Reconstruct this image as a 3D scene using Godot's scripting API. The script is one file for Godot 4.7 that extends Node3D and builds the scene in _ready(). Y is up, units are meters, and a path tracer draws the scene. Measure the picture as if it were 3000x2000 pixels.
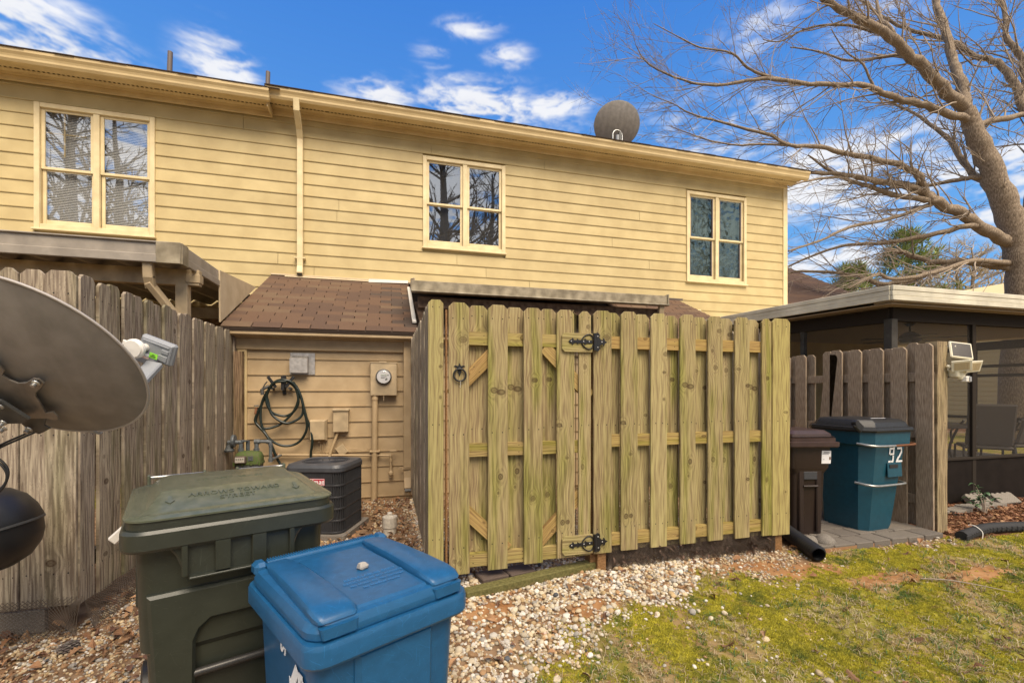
extends Node3D
# Back yard of a terraced house: units are metres, y up. The house wall runs along x, the yard lies towards +z.

const FOCAL := 1333.0   # focal length in pixels of a 3000 px wide picture
var rng := RandomNumberGenerator.new()
var M := {}
var used := {}

# ------------------------------------------------------------------ mesh builder
class MB:
	var v := PackedVector3Array()
	var n := PackedVector3Array()
	var t := PackedVector2Array()
	var c := PackedColorArray()
	var ix := PackedInt32Array()
	var col := Color(1, 1, 1)
	var xf := Transform3D()
	func vert(p: Vector3, nn: Vector3, uv := Vector2.ZERO) -> int:
		v.append(xf * p); n.append((xf.basis * nn).normalized()); t.append(uv); c.append(col)
		return v.size() - 1
	func tri(a: Vector3, b: Vector3, d: Vector3, ua := Vector2.ZERO, ub := Vector2.ZERO, ud := Vector2.ZERO) -> void:
		var nn := (b - a).cross(d - a)
		if nn.length_squared() < 1e-18: return
		nn = nn.normalized()
		var i := vert(a, nn, ua); vert(b, nn, ub); vert(d, nn, ud)
		ix.append_array([i, i + 2, i + 1])
	func quad(a: Vector3, b: Vector3, d: Vector3, e: Vector3, ua := Vector2.ZERO, ub := Vector2(1, 0), ud := Vector2(1, 1), ue := Vector2(0, 1)) -> void:
		var nn := (b - a).cross(e - a)
		if nn.length_squared() < 1e-18: nn = (d - b).cross(e - b)
		if nn.length_squared() < 1e-18: return
		nn = nn.normalized()
		var i := vert(a, nn, ua); vert(b, nn, ub); vert(d, nn, ud); vert(e, nn, ue)
		ix.append_array([i, i + 2, i + 1, i, i + 3, i + 2])
	func box(ce: Vector3, s: Vector3, bv := 0.0, bas := Basis()) -> void:
		var h := s * 0.5
		bv = minf(bv, minf(h.x, minf(h.y, h.z)) * 0.9)
		var old := xf
		xf = xf * Transform3D(bas, ce)
		var g := h - Vector3(bv, bv, bv)
		for ax in 3:
			for sg in [-1.0, 1.0]:
				var a := Vector3.ZERO; a[ax] = sg * h[ax]
				var u := Vector3.ZERO; u[(ax + 1) % 3] = g[(ax + 1) % 3]
				var w := Vector3.ZERO; w[(ax + 2) % 3] = g[(ax + 2) % 3] * sg
				var su: float = u.length() * 2; var sw: float = w.length() * 2
				quad(a - u - w, a + u - w, a + u + w, a - u + w, Vector2.ZERO, Vector2(su, 0), Vector2(su, sw), Vector2(0, sw))
		if bv > 0.0:
			for ax in 3:
				var b1 := (ax + 1) % 3; var b2 := (ax + 2) % 3
				for s1 in [-1.0, 1.0]:
					for s2 in [-1.0, 1.0]:
						var p := Vector3.ZERO; p[b1] = s1 * h[b1]; p[b2] = s2 * g[b2]
						var q := Vector3.ZERO; q[b1] = s1 * g[b1]; q[b2] = s2 * h[b2]
						var l := Vector3.ZERO; l[ax] = g[ax]
						if (q - p).cross(l).dot(p + q) > 0: quad(p - l, q - l, q + l, p + l)
						else: quad(p + l, q + l, q - l, p - l)
			for sx in [-1.0, 1.0]:
				for sy in [-1.0, 1.0]:
					for sz in [-1.0, 1.0]:
						var a := Vector3(sx * h.x, sy * g.y, sz * g.z); var b := Vector3(sx * g.x, sy * h.y, sz * g.z); var d := Vector3(sx * g.x, sy * g.y, sz * h.z)
						if _out(a, b, d, a): tri(a, b, d)
						else: tri(a, d, b)
		xf = old
	func _out(a: Vector3, b: Vector3, d: Vector3, o: Vector3) -> bool:
		return (b - a).cross(d - a).dot(o) > 0
	# polygon (counter-clockwise in its x-y plane) pushed from z0 to z1, front at z1
	func prism(poly: PackedVector2Array, z0: float, z1: float, bv := 0.0, uvr := Rect2(0, 0, 1, 1)) -> void:
		if Geometry2D.is_polygon_clockwise(poly): poly.reverse()
		var ids := Geometry2D.triangulate_polygon(poly)
		var inner := poly
		if bv > 0.0:
			inner = PackedVector2Array()
			var m := poly.size()
			for i in m:
				var e1 := (poly[i] - poly[(i + m - 1) % m]).normalized(); var e2 := (poly[(i + 1) % m] - poly[i]).normalized()
				var nn := Vector2(-e1.y - e2.y, e1.x + e2.x)
				nn = nn.normalized() * bv / maxf(0.4, nn.normalized().dot(Vector2(-e2.y, e2.x)))
				inner.append(poly[i] + nn)
		var uvf := func(p: Vector2) -> Vector2: return uvr.position + p * uvr.size
		for k in range(0, ids.size(), 3):
			var a := inner[ids[k]]; var b := inner[ids[k + 1]]; var d := inner[ids[k + 2]]
			if (b - a).cross(d - a) < 0: var q := b; b = d; d = q
			tri(Vector3(a.x, a.y, z1), Vector3(b.x, b.y, z1), Vector3(d.x, d.y, z1), uvf.call(a), uvf.call(b), uvf.call(d))
			a = poly[ids[k]]; b = poly[ids[k + 1]]; d = poly[ids[k + 2]]
			if (b - a).cross(d - a) < 0: var q2 := b; b = d; d = q2
			tri(Vector3(a.x, a.y, z0), Vector3(d.x, d.y, z0), Vector3(b.x, b.y, z0), uvf.call(a), uvf.call(d), uvf.call(b))
		var m2 := poly.size()
		for i in m2:
			var a := poly[i]; var b := poly[(i + 1) % m2]
			quad(Vector3(a.x, a.y, z0), Vector3(b.x, b.y, z0), Vector3(b.x, b.y, z1 - bv), Vector3(a.x, a.y, z1 - bv), uvf.call(a), uvf.call(b), uvf.call(b), uvf.call(a))
			if bv > 0.0:
				var a2 := inner[i]; var b2 := inner[(i + 1) % m2]
				quad(Vector3(a.x, a.y, z1 - bv), Vector3(b.x, b.y, z1 - bv), Vector3(b2.x, b2.y, z1), Vector3(a2.x, a2.y, z1), uvf.call(a), uvf.call(b), uvf.call(b2), uvf.call(a2))
	func tube(pts: Array, r, sides := 8, caps := true, vs := 1.0) -> void:
		var m := pts.size()
		var tang := []
		for i in m:
			var d: Vector3 = pts[mini(i + 1, m - 1)] - pts[maxi(i - 1, 0)]
			tang.append(d.normalized() if d.length() > 1e-9 else Vector3.UP)
		var up: Vector3 = Vector3.UP if absf(tang[0].y) < 0.9 else Vector3.RIGHT
		var u: Vector3 = up.cross(tang[0]).normalized()
		var base := v.size()
		var run := 0.0
		for i in m:
			u = (u - tang[i] * u.dot(tang[i])).normalized()
			var w: Vector3 = tang[i].cross(u)
			var rr: float = r[i] if r is Array or r is PackedFloat32Array else r
			if i > 0: run += pts[i].distance_to(pts[i - 1])
			for k in sides + 1:
				var a := TAU * k / sides
				var o: Vector3 = u * cos(a) + w * sin(a)
				vert(pts[i] + o * rr, o, Vector2(float(k) / sides, run * vs))
		for i in m - 1:
			for k in sides:
				var a := base + i * (sides + 1) + k
				var b := a + sides + 1
				ix.append_array([a, b, b + 1, a, b + 1, a + 1])
		if caps:
			for e in [0, m - 1]:
				var nn: Vector3 = -tang[e] if e == 0 else tang[e]
				var ci := vert(pts[e], nn)
				var f := v.size()
				for k in sides: 
					v.append(v[base + e * (sides + 1) + k]); n.append((xf.basis * nn).normalized()); t.append(Vector2.ZERO); c.append(col)
				for k in sides:
					if e == 0: ix.append_array([ci, f + k, f + (k + 1) % sides])
					else: ix.append_array([ci, f + (k + 1) % sides, f + k])
	# rings: Array of PackedVector3Array of equal size, counter-clockwise seen from the end they grow to
	func loft(rings: Array, closed := true, cap0 := true, cap1 := true) -> void:
		var m: int = rings[0].size()
		for i in rings.size() - 1:
			for k in (m if closed else m - 1):
				var a: Vector3 = rings[i][k]; var b: Vector3 = rings[i][(k + 1) % m]; var d: Vector3 = rings[i + 1][(k + 1) % m]; var e: Vector3 = rings[i + 1][k]
				quad(a, b, d, e)
		for e in [0, 1]:
			if (cap0 if e == 0 else cap1):
				var r: PackedVector3Array = rings[0] if e == 0 else rings[rings.size() - 1]
				var ce := Vector3.ZERO
				for p in r: ce += p / m
				for k in m:
					if e == 0: tri(ce, r[(k + 1) % m], r[k])
					else: tri(ce, r[k], r[(k + 1) % m])
	func lathe(prof: Array, sides := 24) -> void:
		# prof: [[r, y], ...] from bottom to top (outside); smooth round, flat along the profile unless soft
		for i in prof.size() - 1:
			var r0: float = prof[i][0]; var y0: float = prof[i][1]; var r1: float = prof[i + 1][0]; var y1: float = prof[i + 1][1]
			var sl := Vector2(y1 - y0, -(r1 - r0)).normalized()
			var base := v.size()
			for k in sides + 1:
				var a := TAU * k / sides
				var o := Vector3(cos(a), 0, -sin(a))
				var nn := Vector3(o.x * sl.x, sl.y, o.z * sl.x)
				vert(Vector3(o.x * r0, y0, o.z * r0), nn, Vector2(float(k) / sides, y0)); vert(Vector3(o.x * r1, y1, o.z * r1), nn, Vector2(float(k) / sides, y1))
			for k in sides:
				var a := base + k * 2
				ix.append_array([a, a + 1, a + 3, a, a + 3, a + 2])
	func soften(deg := 40.0) -> void:
		# weld normals of coincident points whose faces meet at less than deg
		var at := {}
		for i in v.size():
			var key := Vector3i((v[i] * 4000.0).round())
			if not at.has(key): at[key] = []
			at[key].append(i)
		var lim := cos(deg_to_rad(deg))
		var out := n.duplicate()
		for key in at:
			var l: Array = at[key]
			for i in l:
				var s := Vector3.ZERO
				for j in l:
					if n[i].dot(n[j]) > lim: s += n[j]
				out[i] = s.normalized()
		n = out
	func mesh() -> ArrayMesh:
		var a := []
		a.resize(Mesh.ARRAY_MAX)
		a[Mesh.ARRAY_VERTEX] = v; a[Mesh.ARRAY_NORMAL] = n; a[Mesh.ARRAY_TEX_UV] = t; a[Mesh.ARRAY_COLOR] = c; a[Mesh.ARRAY_INDEX] = ix
		var am := ArrayMesh.new()
		am.add_surface_from_arrays(Mesh.PRIMITIVE_TRIANGLES, a)
		return am

func rr(w: float, d: float, r: float, y: float, k := 4, off := Vector2.ZERO) -> PackedVector3Array:
	# rounded rectangle in the x-z plane, counter-clockwise seen from above
	var out := PackedVector3Array()
	for q in 4:
		var cx := (w / 2 - r) * (1 if q in [0, 3] else -1); var cz := (d / 2 - r) * (-1 if q in [0, 1] else 1)
		for i in k + 1:
			var a := PI / 2 * (q + float(i) / k)
			out.append(Vector3(cx + r * cos(a) + off.x, y, cz - r * sin(a) + off.y))
	return out

func numbered(called: String) -> String:
	used[called] = used.get(called, -1) + 1
	return called if used[called] == 0 else "%s_%03d" % [called, used[called]]
func thing(called: String, label: String, category: String, at := Vector3.ZERO, turn := 0.0, group := "") -> Node3D:
	var o := Node3D.new()
	o.name = numbered(called); add_child(o)
	o.position = at; o.rotation.y = turn
	o.set_meta("label", label); o.set_meta("category", category)
	if group: o.set_meta("group", group)
	return o
func part(called: String, mesh: Mesh, m: Material, parent: Node, at := Transform3D(), label := "") -> MeshInstance3D:
	var o := MeshInstance3D.new()
	o.name = called; o.mesh = mesh; o.material_override = m; o.transform = at
	parent.add_child(o, true)
	if label: o.set_meta("label", label)
	return o
func put(called: String, b: MB, m: Material, parent: Node, label := "") -> MeshInstance3D:
	return part(called, b.mesh(), m, parent, Transform3D(), label)
func single(called: String, b: MB, m: Material, label: String, category: String, at := Vector3.ZERO, turn := 0.0, group := "") -> MeshInstance3D:
	var o := part(numbered(called), b.mesh(), m, self)
	o.position = at; o.rotation.y = turn
	o.set_meta("label", label); o.set_meta("category", category)
	if group: o.set_meta("group", group)
	return o
func struct(called: String, b: MB, m: Material) -> MeshInstance3D:
	var o := part(numbered(called), b.mesh(), m, self)
	o.set_meta("kind", "structure")
	return o
func boxm(ce: Vector3, s: Vector3, bv := 0.0, bas := Basis()) -> MB:
	var b := MB.new(); b.box(ce, s, bv, bas); return b
func tubem(pts: Array, r, sides := 8, caps := true) -> MB:
	var b := MB.new(); b.tube(pts, r, sides, caps); return b
func lathem(prof: Array, sides := 24, xf := Transform3D()) -> MB:
	var b := MB.new(); b.xf = xf; b.lathe(prof, sides); return b
func along(a: Vector3, b: Vector3) -> Transform3D:
	# local y from a towards b
	var y := (b - a).normalized()
	var x := (Vector3.RIGHT if absf(y.x) < 0.9 else Vector3.FORWARD)
	var z := x.cross(y).normalized(); x = y.cross(z)
	return Transform3D(Basis(x, y, z), a)
func smooth_path(pts: Array, k := 6) -> Array:
	var out := []
	for i in pts.size() - 1:
		var p0: Vector3 = pts[maxi(i - 1, 0)]; var p1: Vector3 = pts[i]; var p2: Vector3 = pts[i + 1]; var p3: Vector3 = pts[mini(i + 2, pts.size() - 1)]
		for j in k: out.append(p1.cubic_interpolate(p2, p0, p3, float(j) / k))
	out.append(pts[pts.size() - 1])
	return out
func textm(s: String, size: float, depth := 0.002, font := "Droid Sans", bold := false) -> TextMesh:
	var tm := TextMesh.new()
	var fo := SystemFont.new(); fo.font_names = PackedStringArray([font])
	if bold: fo.font_weight = 700
	tm.font = fo; tm.text = s; tm.font_size = 48; tm.pixel_size = size / 48.0; tm.depth = depth
	return tm

# ------------------------------------------------------------------ materials
func lin(r: float, g: float, b: float) -> Color: return Color(r, g, b).linear_to_srgb()
func noise_tex(seed_: int, freq: float, lo: Color, hi: Color, size := 256, oct := 4, type := FastNoiseLite.TYPE_SIMPLEX_SMOOTH) -> NoiseTexture2D:
	var nz := FastNoiseLite.new(); nz.seed = seed_; nz.frequency = freq; nz.fractal_octaves = oct; nz.noise_type = type
	var tx := NoiseTexture2D.new(); tx.width = size; tx.height = size; tx.seamless = true; tx.noise = nz
	var g := Gradient.new(); g.set_color(0, lo); g.set_color(1, hi); tx.color_ramp = g
	return tx
func mat(called: String, col: Color, rough := 0.7, metal := 0.0, tex: Texture2D = null, scale := 1.0) -> StandardMaterial3D:
	var m := StandardMaterial3D.new()
	m.resource_name = called; m.albedo_color = col; m.roughness = rough; m.metallic = metal
	m.vertex_color_use_as_albedo = true
	if tex:
		m.albedo_texture = tex; m.uv1_triplanar = true; m.uv1_world_triplanar = true; m.uv1_scale = Vector3(scale, scale, scale)
	M[called] = m
	return m
func ground_y(z: float) -> float:
	return -0.40 * smoothstep(-2.95, -0.9, z)

# ------------------------------------------------------------------ start
func _ready() -> void:
	rng.seed = 4242
	var cam := Camera3D.new()
	cam.name = "camera"; add_child(cam)
	cam.position = Vector3(0, 1.34, 0); cam.rotation.y = deg_to_rad(-15.2)
	cam.projection = Camera3D.PROJECTION_FRUSTUM
	cam.near = 0.05; cam.far = 400.0
	cam.size = 2.0 * 0.05 * 1000.0 / FOCAL
	cam.frustum_offset = Vector2(0, 0.05 * 142.0 / FOCAL)   # rising front: the verticals stay parallel
	cam.current = true
	var we := WorldEnvironment.new(); we.name = "world"
	var env := Environment.new()
	env.background_mode = Environment.BG_SKY
	var sky := Sky.new(); sky.sky_material = make_sky(); env.sky = sky
	env.background_energy_multiplier = 0.27
	env.tonemap_mode = Environment.TONE_MAPPER_LINEAR
	env.tonemap_exposure = 4.0
	env.sdfgi_enabled = true; env.ssao_enabled = true; env.ssil_enabled = true
	we.environment = env; add_child(we)
	var sun := DirectionalLight3D.new(); sun.name = "sun"; add_child(sun)
	sun.light_energy = 0.5; sun.light_color = Color(1.0, 0.93, 0.83); sun.light_angular_distance = 42.0; sun.shadow_enabled = true
	sun.look_at_from_position(Vector3(1.0, 6.7, 5.2), Vector3.ZERO)
	make_materials()
	make_ground()
	make_house()
	make_fences()
	make_covers()
	make_utilities()
	make_dishes()
	make_bins()
	make_right_side()
	make_trees()
	make_stuff()

# ------------------------------------------------------------------ wood
# One atlas of eight boards side by side: u across the board, v along it. kind 0: young treated pine with a green cast; 1: old grey-brown boards.
func wood_atlas(kind: int, seed_: int) -> ImageTexture:
	var W := 512; var H := 1024; var bw := 64
	var r := RandomNumberGenerator.new(); r.seed = seed_
	var fine := FastNoiseLite.new(); fine.seed = seed_; fine.frequency = 0.11; fine.fractal_octaves = 3
	var wide := FastNoiseLite.new(); wide.seed = seed_ + 7; wide.frequency = 0.02; wide.fractal_octaves = 2
	var data := PackedByteArray(); data.resize(W * H * 3)
	var pal: Array = [[Color(0.45, 0.375, 0.20), Color(0.23, 0.165, 0.10), Color(0.27, 0.255, 0.07)], [Color(0.42, 0.355, 0.265), Color(0.165, 0.125, 0.095), Color(0.21, 0.21, 0.09)]][kind]
	for bd in 8:
		var knots := []
		var nk := r.randi_range(2, 4) if kind == 0 else r.randi_range(1, 3)
		for k in nk: knots.append([r.randf_range(8, 56), r.randf_range(30, 990), r.randf_range(3.0, 8.0), r.randf_range(0.55, 1.25), r.randf_range(0.55, 1.0)])
		var pith := r.randf_range(-30, 94); var rings := r.randf_range(0.10, 0.26); var green := r.randf_range(0.05, 0.55) if kind == 0 else r.randf_range(0.0, 0.35)
		var tone := r.randf_range(-0.16, 0.22); var nails := [r.randf_range(14, 20), r.randf_range(44, 52)]
		for y in H:
			var bend: float = wide.get_noise_2d(bd * 50.0, y * 0.22) * 9.0
			var green_y: float = wide.get_noise_2d(500 + bd * 40.0, y * 0.35)
			for x in bw:
				var gx := x + bend
				var dark := 0.0
				for k in knots:
					var dy: float = (y - k[1]) * 0.72
					if dy > -46.0 and dy < 46.0:
						var dx: float = (x - k[0]) * k[3]
						var q: float = dx * dx + dy * dy
						var kr: float = k[2]
						gx += (1.0 if dx > 0 else -1.0) * kr * 1.5 * exp(-q / (kr * kr * 7.0)) * (1.0 - exp(-absf(dx) / 4.0)) * -3.0
						if q < kr * kr * 1.6:
							var e := sqrt(q) / kr
							dark = maxf(dark, k[4] * (0.80 + 0.2 * sin(e * 8.0 + k[0]) if e < 0.8 else 1.25 * (1.0 - smoothstep(0.85, 1.26, e))))
				var d := absf(gx - pith)
				var ring := 0.5 + 0.5 * sin(d * rings * (1.0 + 9.0 / (d + 12.0)) * 2.6 + wide.get_noise_2d(gx * 1.6, y * 0.04 + bd * 90) * 4.5)
				var f: float = fine.get_noise_2d(gx * 5.0, y * 0.10 + bd * 300) * 0.5
				var f2: float = fine.get_noise_2d(x * 1.1 + bd * 80, y * 0.055)
				var m := clampf(0.27 + tone + 0.42 * ring * ring + f * (0.42 if kind == 0 else 0.62) + f2 * (0.62 if kind == 0 else 0.9), 0.0, 1.0)
				var cc: Color = pal[0].lerp(pal[1], m)
				cc = cc.lerp(pal[2] * (1.25 - m * 0.7), clampf(green * (0.50 + green_y * 0.3 + wide.get_noise_2d(700 + bd * 64 + x * 0.7, y * 0.07) * 2.2 + f2 * 0.6), 0.0, 0.85))
				cc = cc.lerp(Color(0.07, 0.042, 0.024), dark * 0.78)
				var yy := y % 1024
				for nx in nails:
					for ny in [96, 508, 930]:
						if (x - nx) * (x - nx) * 1.0 + (yy - ny) * (yy - ny) * 0.35 < 2.2: cc = Color(0.035, 0.03, 0.028)
				if kind == 1 and f < -0.23: cc = cc * 0.62
				var o := (y * W + bd * bw + x) * 3
				cc = cc.linear_to_srgb()
				data[o] = int(clampf(cc.r, 0, 1) * 255); data[o + 1] = int(clampf(cc.g, 0, 1) * 255); data[o + 2] = int(clampf(cc.b, 0, 1) * 255)
	return ImageTexture.create_from_image(Image.create_from_data(W, H, false, Image.FORMAT_RGB8, data))

# worn plastic: blotches of dirt and thin pale scratches
func scuff_tex() -> ImageTexture:
	var r := RandomNumberGenerator.new(); r.seed = 31
	var nz := FastNoiseLite.new(); nz.seed = 8; nz.frequency = 0.012; nz.fractal_octaves = 5
	var base := nz.get_seamless_image(768, 768)
	var im := Image.create(768, 768, false, Image.FORMAT_RGB8)
	var src := base.get_data(); var st := src.size() / (768 * 768)
	var d := PackedByteArray(); d.resize(768 * 768 * 3)
	for i in 768 * 768:
		var v := 168 + int((src[i * st] - 128) * 0.10)
		d[i * 3] = v; d[i * 3 + 1] = v; d[i * 3 + 2] = v - 3
	im = Image.create_from_data(768, 768, false, Image.FORMAT_RGB8, d)
	for k in 520:
		var x := r.randf() * 768; var y := r.randf() * 768; var a := r.randf_range(-0.7, 0.7) + (PI / 2 if r.randf() < 0.5 else 0.0); var l := r.randi_range(4, 60) if r.randf() < 0.5 else r.randi_range(2, 8)
		var c := r.randf_range(0.74, 1.0)
		for j in l:
			x += cos(a); y += sin(a); a += r.randf_range(-0.03, 0.03)
			im.set_pixel(posmod(int(x), 768), posmod(int(y), 768), Color(c, c, c * 0.98))
	for k in 900:
		var x := r.randi() % 768; var y := r.randi() % 768; var c := 0.50 if r.randf() < 0.6 else 0.95
		im.fill_rect(Rect2i(x, y, r.randi_range(1, 2), r.randi_range(1, 3)), Color(c, c * 0.97, c * 0.92))
	return ImageTexture.create_from_image(im)

func make_materials() -> void:
	var mott := noise_tex(3, 0.012, Color(0.80, 0.80, 0.80), Color(1, 1, 1), 256, 5)
	var grime := noise_tex(11, 0.02, Color(0.62, 0.60, 0.56), Color(1, 1, 1), 256, 5)
	var speck := noise_tex(21, 0.09, Color(0.55, 0.53, 0.50), Color(1, 1, 1), 256, 3)
	var paint := noise_tex(31, 0.01, Color(0.90, 0.885, 0.86), Color(1, 1, 1), 512, 6)
	var scuffs := scuff_tex()
	for k in [["wood_new", 0, 77], ["wood_old", 1, 123]]:
		var m := StandardMaterial3D.new(); m.resource_name = k[0]; m.vertex_color_use_as_albedo = true
		m.albedo_texture = wood_atlas(k[1], k[2]); m.roughness = 0.85; m.metallic_specular = 0.3
		m.heightmap_enabled = true; m.heightmap_texture = m.albedo_texture; m.heightmap_scale = 0.12
		M[k[0]] = m
	mat("siding", lin(0.56, 0.45, 0.222), 0.62, 0, paint, 0.35)
	mat("trim", lin(0.66, 0.515, 0.275), 0.55, 0, paint, 0.5)
	mat("casing", lin(0.74, 0.62, 0.37), 0.5, 0, paint, 0.7)
	mat("util_paint", lin(0.465, 0.345, 0.20), 0.6, 0, paint, 0.8)
	mat("beige_metal", lin(0.50, 0.385, 0.235), 0.45, 0, mott, 1.5)
	mat("dark_inside", lin(0.10, 0.085, 0.07), 0.9)
	mat("room", lin(0.16, 0.15, 0.14), 0.9)
	mat("blind_white", lin(0.66, 0.66, 0.63), 0.6)
	mat("blind_grey", lin(0.05, 0.05, 0.05), 0.6)
	mat("blind_green", lin(0.022, 0.045, 0.034), 0.6)
	# half-mirrored panes: the sky and the trees across the yard show in them
	var wh := Image.create(4, 4, false, Image.FORMAT_RGB8); wh.fill(Color.WHITE)
	var wt := ImageTexture.create_from_image(wh)
	for q in [["glass", 0.92, 0.94, 0.96, 0.44], ["glass_dim", 0.90, 0.93, 0.96, 0.44], ["glass_wavy", 0.66, 0.84, 0.79, 0.20]]:
		var g := mat(q[0], lin(q[1], q[2], q[3]), 0.015, 1.0); g.albedo_texture = wt; g.albedo_color.a = q[4]; g.transparency = BaseMaterial3D.TRANSPARENCY_ALPHA; g.vertex_color_use_as_albedo = false
	var g2: StandardMaterial3D = M.glass_wavy
	var nz := FastNoiseLite.new(); nz.seed = 5; nz.frequency = 0.012; nz.fractal_octaves = 2
	var nt := NoiseTexture2D.new(); nt.width = 256; nt.height = 256; nt.seamless = true; nt.noise = nz; nt.as_normal_map = true; nt.bump_strength = 6.0
	g2.normal_enabled = true; g2.normal_texture = nt; g2.normal_scale = 0.2; g2.uv1_triplanar = true; g2.uv1_world_triplanar = true; g2.uv1_scale = Vector3(1.1, 1.1, 1.1)
	mat("shingle_a", lin(0.195, 0.115, 0.070), 0.95, 0, speck, 9.0)
	mat("shingle_b", lin(0.155, 0.093, 0.061), 0.95, 0, speck, 9.0)
	mat("shingle_c", lin(0.22, 0.143, 0.086), 0.95, 0, speck, 9.0)
	mat("shingle_d", lin(0.115, 0.080, 0.060), 0.95, 0, speck, 9.0)
	mat("bronze_metal", lin(0.36, 0.315, 0.26), 0.45, 0.0, mott, 1.2)
	mat("cover_under", lin(0.36, 0.315, 0.26), 0.6, 0, mott, 1.2)
	mat("gutter_tan", lin(0.40, 0.345, 0.245), 0.55, 0.0, grime, 1.0)
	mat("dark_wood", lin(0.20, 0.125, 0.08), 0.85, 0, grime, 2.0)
	mat("flash_tan", lin(0.60, 0.49, 0.33), 0.6, 0, paint, 0.8)
	mat("pipe_brown", lin(0.12, 0.095, 0.085), 0.6)
	mat("black_iron", lin(0.012, 0.012, 0.013), 0.42)
	mat("zinc", lin(0.60, 0.60, 0.58), 0.38, 0.85, mott, 4.0)
	mat("dish_grey", lin(0.285, 0.265, 0.245), 0.42, 0.0, mott, 3.0)
	mat("dish_edge", lin(0.42, 0.39, 0.36), 0.4)
	mat("bracket", lin(0.30, 0.27, 0.235), 0.38, 0.55, mott, 5.0)
	mat("bracket_dark", lin(0.11, 0.11, 0.105), 0.5, 0.3, mott, 5.0)
	mat("lnb_grey", lin(0.27, 0.285, 0.305), 0.45)
	mat("white_plastic", lin(0.80, 0.77, 0.70), 0.42)
	mat("lime_label", lin(0.30, 0.80, 0.06), 0.6)
	mat("print_dark", lin(0.03, 0.04, 0.02), 0.8)
	mat("pale_label", lin(0.62, 0.48, 0.43), 0.6)
	mat("black_rubber", lin(0.016, 0.016, 0.017), 0.42)
	mat("hose_green", lin(0.012, 0.02, 0.017), 0.3)
	mat("grill_black", lin(0.022, 0.022, 0.024), 0.42, 0, speck, 30.0)
	mat("gas_grey", lin(0.115, 0.13, 0.14), 0.6, 0, grime, 6.0)
	mat("gas_pipe", lin(0.15, 0.175, 0.20), 0.5, 0, grime, 6.0)
	mat("gas_moss", lin(0.115, 0.125, 0.065), 0.8, 0, noise_tex(41, 0.03, Color(0.7, 1.0, 0.35), Color(0.95, 0.8, 0.95), 256, 4), 5.0)
	mat("ac_grey", lin(0.042, 0.043, 0.048), 0.5, 0, mott, 3.0)
	mat("ac_top", lin(0.072, 0.077, 0.088), 0.45, 0, mott, 3.0)
	mat("ac_dark", lin(0.040, 0.041, 0.045), 0.7)
	mat("red_label", lin(0.42, 0.022, 0.045), 0.4)
	mat("white_print", lin(0.80, 0.80, 0.80), 0.6)
	mat("steel", lin(0.52, 0.49, 0.46), 0.4, 0.45, mott, 5.0)
	var gc := mat("glass_clear", lin(1, 1, 1), 0.03); gc.albedo_color.a = 0.05; gc.transparency = BaseMaterial3D.TRANSPARENCY_ALPHA; gc.vertex_color_use_as_albedo = false
	mat("zinc_dark", lin(0.10, 0.10, 0.10), 0.35, 0.5, speck, 12.0)
	mat("metal_blue", lin(0.10, 0.28, 0.42), 0.5)
	mat("lcd", lin(0.30, 0.32, 0.27), 0.3)
	mat("meter_face", lin(0.50, 0.50, 0.51), 0.4)
	mat("pvc_white", lin(0.74, 0.68, 0.57), 0.4, 0, mott, 9.0)
	mat("concrete", lin(0.33, 0.30, 0.265), 0.9, 0, speck, 5.0)
	mat("paver_a", lin(0.27, 0.24, 0.205), 0.92, 0, speck, 6.0)
	mat("paver_b", lin(0.22, 0.195, 0.17), 0.92, 0, speck, 6.0)
	mat("paver_red", lin(0.20, 0.145, 0.118), 0.95, 0, noise_tex(51, 0.2, Color(0.5, 0.5, 0.5), Color(1, 1, 1), 256, 2), 5.0)
	mat("timber_green", lin(0.21, 0.185, 0.065), 0.85, 0, noise_tex(61, 0.05, Color(0.6, 0.62, 0.5), Color(1, 1, 1), 256, 4), 3.0)
	mat("post_orange", lin(0.36, 0.20, 0.085), 0.8, 0, noise_tex(62, 0.05, Color(0.65, 0.6, 0.5), Color(1, 1, 1), 256, 4), 4.0)
	mat("fence_taupe", lin(0.50, 0.40, 0.29), 0.85, 0, noise_tex(63, 0.03, Color(0.62, 0.58, 0.54), Color(1, 1, 1), 512, 6), 1.0)
	M.fence_taupe.uv1_scale = Vector3(7.0, 0.55, 7.0)
	mat("wire", lin(0.13, 0.10, 0.075), 0.7, 0.2)
	mat("bin_green", lin(0.075, 0.086, 0.068), 0.34, 0, scuffs, 1.3)
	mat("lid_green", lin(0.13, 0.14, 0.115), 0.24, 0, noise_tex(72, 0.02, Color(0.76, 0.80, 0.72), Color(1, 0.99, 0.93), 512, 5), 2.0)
	mat("bin_blue", lin(0.036, 0.25, 0.60), 0.32, 0, scuffs, 1.9)
	mat("lid_blue", lin(0.036, 0.25, 0.60), 0.34, 0, scuffs, 2.3)
	mat("emboss_blue", lin(0.045, 0.20, 0.44), 0.42)
	mat("stain_tan", lin(0.36, 0.29, 0.22), 0.9)
	mat("bin_teal", lin(0.022, 0.17, 0.27), 0.42, 0, scuffs, 1.7)
	mat("lid_black", lin(0.026, 0.027, 0.030), 0.42, 0, noise_tex(74, 0.05, Color(0.6, 0.6, 0.55), Color(1, 1, 1), 256, 4), 3.0)
	mat("bin_brown", lin(0.066, 0.039, 0.030), 0.42, 0, scuffs, 1.7)
	mat("lid_brown", lin(0.060, 0.034, 0.028), 0.4, 0, mott, 3.0)
	mat("rust", lin(0.28, 0.115, 0.05), 0.8, 0.2, speck, 12.0)
	mat("rock_white", lin(0.70, 0.66, 0.60), 0.85, 0, speck, 14.0)
	mat("porch_frame", lin(0.032, 0.026, 0.021), 0.75).metallic_specular = 0.2
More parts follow.
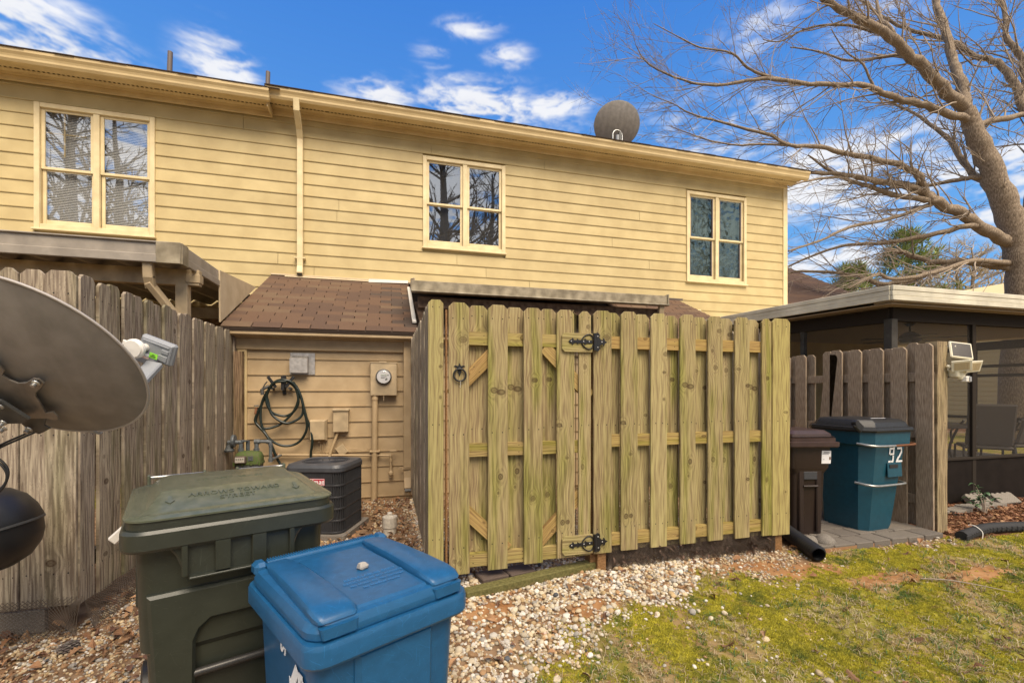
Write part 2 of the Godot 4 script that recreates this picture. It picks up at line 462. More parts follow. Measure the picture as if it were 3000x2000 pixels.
	mat("porch_post", lin(0.085, 0.08, 0.072), 0.7, 0, mott, 2.0).metallic_specular = 0.2
	mat("porch_fascia", lin(0.76, 0.71, 0.56), 0.5, 0, mott, 0.7)
	mat("porch_ceiling", lin(0.40, 0.32, 0.22), 0.8)
	var sc := mat("screen", lin(0.06, 0.052, 0.045), 0.9); sc.transparency = BaseMaterial3D.TRANSPARENCY_ALPHA; sc.albedo_color.a = 0.32
	mat("kick_panel", lin(0.018, 0.014, 0.012), 0.75, 0, mott, 1.0).metallic_specular = 0.2
	mat("porch_floor", lin(0.22, 0.20, 0.18), 0.8, 0, grime, 1.0)
	mat("chair_frame", lin(0.03, 0.026, 0.024), 0.4)
	mat("chair_sling", lin(0.09, 0.075, 0.062), 0.8)
	mat("lamp_cream", lin(0.74, 0.69, 0.52), 0.42)
	mat("solar", lin(0.028, 0.02, 0.016), 0.2)
	mat("led_face", lin(0.55, 0.45, 0.28), 0.4, 0.2)
	mat("edging", lin(0.035, 0.036, 0.038), 0.75, 0, speck, 8.0)
	mat("stone_grey", lin(0.34, 0.31, 0.27), 0.95, 0, speck, 4.0)
	mat("leaf_plant", lin(0.055, 0.115, 0.045), 0.45)
	mat("bark", lin(0.54, 0.445, 0.33), 0.95, 0, noise_tex(81, 0.03, Color(0.34, 0.30, 0.27), Color(1, 1, 1), 512, 6), 1.3)
	M.bark.uv1_scale = Vector3(2.6, 0.6, 2.6)
	mat("twig", lin(0.30, 0.245, 0.19), 0.9)
	mat("bark_silhouette", lin(0.10, 0.085, 0.07), 0.95)  # unlit side of the mirrored trees put into the bark colour
	mat("twig_silhouette", lin(0.085, 0.07, 0.06), 0.95)  # shade painted in, so the mirrored crowns read as silhouettes
	mat("twig_pale", lin(0.44, 0.36, 0.25), 0.9)
	var pn := mat("pine", lin(0.25, 0.29, 0.085), 0.8); pn.backlight_enabled = true; pn.backlight = Color(0.2, 0.25, 0.08)
	mat("far_siding", lin(0.68, 0.54, 0.27), 0.7)
	mat("far_groove", lin(0.20, 0.145, 0.08), 0.8)
	mat("soil", lin(0.30, 0.16, 0.075), 0.95)
	mat("pebble", lin(1, 1, 1), 0.8)
	var lf := mat("litter", lin(1, 1, 1), 0.8); lf.backlight_enabled = true; lf.backlight = Color(0.15, 0.12, 0.08)
	var ms := mat("moss", lin(1, 1, 1), 0.9); ms.backlight_enabled = true; ms.backlight = Color(0.12, 0.14, 0.03)

# ------------------------------------------------------------------ the house
func lap_board(x0: float, x1: float, y0: float, e: float, z0: float) -> MB:
	var b := MB.new()
	var pr := [[y0, 0.0], [y0, 0.017], [y0 + 0.011, 0.019], [y0 + 0.0135, 0.0125], [y0 + e, 0.005], [y0 + e, 0.0]]
	for i in pr.size() - 1:
		b.quad(Vector3(x0, pr[i][0], z0 + pr[i][1]), Vector3(x1, pr[i][0], z0 + pr[i][1]), Vector3(x1, pr[i + 1][0], z0 + pr[i + 1][1]), Vector3(x0, pr[i + 1][0], z0 + pr[i + 1][1]))
	for s in [0, 1]:
		var x := x0 if s == 0 else x1
		for i in range(1, pr.size() - 1):
			var p0 := Vector3(x, pr[0][0], z0); var p1 := Vector3(x, pr[i][0], z0 + pr[i][1]); var p2 := Vector3(x, pr[i + 1][0], z0 + pr[i + 1][1])
			if s == 0: b.tri(p0, p1, p2)
			else: b.tri(p0, p2, p1)
	return b

func siding_rows(parent: Node, x0: float, x1: float, y0: float, y1: float, e: float, z0: float, holes: Array, m: Material, joint := 3.6) -> void:
	var y := y0
	while y < y1 - 0.02:
		var h := minf(e, y1 - y)
		var spans := [[x0, x1]]
		for r in holes:
			if y + h * 0.5 > r.position.y and y + h * 0.5 < r.end.y:
				var nx := []
				for s in spans:
					if r.position.x > s[0]: nx.append([s[0], minf(s[1], r.position.x)])
					if r.end.x < s[1]: nx.append([maxf(s[0], r.end.x), s[1]])
				spans = nx
		for s in spans:
			var x: float = s[0]
			while x < s[1] - 0.01:
				var xe: float = minf(s[1], x + rng.randf_range(0.55, 1.3) * joint)
				if s[1] - xe < 0.5: xe = s[1]
				var b := MB.new(); b.col = Color(1, 1, 1) * rng.randf_range(0.925, 1.0)
				b.col.a = 1.0
				var l := lap_board(x, xe - (0.006 if xe < s[1] else 0.0), y, h + 0.0, z0 + rng.randf_range(0, 0.0015))
				l.c.fill(b.col)
				put("siding_board", l, m, parent)
				x = xe
		y += e

func make_window(parent: Node, r: Rect2, zw: float, blind: Material, glass: Material, tall: float, slats: bool, dark_frame := false) -> void:
	# r: outer edge of the casing; a pair of double-hung sashes
	var w := Node3D.new(); w.name = "window"; parent.add_child(w, true)
	var cw := 0.065; var x0 := r.position.x; var x1 := r.end.x; var y0 := r.position.y; var y1 := r.end.y
	var b := MB.new()
	for k in [[Vector3(x0 + cw / 2, (y0 + y1) / 2, 0), Vector3(cw, y1 - y0, 0.045)], [Vector3(x1 - cw / 2, (y0 + y1) / 2, 0), Vector3(cw, y1 - y0, 0.045)],
			[Vector3((x0 + x1) / 2, y1 - cw / 2, 0), Vector3(x1 - x0 - 2 * cw - 0.002, cw, 0.041)], [Vector3((x0 + x1) / 2, y0 + cw / 2, 0), Vector3(x1 - x0 - 2 * cw - 0.002, cw, 0.041)]]:
		b.box(k[0] + Vector3(0, 0, zw + 0.014), k[1], 0.004)
	put("casing", b, M.casing, w)
	b = boxm(Vector3((x0 + x1) / 2, y0 - 0.014, zw + 0.028), Vector3(x1 - x0 + 0.03, 0.024, 0.075), 0.004)
	put("sill", b, M.casing, w)
	var ix0 := x0 + cw; var ix1 := x1 - cw; var iy0 := y0 + cw; var iy1 := y1 - cw
	b = boxm(Vector3((x0 + x1) / 2, (iy0 + iy1) / 2, zw + 0.002), Vector3(0.075, iy1 - iy0 - 0.002, 0.05), 0.004)
	put("mullion", b, M.casing, w)
	# jamb that closes the recess
	b = MB.new()
	for k in [[Vector3(ix0 - 0.012, (iy0 + iy1) / 2, zw - 0.075), Vector3(0.02, iy1 - iy0 + 0.04, 0.12)], [Vector3(ix1 + 0.012, (iy0 + iy1) / 2, zw - 0.075), Vector3(0.02, iy1 - iy0 + 0.04, 0.12)],
			[Vector3((ix0 + ix1) / 2, iy1 + 0.012, zw - 0.075), Vector3(ix1 - ix0, 0.02, 0.12)], [Vector3((ix0 + ix1) / 2, iy0 - 0.012, zw - 0.075), Vector3(ix1 - ix0, 0.02, 0.12)]]:
		b.box(k[0], k[1])
	put("jamb", b, M.trim, w)
	var mid := (ix0 + ix1) / 2
	for sd in [[ix0, mid - 0.0375], [mid + 0.0375, ix1]]:
		var ym := lerpf(iy0, iy1, tall)
		for part_ in [[iy0, ym + 0.012, -0.040], [ym - 0.012, iy1, -0.012]]:   # lower sash sits behind the upper one
			var sash := MB.new()
			var sw := 0.042; var a0: float = sd[0]; var a1: float = sd[1]; var b0: float = part_[0]; var b1: float = part_[1]; var zz: float = zw + part_[2]
			var foot := 0.075 if b0 == iy0 else 0.034
			sash.box(Vector3(a0 + sw / 2, (b0 + b1) / 2, zz), Vector3(sw, b1 - b0, 0.026), 0.003)
			sash.box(Vector3(a1 - sw / 2, (b0 + b1) / 2, zz), Vector3(sw, b1 - b0, 0.026), 0.003)
			sash.box(Vector3((a0 + a1) / 2, b0 + foot / 2, zz), Vector3(a1 - a0 - 2 * sw - 0.002, foot, 0.025), 0.003)
			sash.box(Vector3((a0 + a1) / 2, b1 - 0.017, zz), Vector3(a1 - a0 - 2 * sw - 0.002, 0.034, 0.025), 0.003)
			put("sash", sash, M.casing, w)
			var pane := MB.new()
			pane.quad(Vector3(a0 + sw, b0 + foot, zz), Vector3(a1 - sw, b0 + foot, zz), Vector3(a1 - sw, b1 - 0.034, zz), Vector3(a0 + sw, b1 - 0.034, zz))
			put("pane", pane, glass, w)
			if dark_frame:
				for k in [[a0 + sw + 0.007, (b0 + foot + b1 - 0.034) / 2, 0.014, b1 - b0 - foot - 0.034], [a1 - sw - 0.012, (b0 + foot + b1 - 0.034) / 2, 0.024, b1 - b0 - foot - 0.034]]:
					put("sash_liner", boxm(Vector3(k[0], k[1], zz + 0.006), Vector3(k[2], k[3], 0.016)), M.pipe_brown, w)
		# blind
		var bl := MB.new()
		if slats:
			var yy := iy0 + 0.02
			while yy < iy1 - 0.02:
				bl.box(Vector3((sd[0] + sd[1]) / 2, yy, zw - 0.085), Vector3(sd[1] - sd[0] - 0.05, 0.021, 0.002), 0, Basis(Vector3.RIGHT, -0.45))
				yy += 0.0235
		else:
			bl.box(Vector3((sd[0] + sd[1]) / 2, (iy0 + iy1) / 2, zw - 0.09), Vector3(sd[1] - sd[0] - 0.02, iy1 - iy0 - 0.02, 0.004))
		put("blind", bl, blind, w)

const WZ := -7.8     # face of the main wall
const UZ := -5.8     # face of the low utility wall

func make_house() -> void:
	var h := thing("terrace_house", "yellow lap-sided two-storey terrace with brown-shingled lean-to across its foot", "house")
	var wins := [Rect2(-4.717, 3.574, 1.425, 1.741), Rect2(0.559, 3.746, 1.433, 1.54), Rect2(5.697, 3.50, 1.424, 1.788)]
	# shell with real openings
	var b := MB.new()
	var xs := [-9.0, wins[0].position.x + 0.04, wins[0].end.x - 0.04, wins[1].position.x + 0.04, wins[1].end.x - 0.04, wins[2].position.x + 0.04, wins[2].end.x - 0.04, 8.10]
	for i in 7:
		if i % 2 == 0: b.box(Vector3((xs[i] + xs[i + 1]) / 2, 2.86, WZ - 0.12), Vector3(xs[i + 1] - xs[i], 5.72, 0.2))
		else:
			var r: Rect2 = wins[i / 2]
			b.box(Vector3((xs[i] + xs[i + 1]) / 2, (r.position.y + 0.04) / 2, WZ - 0.12), Vector3(xs[i + 1] - xs[i], r.position.y + 0.04, 0.2))
			b.box(Vector3((xs[i] + xs[i + 1]) / 2, (r.end.y - 0.04 + 5.72) / 2, WZ - 0.12), Vector3(xs[i + 1] - xs[i], 5.72 - r.end.y + 0.04, 0.2))
	b.box(Vector3(-0.45, 2.86, -15.9), Vector3(17.1, 5.72, 0.2))
	b.box(Vector3(-8.9, 2.86, -11.9), Vector3(0.2, 5.72, 7.8)); b.box(Vector3(8.0, 2.86, -11.9), Vector3(0.2, 5.72, 7.78))
	put("wall", b, M.siding, h)
	b = MB.new()
	b.box(Vector3(-0.45, 5.80, -11.9), Vector3(16.7, 0.12, 7.7)); b.box(Vector3(-0.45, 2.9, -11.9), Vector3(16.7, 0.15, 7.6)); b.box(Vector3(-0.45, 4.3, -9.6), Vector3(16.7, 2.9, 0.1))
	for x in [-2.6, 3.6]: b.box(Vector3(x, 4.4, -8.75), Vector3(0.1, 2.8, 1.5))
	put("inner_wall", b, M.room, h)
	var holes := []
	for r in wins: holes.append(r)
	siding_rows(h, -6.4, 5.42, 3.115, 5.60, 0.1843, WZ, holes, M.siding)
	siding_rows(h, 5.42, 8.06, 1.64, 3.115, 0.1843, WZ, [], M.siding)
	siding_rows(h, 5.42, 8.06, 3.115, 5.60, 0.1843, WZ, holes, M.siding, 5.0)
	siding_rows(h, -6.4, -1.76, 1.64, 3.115, 0.1843, WZ, [], M.siding, 5.0)
	make_window(h, wins[0], WZ, M.blind_white, M.glass, 0.485, true)
	make_window(h, wins[1], WZ, M.blind_grey, M.glass_dim, 0.485, true)
	make_window(h, wins[2], WZ, M.blind_green, M.glass_wavy, 0.49, true, true)
	# grille bars seen behind the upper left sash
	b = MB.new()
	b.box(Vector3(-4.40, 4.95, WZ - 0.03), Vector3(0.018, 0.68, 0.008)); b.box(Vector3(-4.40, 4.93, WZ - 0.034), Vector3(0.5, 0.014, 0.006))
	put("muntin", b, M.casing, h)
	put("corner_board", boxm(Vector3(8.115, 2.85, WZ + 0.0), Vector3(0.11, 5.54, 0.06), 0.004), M.casing, h)
	# eaves: the left unit's are a little lower
	for k in [[-6.4, -1.74, -0.055, 0.03], [-1.735, 8.16, 0.0, 0.0]]:
		var x0: float = k[0]; var x1: float = k[1]; var dy: float = k[2]; var dz: float = k[3]; var cx := (x0 + x1) / 2; var lx := x1 - x0
		put("frieze_board", boxm(Vector3(cx, 5.645 + dy, WZ + 0.024 + dz), Vector3(lx, 0.09, 0.035), 0.004), M.trim, h)
		b = MB.new()
		for q in [[0.0, 0.02], [0.012, 0.035], [0.028, 0.045]]: b.box(Vector3(cx, 5.676 + q[0] * 0.6 + dy, WZ + 0.042 + q[1] * 0.6 + dz), Vector3(lx, 0.012, q[1]))
		put("crown_moulding", b, M.trim, h)
		# soffit in two strips with a slotted vent strip between
		var sx1 := x1 + (0.12 if x1 > 8 else 0.0); var sl := sx1 - x0; var scx := (x0 + sx1) / 2
		put("soffit", boxm(Vector3(scx, 5.692 + dy, WZ + 0.083 + dz), Vector3(sl, 0.012, 0.144)), M.trim, h)
		put("soffit", boxm(Vector3(scx, 5.692 + dy, WZ + 0.248 + dz), Vector3(sl, 0.012, 0.115)), M.trim, h)
		b = MB.new()
		var x := x0 + 0.05
		var cnt := 0
		while x < sx1 - 0.03:
			b.box(Vector3(x, 5.692 + dy, WZ + 0.173 + dz), Vector3(0.020, 0.010, 0.044))
			x += 0.055 if cnt % 14 != 13 else 0.085
			cnt += 1
		put("vent_strip", b, M.trim, h)
		put("vent_backing", boxm(Vector3(scx, 5.712 + dy, WZ + 0.173 + dz), Vector3(sl, 0.006, 0.08)), M.dark_inside, h)
		put("fascia", boxm(Vector3(scx, 5.735 + dy, WZ + 0.312 + dz), Vector3(sl, 0.12, 0.02)), M.trim, h)
		# K-style gutter: profile swept along x
		var gp := [[0.0, 5.655], [0.055, 5.655], [0.075, 5.685], [0.078, 5.71], [0.088, 5.735], [0.108, 5.765], [0.112, 5.80], [0.100, 5.806], [0.100, 5.800], [0.0, 5.66]]
		var ga := MB.new()
		for i in gp.size() - 1:
			var p: Array = gp[i]; var q: Array = gp[i + 1]
			ga.quad(Vector3(x0, p[1] + dy, WZ + 0.323 + p[0] + dz), Vector3(sx1 + 0.05, p[1] + dy, WZ + 0.323 + p[0] + dz), Vector3(sx1 + 0.05, q[1] + dy, WZ + 0.323 + q[0] + dz), Vector3(x0, q[1] + dy, WZ + 0.323 + q[0] + dz))
		var cap := PackedVector2Array()
		for p in gp.slice(0, 8): cap.append(Vector2(p[0], p[1] + dy))
		for s in [[x0 - 0.002, x0 + 0.003], [sx1 + 0.045, sx1 + 0.052]]:
			ga.xf = Transform3D(Basis(Vector3(0, 0, 1), Vector3(0, 1, 0), Vector3(-1, 0, 0)), Vector3(0, 0, WZ + 0.323 + dz))
			ga.prism(cap, -s[1], -s[0])
			ga.xf = Transform3D()
		put("gutter", ga, M.trim, h)
		if x0 < -2:
			var en := MB.new()   # boxed end of the lower eave
			en.box(Vector3(x1 + 0.006, 5.655 + dy, WZ + 0.17 + dz), Vector3(0.016, 0.12, 0.30))
			put("eave_return", en, M.trim, h)
		# roof slab with a ragged shingle edge
		b = MB.new()
		b.box(Vector3(scx, 5.83 + dy + 1.62, WZ - 3.6 + dz), Vector3(sl + 0.04, 0.05, 8.7), 0, Basis(Vector3.RIGHT, atan(0.41)))
		var rf := put("roof", b, M.shingle_d, h)
		x = x0
		var row := MB.new()
		while x < sx1:
			var wd := rng.randf_range(0.22, 0.34)
			row.box(Vector3(x + wd / 2, 5.822 + dy + rng.randf_range(0, 0.006), WZ + 0.40 + dz + rng.randf_range(-0.008, 0.008)), Vector3(wd - 0.006, 0.012, 0.10), 0, Basis(Vector3.RIGHT, 0.35))
			x += wd
		put("starter_shingles", row, M.shingle_d, rf).set_meta("kind", "stuff")
	b = MB.new()
	b.prism(PackedVector2Array([Vector2(-16.2, 5.72), Vector2(-7.6, 5.72), Vector2(-11.9, 7.45)]), 0, 0.1); 
	for x in [-8.9, 8.0]:
		var gm := MB.new(); gm.xf = Transform3D(Basis(Vector3(0, 0, 1), Vector3(0, 1, 0), Vector3(-1, 0, 0)), Vector3(x, 0, 0)); gm.prism(PackedVector2Array([Vector2(-15.9, 5.7), Vector2(-7.75, 5.7), Vector2(-7.75, 5.8), Vector2(-11.9, 7.3), Vector2(-15.9, 5.8)]), -0.05, 0.05)
		put("gable", gm, M.siding, h)
	# vent stacks on the roof
	for p in [[-3.1, -7.75], [-1.86, -8.0]]:
		var y0: float = 5.83 + (WZ + 0.45 - p[1]) * 0.41
		put("vent_stack", lathem([[0.0, 0], [0.08, 0], [0.07, 0.03], [0.034, 0.06], [0.032, 0.36], [0.026, 0.36], [0.026, 0.2]], 16, Transform3D(Basis(Vector3.FORWARD, 0.03), Vector3(p[0], y0 - 0.06, p[1]))), M.pipe_brown, h)
	# main downspout
	var sp := MB.new()
	var dp := [Vector3(-1.335, 5.70, WZ + 0.37), Vector3(-1.335, 5.55, WZ + 0.34), Vector3(-1.335, 5.38, WZ + 0.14), Vector3(-1.335, 5.26, WZ + 0.065), Vector3(-1.335, 3.27, WZ + 0.065), Vector3(-1.335, 3.16, WZ + 0.10)]
	rect_pipe(sp, dp, 0.086, 0.062)
	var dsp := put("downspout", sp, M.casing, h)
	put("outlet", boxm(Vector3(-1.335, 3.15, WZ + 0.118), Vector3(0.072, 0.05, 0.012), 0, Basis(Vector3.RIGHT, 0.3)), M.black_rubber, dsp)
	put("strap", boxm(Vector3(-1.335, 3.40, WZ + 0.06), Vector3(0.16, 0.018, 0.075)), M.casing, dsp)

	# ---- lean-to: low wall, roof of single shingles, gutter
	b = MB.new()
	b.box(Vector3(1.9, 0.98, UZ - 0.1), Vector3(7.2, 1.96, 0.2)); b.box(Vector3(-1.6, 1.0, -6.85), Vector3(0.1, 2.0, 1.7)); b.box(Vector3(5.45, 1.0, -6.85), Vector3(0.1, 2.0, 1.7))
	put("wall", b, M.util_paint, h)
	siding_rows(h, -1.555, 0.20, 0.035, 1.80, 0.1843, UZ, [], M.util_paint, 9.0)
	siding_rows(h, 0.20, 5.44, 0.035, 1.80, 0.1843, UZ, [], M.util_paint, 5.0)
	put("corner_board", boxm(Vector3(-1.60, 0.92, UZ + 0.012), Vector3(0.095, 1.76, 0.05), 0.004), M.trim, h)
	put("corner_board", boxm(Vector3(0.30, 0.92, UZ + 0.012), Vector3(0.075, 1.76, 0.05), 0.004), M.util_paint, h)
	put("frieze_board", boxm(Vector3(1.88, 1.87, UZ + 0.022), Vector3(7.08, 0.14, 0.05), 0.004), M.util_paint, h)
	put("crown_moulding", boxm(Vector3(1.88, 1.945, UZ + 0.06), Vector3(7.1, 0.03, 0.10), 0.01), M.util_paint, h)
	b = MB.new()
	b.box(Vector3(1.88, 1.985, UZ + 0.16), Vector3(7.2, 0.075, 0.10), 0.012); b.box(Vector3(1.88, 2.02, UZ + 0.205), Vector3(7.2, 0.018, 0.014), 0.004)
	put("gutter", b, M.util_paint, h)
	var e0 := Vector3(0, 2.035, UZ + 0.225); var e1 := Vector3(0, 3.115, WZ + 0.01)
	var up := (e1 - e0).normalized(); var ang := atan2(up.y, -up.z); var run := e0.distance_to(e1)
	var bas := Basis(Vector3.RIGHT, ang)
	var roof := put("lean_to_roof", boxm(Vector3(1.88, (e0.y + e1.y) / 2 - 0.03, (e0.z + e1.z) / 2), Vector3(7.24, 0.03, run), 0, bas), M.shingle_d, h)
	var sh_m := [M.shingle_a, M.shingle_b, M.shingle_a, M.shingle_b, M.shingle_c, M.shingle_a]
	var meshes := []
	for k in 3: meshes.append(boxm(Vector3.ZERO, Vector3(0.293 - 0.002 * k, 0.011, 0.138), 0.002).mesh())
	var half := boxm(Vector3.ZERO, Vector3(0.144, 0.011, 0.138), 0.002).mesh()
	for zone in [[-1.76, 0.44], [3.66, 5.47]]:
		for rw in 19:
			var ctr := e0 + up * (0.06 + rw * 0.1285) + bas.y * 0.004
			var x: float = zone[0]
			var first := rw % 2 == 1
			while x < zone[1] - 0.1:
				var small: bool = first or x + 0.3 > zone[1]
				var wd := 0.15 if small else 0.30
				first = false
				var tilt := bas * Basis(Vector3.RIGHT, 0.095) * Basis(Vector3.FORWARD, rng.randf_range(-0.006, 0.006))
				# darker patches of old staining run in streaks, as whole tabs
				var dk := sin(x * 2.2 + 1.0) + 0.5 * sin(x * 5.0 + rw * 0.2) > 0.85 and rng.randf() < 0.55
				part("shingle", half if small else meshes[rng.randi() % 3], M.shingle_d if dk else sh_m[rng.randi() % 6], roof, Transform3D(tilt, Vector3(x + wd / 2, ctr.y + rng.randf_range(0, 0.003), ctr.z)))
				x += wd
	b = MB.new()
	b.box(Vector3(-0.7, 3.128, WZ + 0.045), Vector3(2.1, 0.022, 0.05), 0.003); b.box(Vector3(-0.65, 3.10, WZ + 0.09), Vector3(1.8, 0.010, 0.05), 0.002, Basis(Vector3.RIGHT, 0.5))
	put("flashing", b, M.flash_tan, h)
	b = MB.new()
	b.box(Vector3(0.0, 3.108, WZ + 0.12), Vector3(0.62, 0.045, 0.006), 0, Basis(Vector3.FORWARD, -0.03)); b.box(Vector3(0.0, 3.132, WZ + 0.06), Vector3(0.6, 0.006, 0.12))
	put("flashing", b, M.white_plastic, h)
	put("flashing", boxm(Vector3(5.3, 3.10, WZ + 0.10), Vector3(0.5, 0.04, 0.012), 0.002, Basis(Vector3.RIGHT, 0.3)), M.pipe_brown, h)
	# dryer hood on the main wall by the porch roof
	b = MB.new(); b.box(Vector3(5.93, 2.84, WZ + 0.035), Vector3(0.16, 0.2, 0.03), 0.004); b.box(Vector3(5.93, 2.82, WZ + 0.09), Vector3(0.12, 0.15, 0.10), 0.02, Basis(Vector3.RIGHT, -0.25))
	put("vent_hood", b, M.casing, h)

func rect_pipe(b: MB, pts: Array, w: float, d: float) -> void:
	# rectangular pipe in a plane of constant x
	for i in pts.size() - 1:
		var a: Vector3 = pts[i]; var e: Vector3 = pts[i + 1]
		var y := (e - a).normalized(); var x := Vector3.RIGHT; var z := x.cross(y)
		var bas := Basis(x, y, z)
		b.box((a + e) / 2, Vector3(w, a.distance_to(e) + d * 0.45, d), 0.006, bas)
		if absf(y.y) > 0.8 and a.distance_to(e) > 0.5:
			for s in [-1, 0, 1]: b.box((a + e) / 2 + z * (d / 2) + x * s * w * 0.3, Vector3(0.006, a.distance_to(e), 0.003), 0, bas)

# ------------------------------------------------------------------ fences and gate
func picket(w: float, h: float, colm: int, tint: Color, dog := 0.03, th := 0.017, v0 := 0.0) -> ArrayMesh:
	var b := MB.new(); b.col = tint
	var p := PackedVector2Array([Vector2(0, 0), Vector2(w, 0), Vector2(w, h - dog), Vector2(w - dog, h), Vector2(dog, h), Vector2(0, h - dog)])
	if dog <= 0.0: p = PackedVector2Array([Vector2(0, 0), Vector2(w, 0), Vector2(w, h), Vector2(0, h)])
	b.prism(p, 0, th, 0.002, Rect2((colm + 0.04) / 8.0, v0, 0.115 / w, 1.0 / 1.9))
	return b.mesh()
func rail(l: float, hgt: float, colm: int, tint: Color, th := 0.038) -> ArrayMesh:
	# lies along +x
	var b := MB.new(); b.col = tint
	b.xf = Transform3D(Basis(Vector3(0, 1, 0), Vector3(1, 0, 0), Vector3(0, 0, -1)), Vector3(0, 0, th))
	b.prism(PackedVector2Array([Vector2(0, 0), Vector2(hgt, 0), Vector2(hgt, l), Vector2(0, l)]), 0, th, 0.002, Rect2((colm + 0.04) / 8.0, rng.randf(), 0.115 / hgt, 1.0 / 1.9))
	return b.mesh()
func tint(r: float, g: float, b: float, j := 0.08) -> Color:
	var k := 1.0 + rng.randf_range(-j, j)
	return Color(r * k, g * k, b * k)
func dome(b: MB, at: Vector3, r: float, hgt: float) -> void:
	var o := b.xf; b.xf = o * Transform3D(Basis(Vector3.RIGHT, PI / 2), at); b.lathe([[r, 0], [r * 0.9, hgt * 0.45], [r * 0.55, hgt * 0.85], [0.0, hgt]], 10); b.xf = o
func mirrored(half: Array) -> PackedVector2Array:
	var p := PackedVector2Array()
	for q in half: p.append(Vector2(q[0], q[1]))
	for i in range(half.size() - 1, -1, -1):
		if absf(half[i][1]) > 1e-6: p.append(Vector2(half[i][0], -half[i][1]))
	return p

func make_hinge(parent: Node, at: Vector3, tilt: float) -> void:
	# ornamental strap hinge: spear-tipped strap, heart loop, barrel, leaf with fleur tip
	var hn := Node3D.new(); hn.name = "hinge"; hn.position = at; hn.rotation.z = tilt; parent.add_child(hn, true)
	var b := MB.new()
	b.prism(mirrored([[-0.205, 0.0], [-0.195, 0.012], [-0.18, 0.016], [-0.176, 0.026], [-0.168, 0.020], [-0.165, 0.011], [-0.142, 0.010], [-0.138, 0.022], [-0.128, 0.012], [-0.10, 0.012], [-0.085, 0.012], [-0.078, 0.024], [-0.066, 0.013], [-0.04, 0.012], [-0.02, 0.012]]), 0, 0.005, 0.001)
	put("strap", b, M.black_iron, hn)
	for s in [-1.0, 1.0]:
		var lp := []
		for q in [[-0.105, 0.010], [-0.092, 0.030], [-0.066, 0.049], [-0.040, 0.052], [-0.022, 0.040], [-0.015, 0.020]]: lp.append(Vector3(q[0], q[1] * s, 0.004))
		put("heart_loop", tubem(smooth_path(lp, 4), 0.0048, 6), M.black_iron, hn)
	put("barrel", tubem([Vector3(-0.004, -0.062, 0.010), Vector3(-0.004, 0.062, 0.010)], 0.0105, 12), M.black_iron, hn)
	b = MB.new()
	b.prism(mirrored([[0.006, 0.062], [0.020, 0.070], [0.034, 0.062], [0.040, 0.046], [0.034, 0.034], [0.046, 0.020], [0.062, 0.014], [0.066, 0.030], [0.076, 0.022], [0.080, 0.010], [0.100, 0.0]]), 0, 0.005, 0.001)
	put("leaf", b, M.black_iron, hn)
	b = MB.new()
	for q in [[-0.185, 0], [-0.09, 0], [-0.045, 0], [0.022, 0.04], [0.022, -0.04], [0.055, 0]]: dome(b, Vector3(q[0], q[1], 0.005), 0.0055, 0.004)
	put("screw", b, M.zinc, hn)

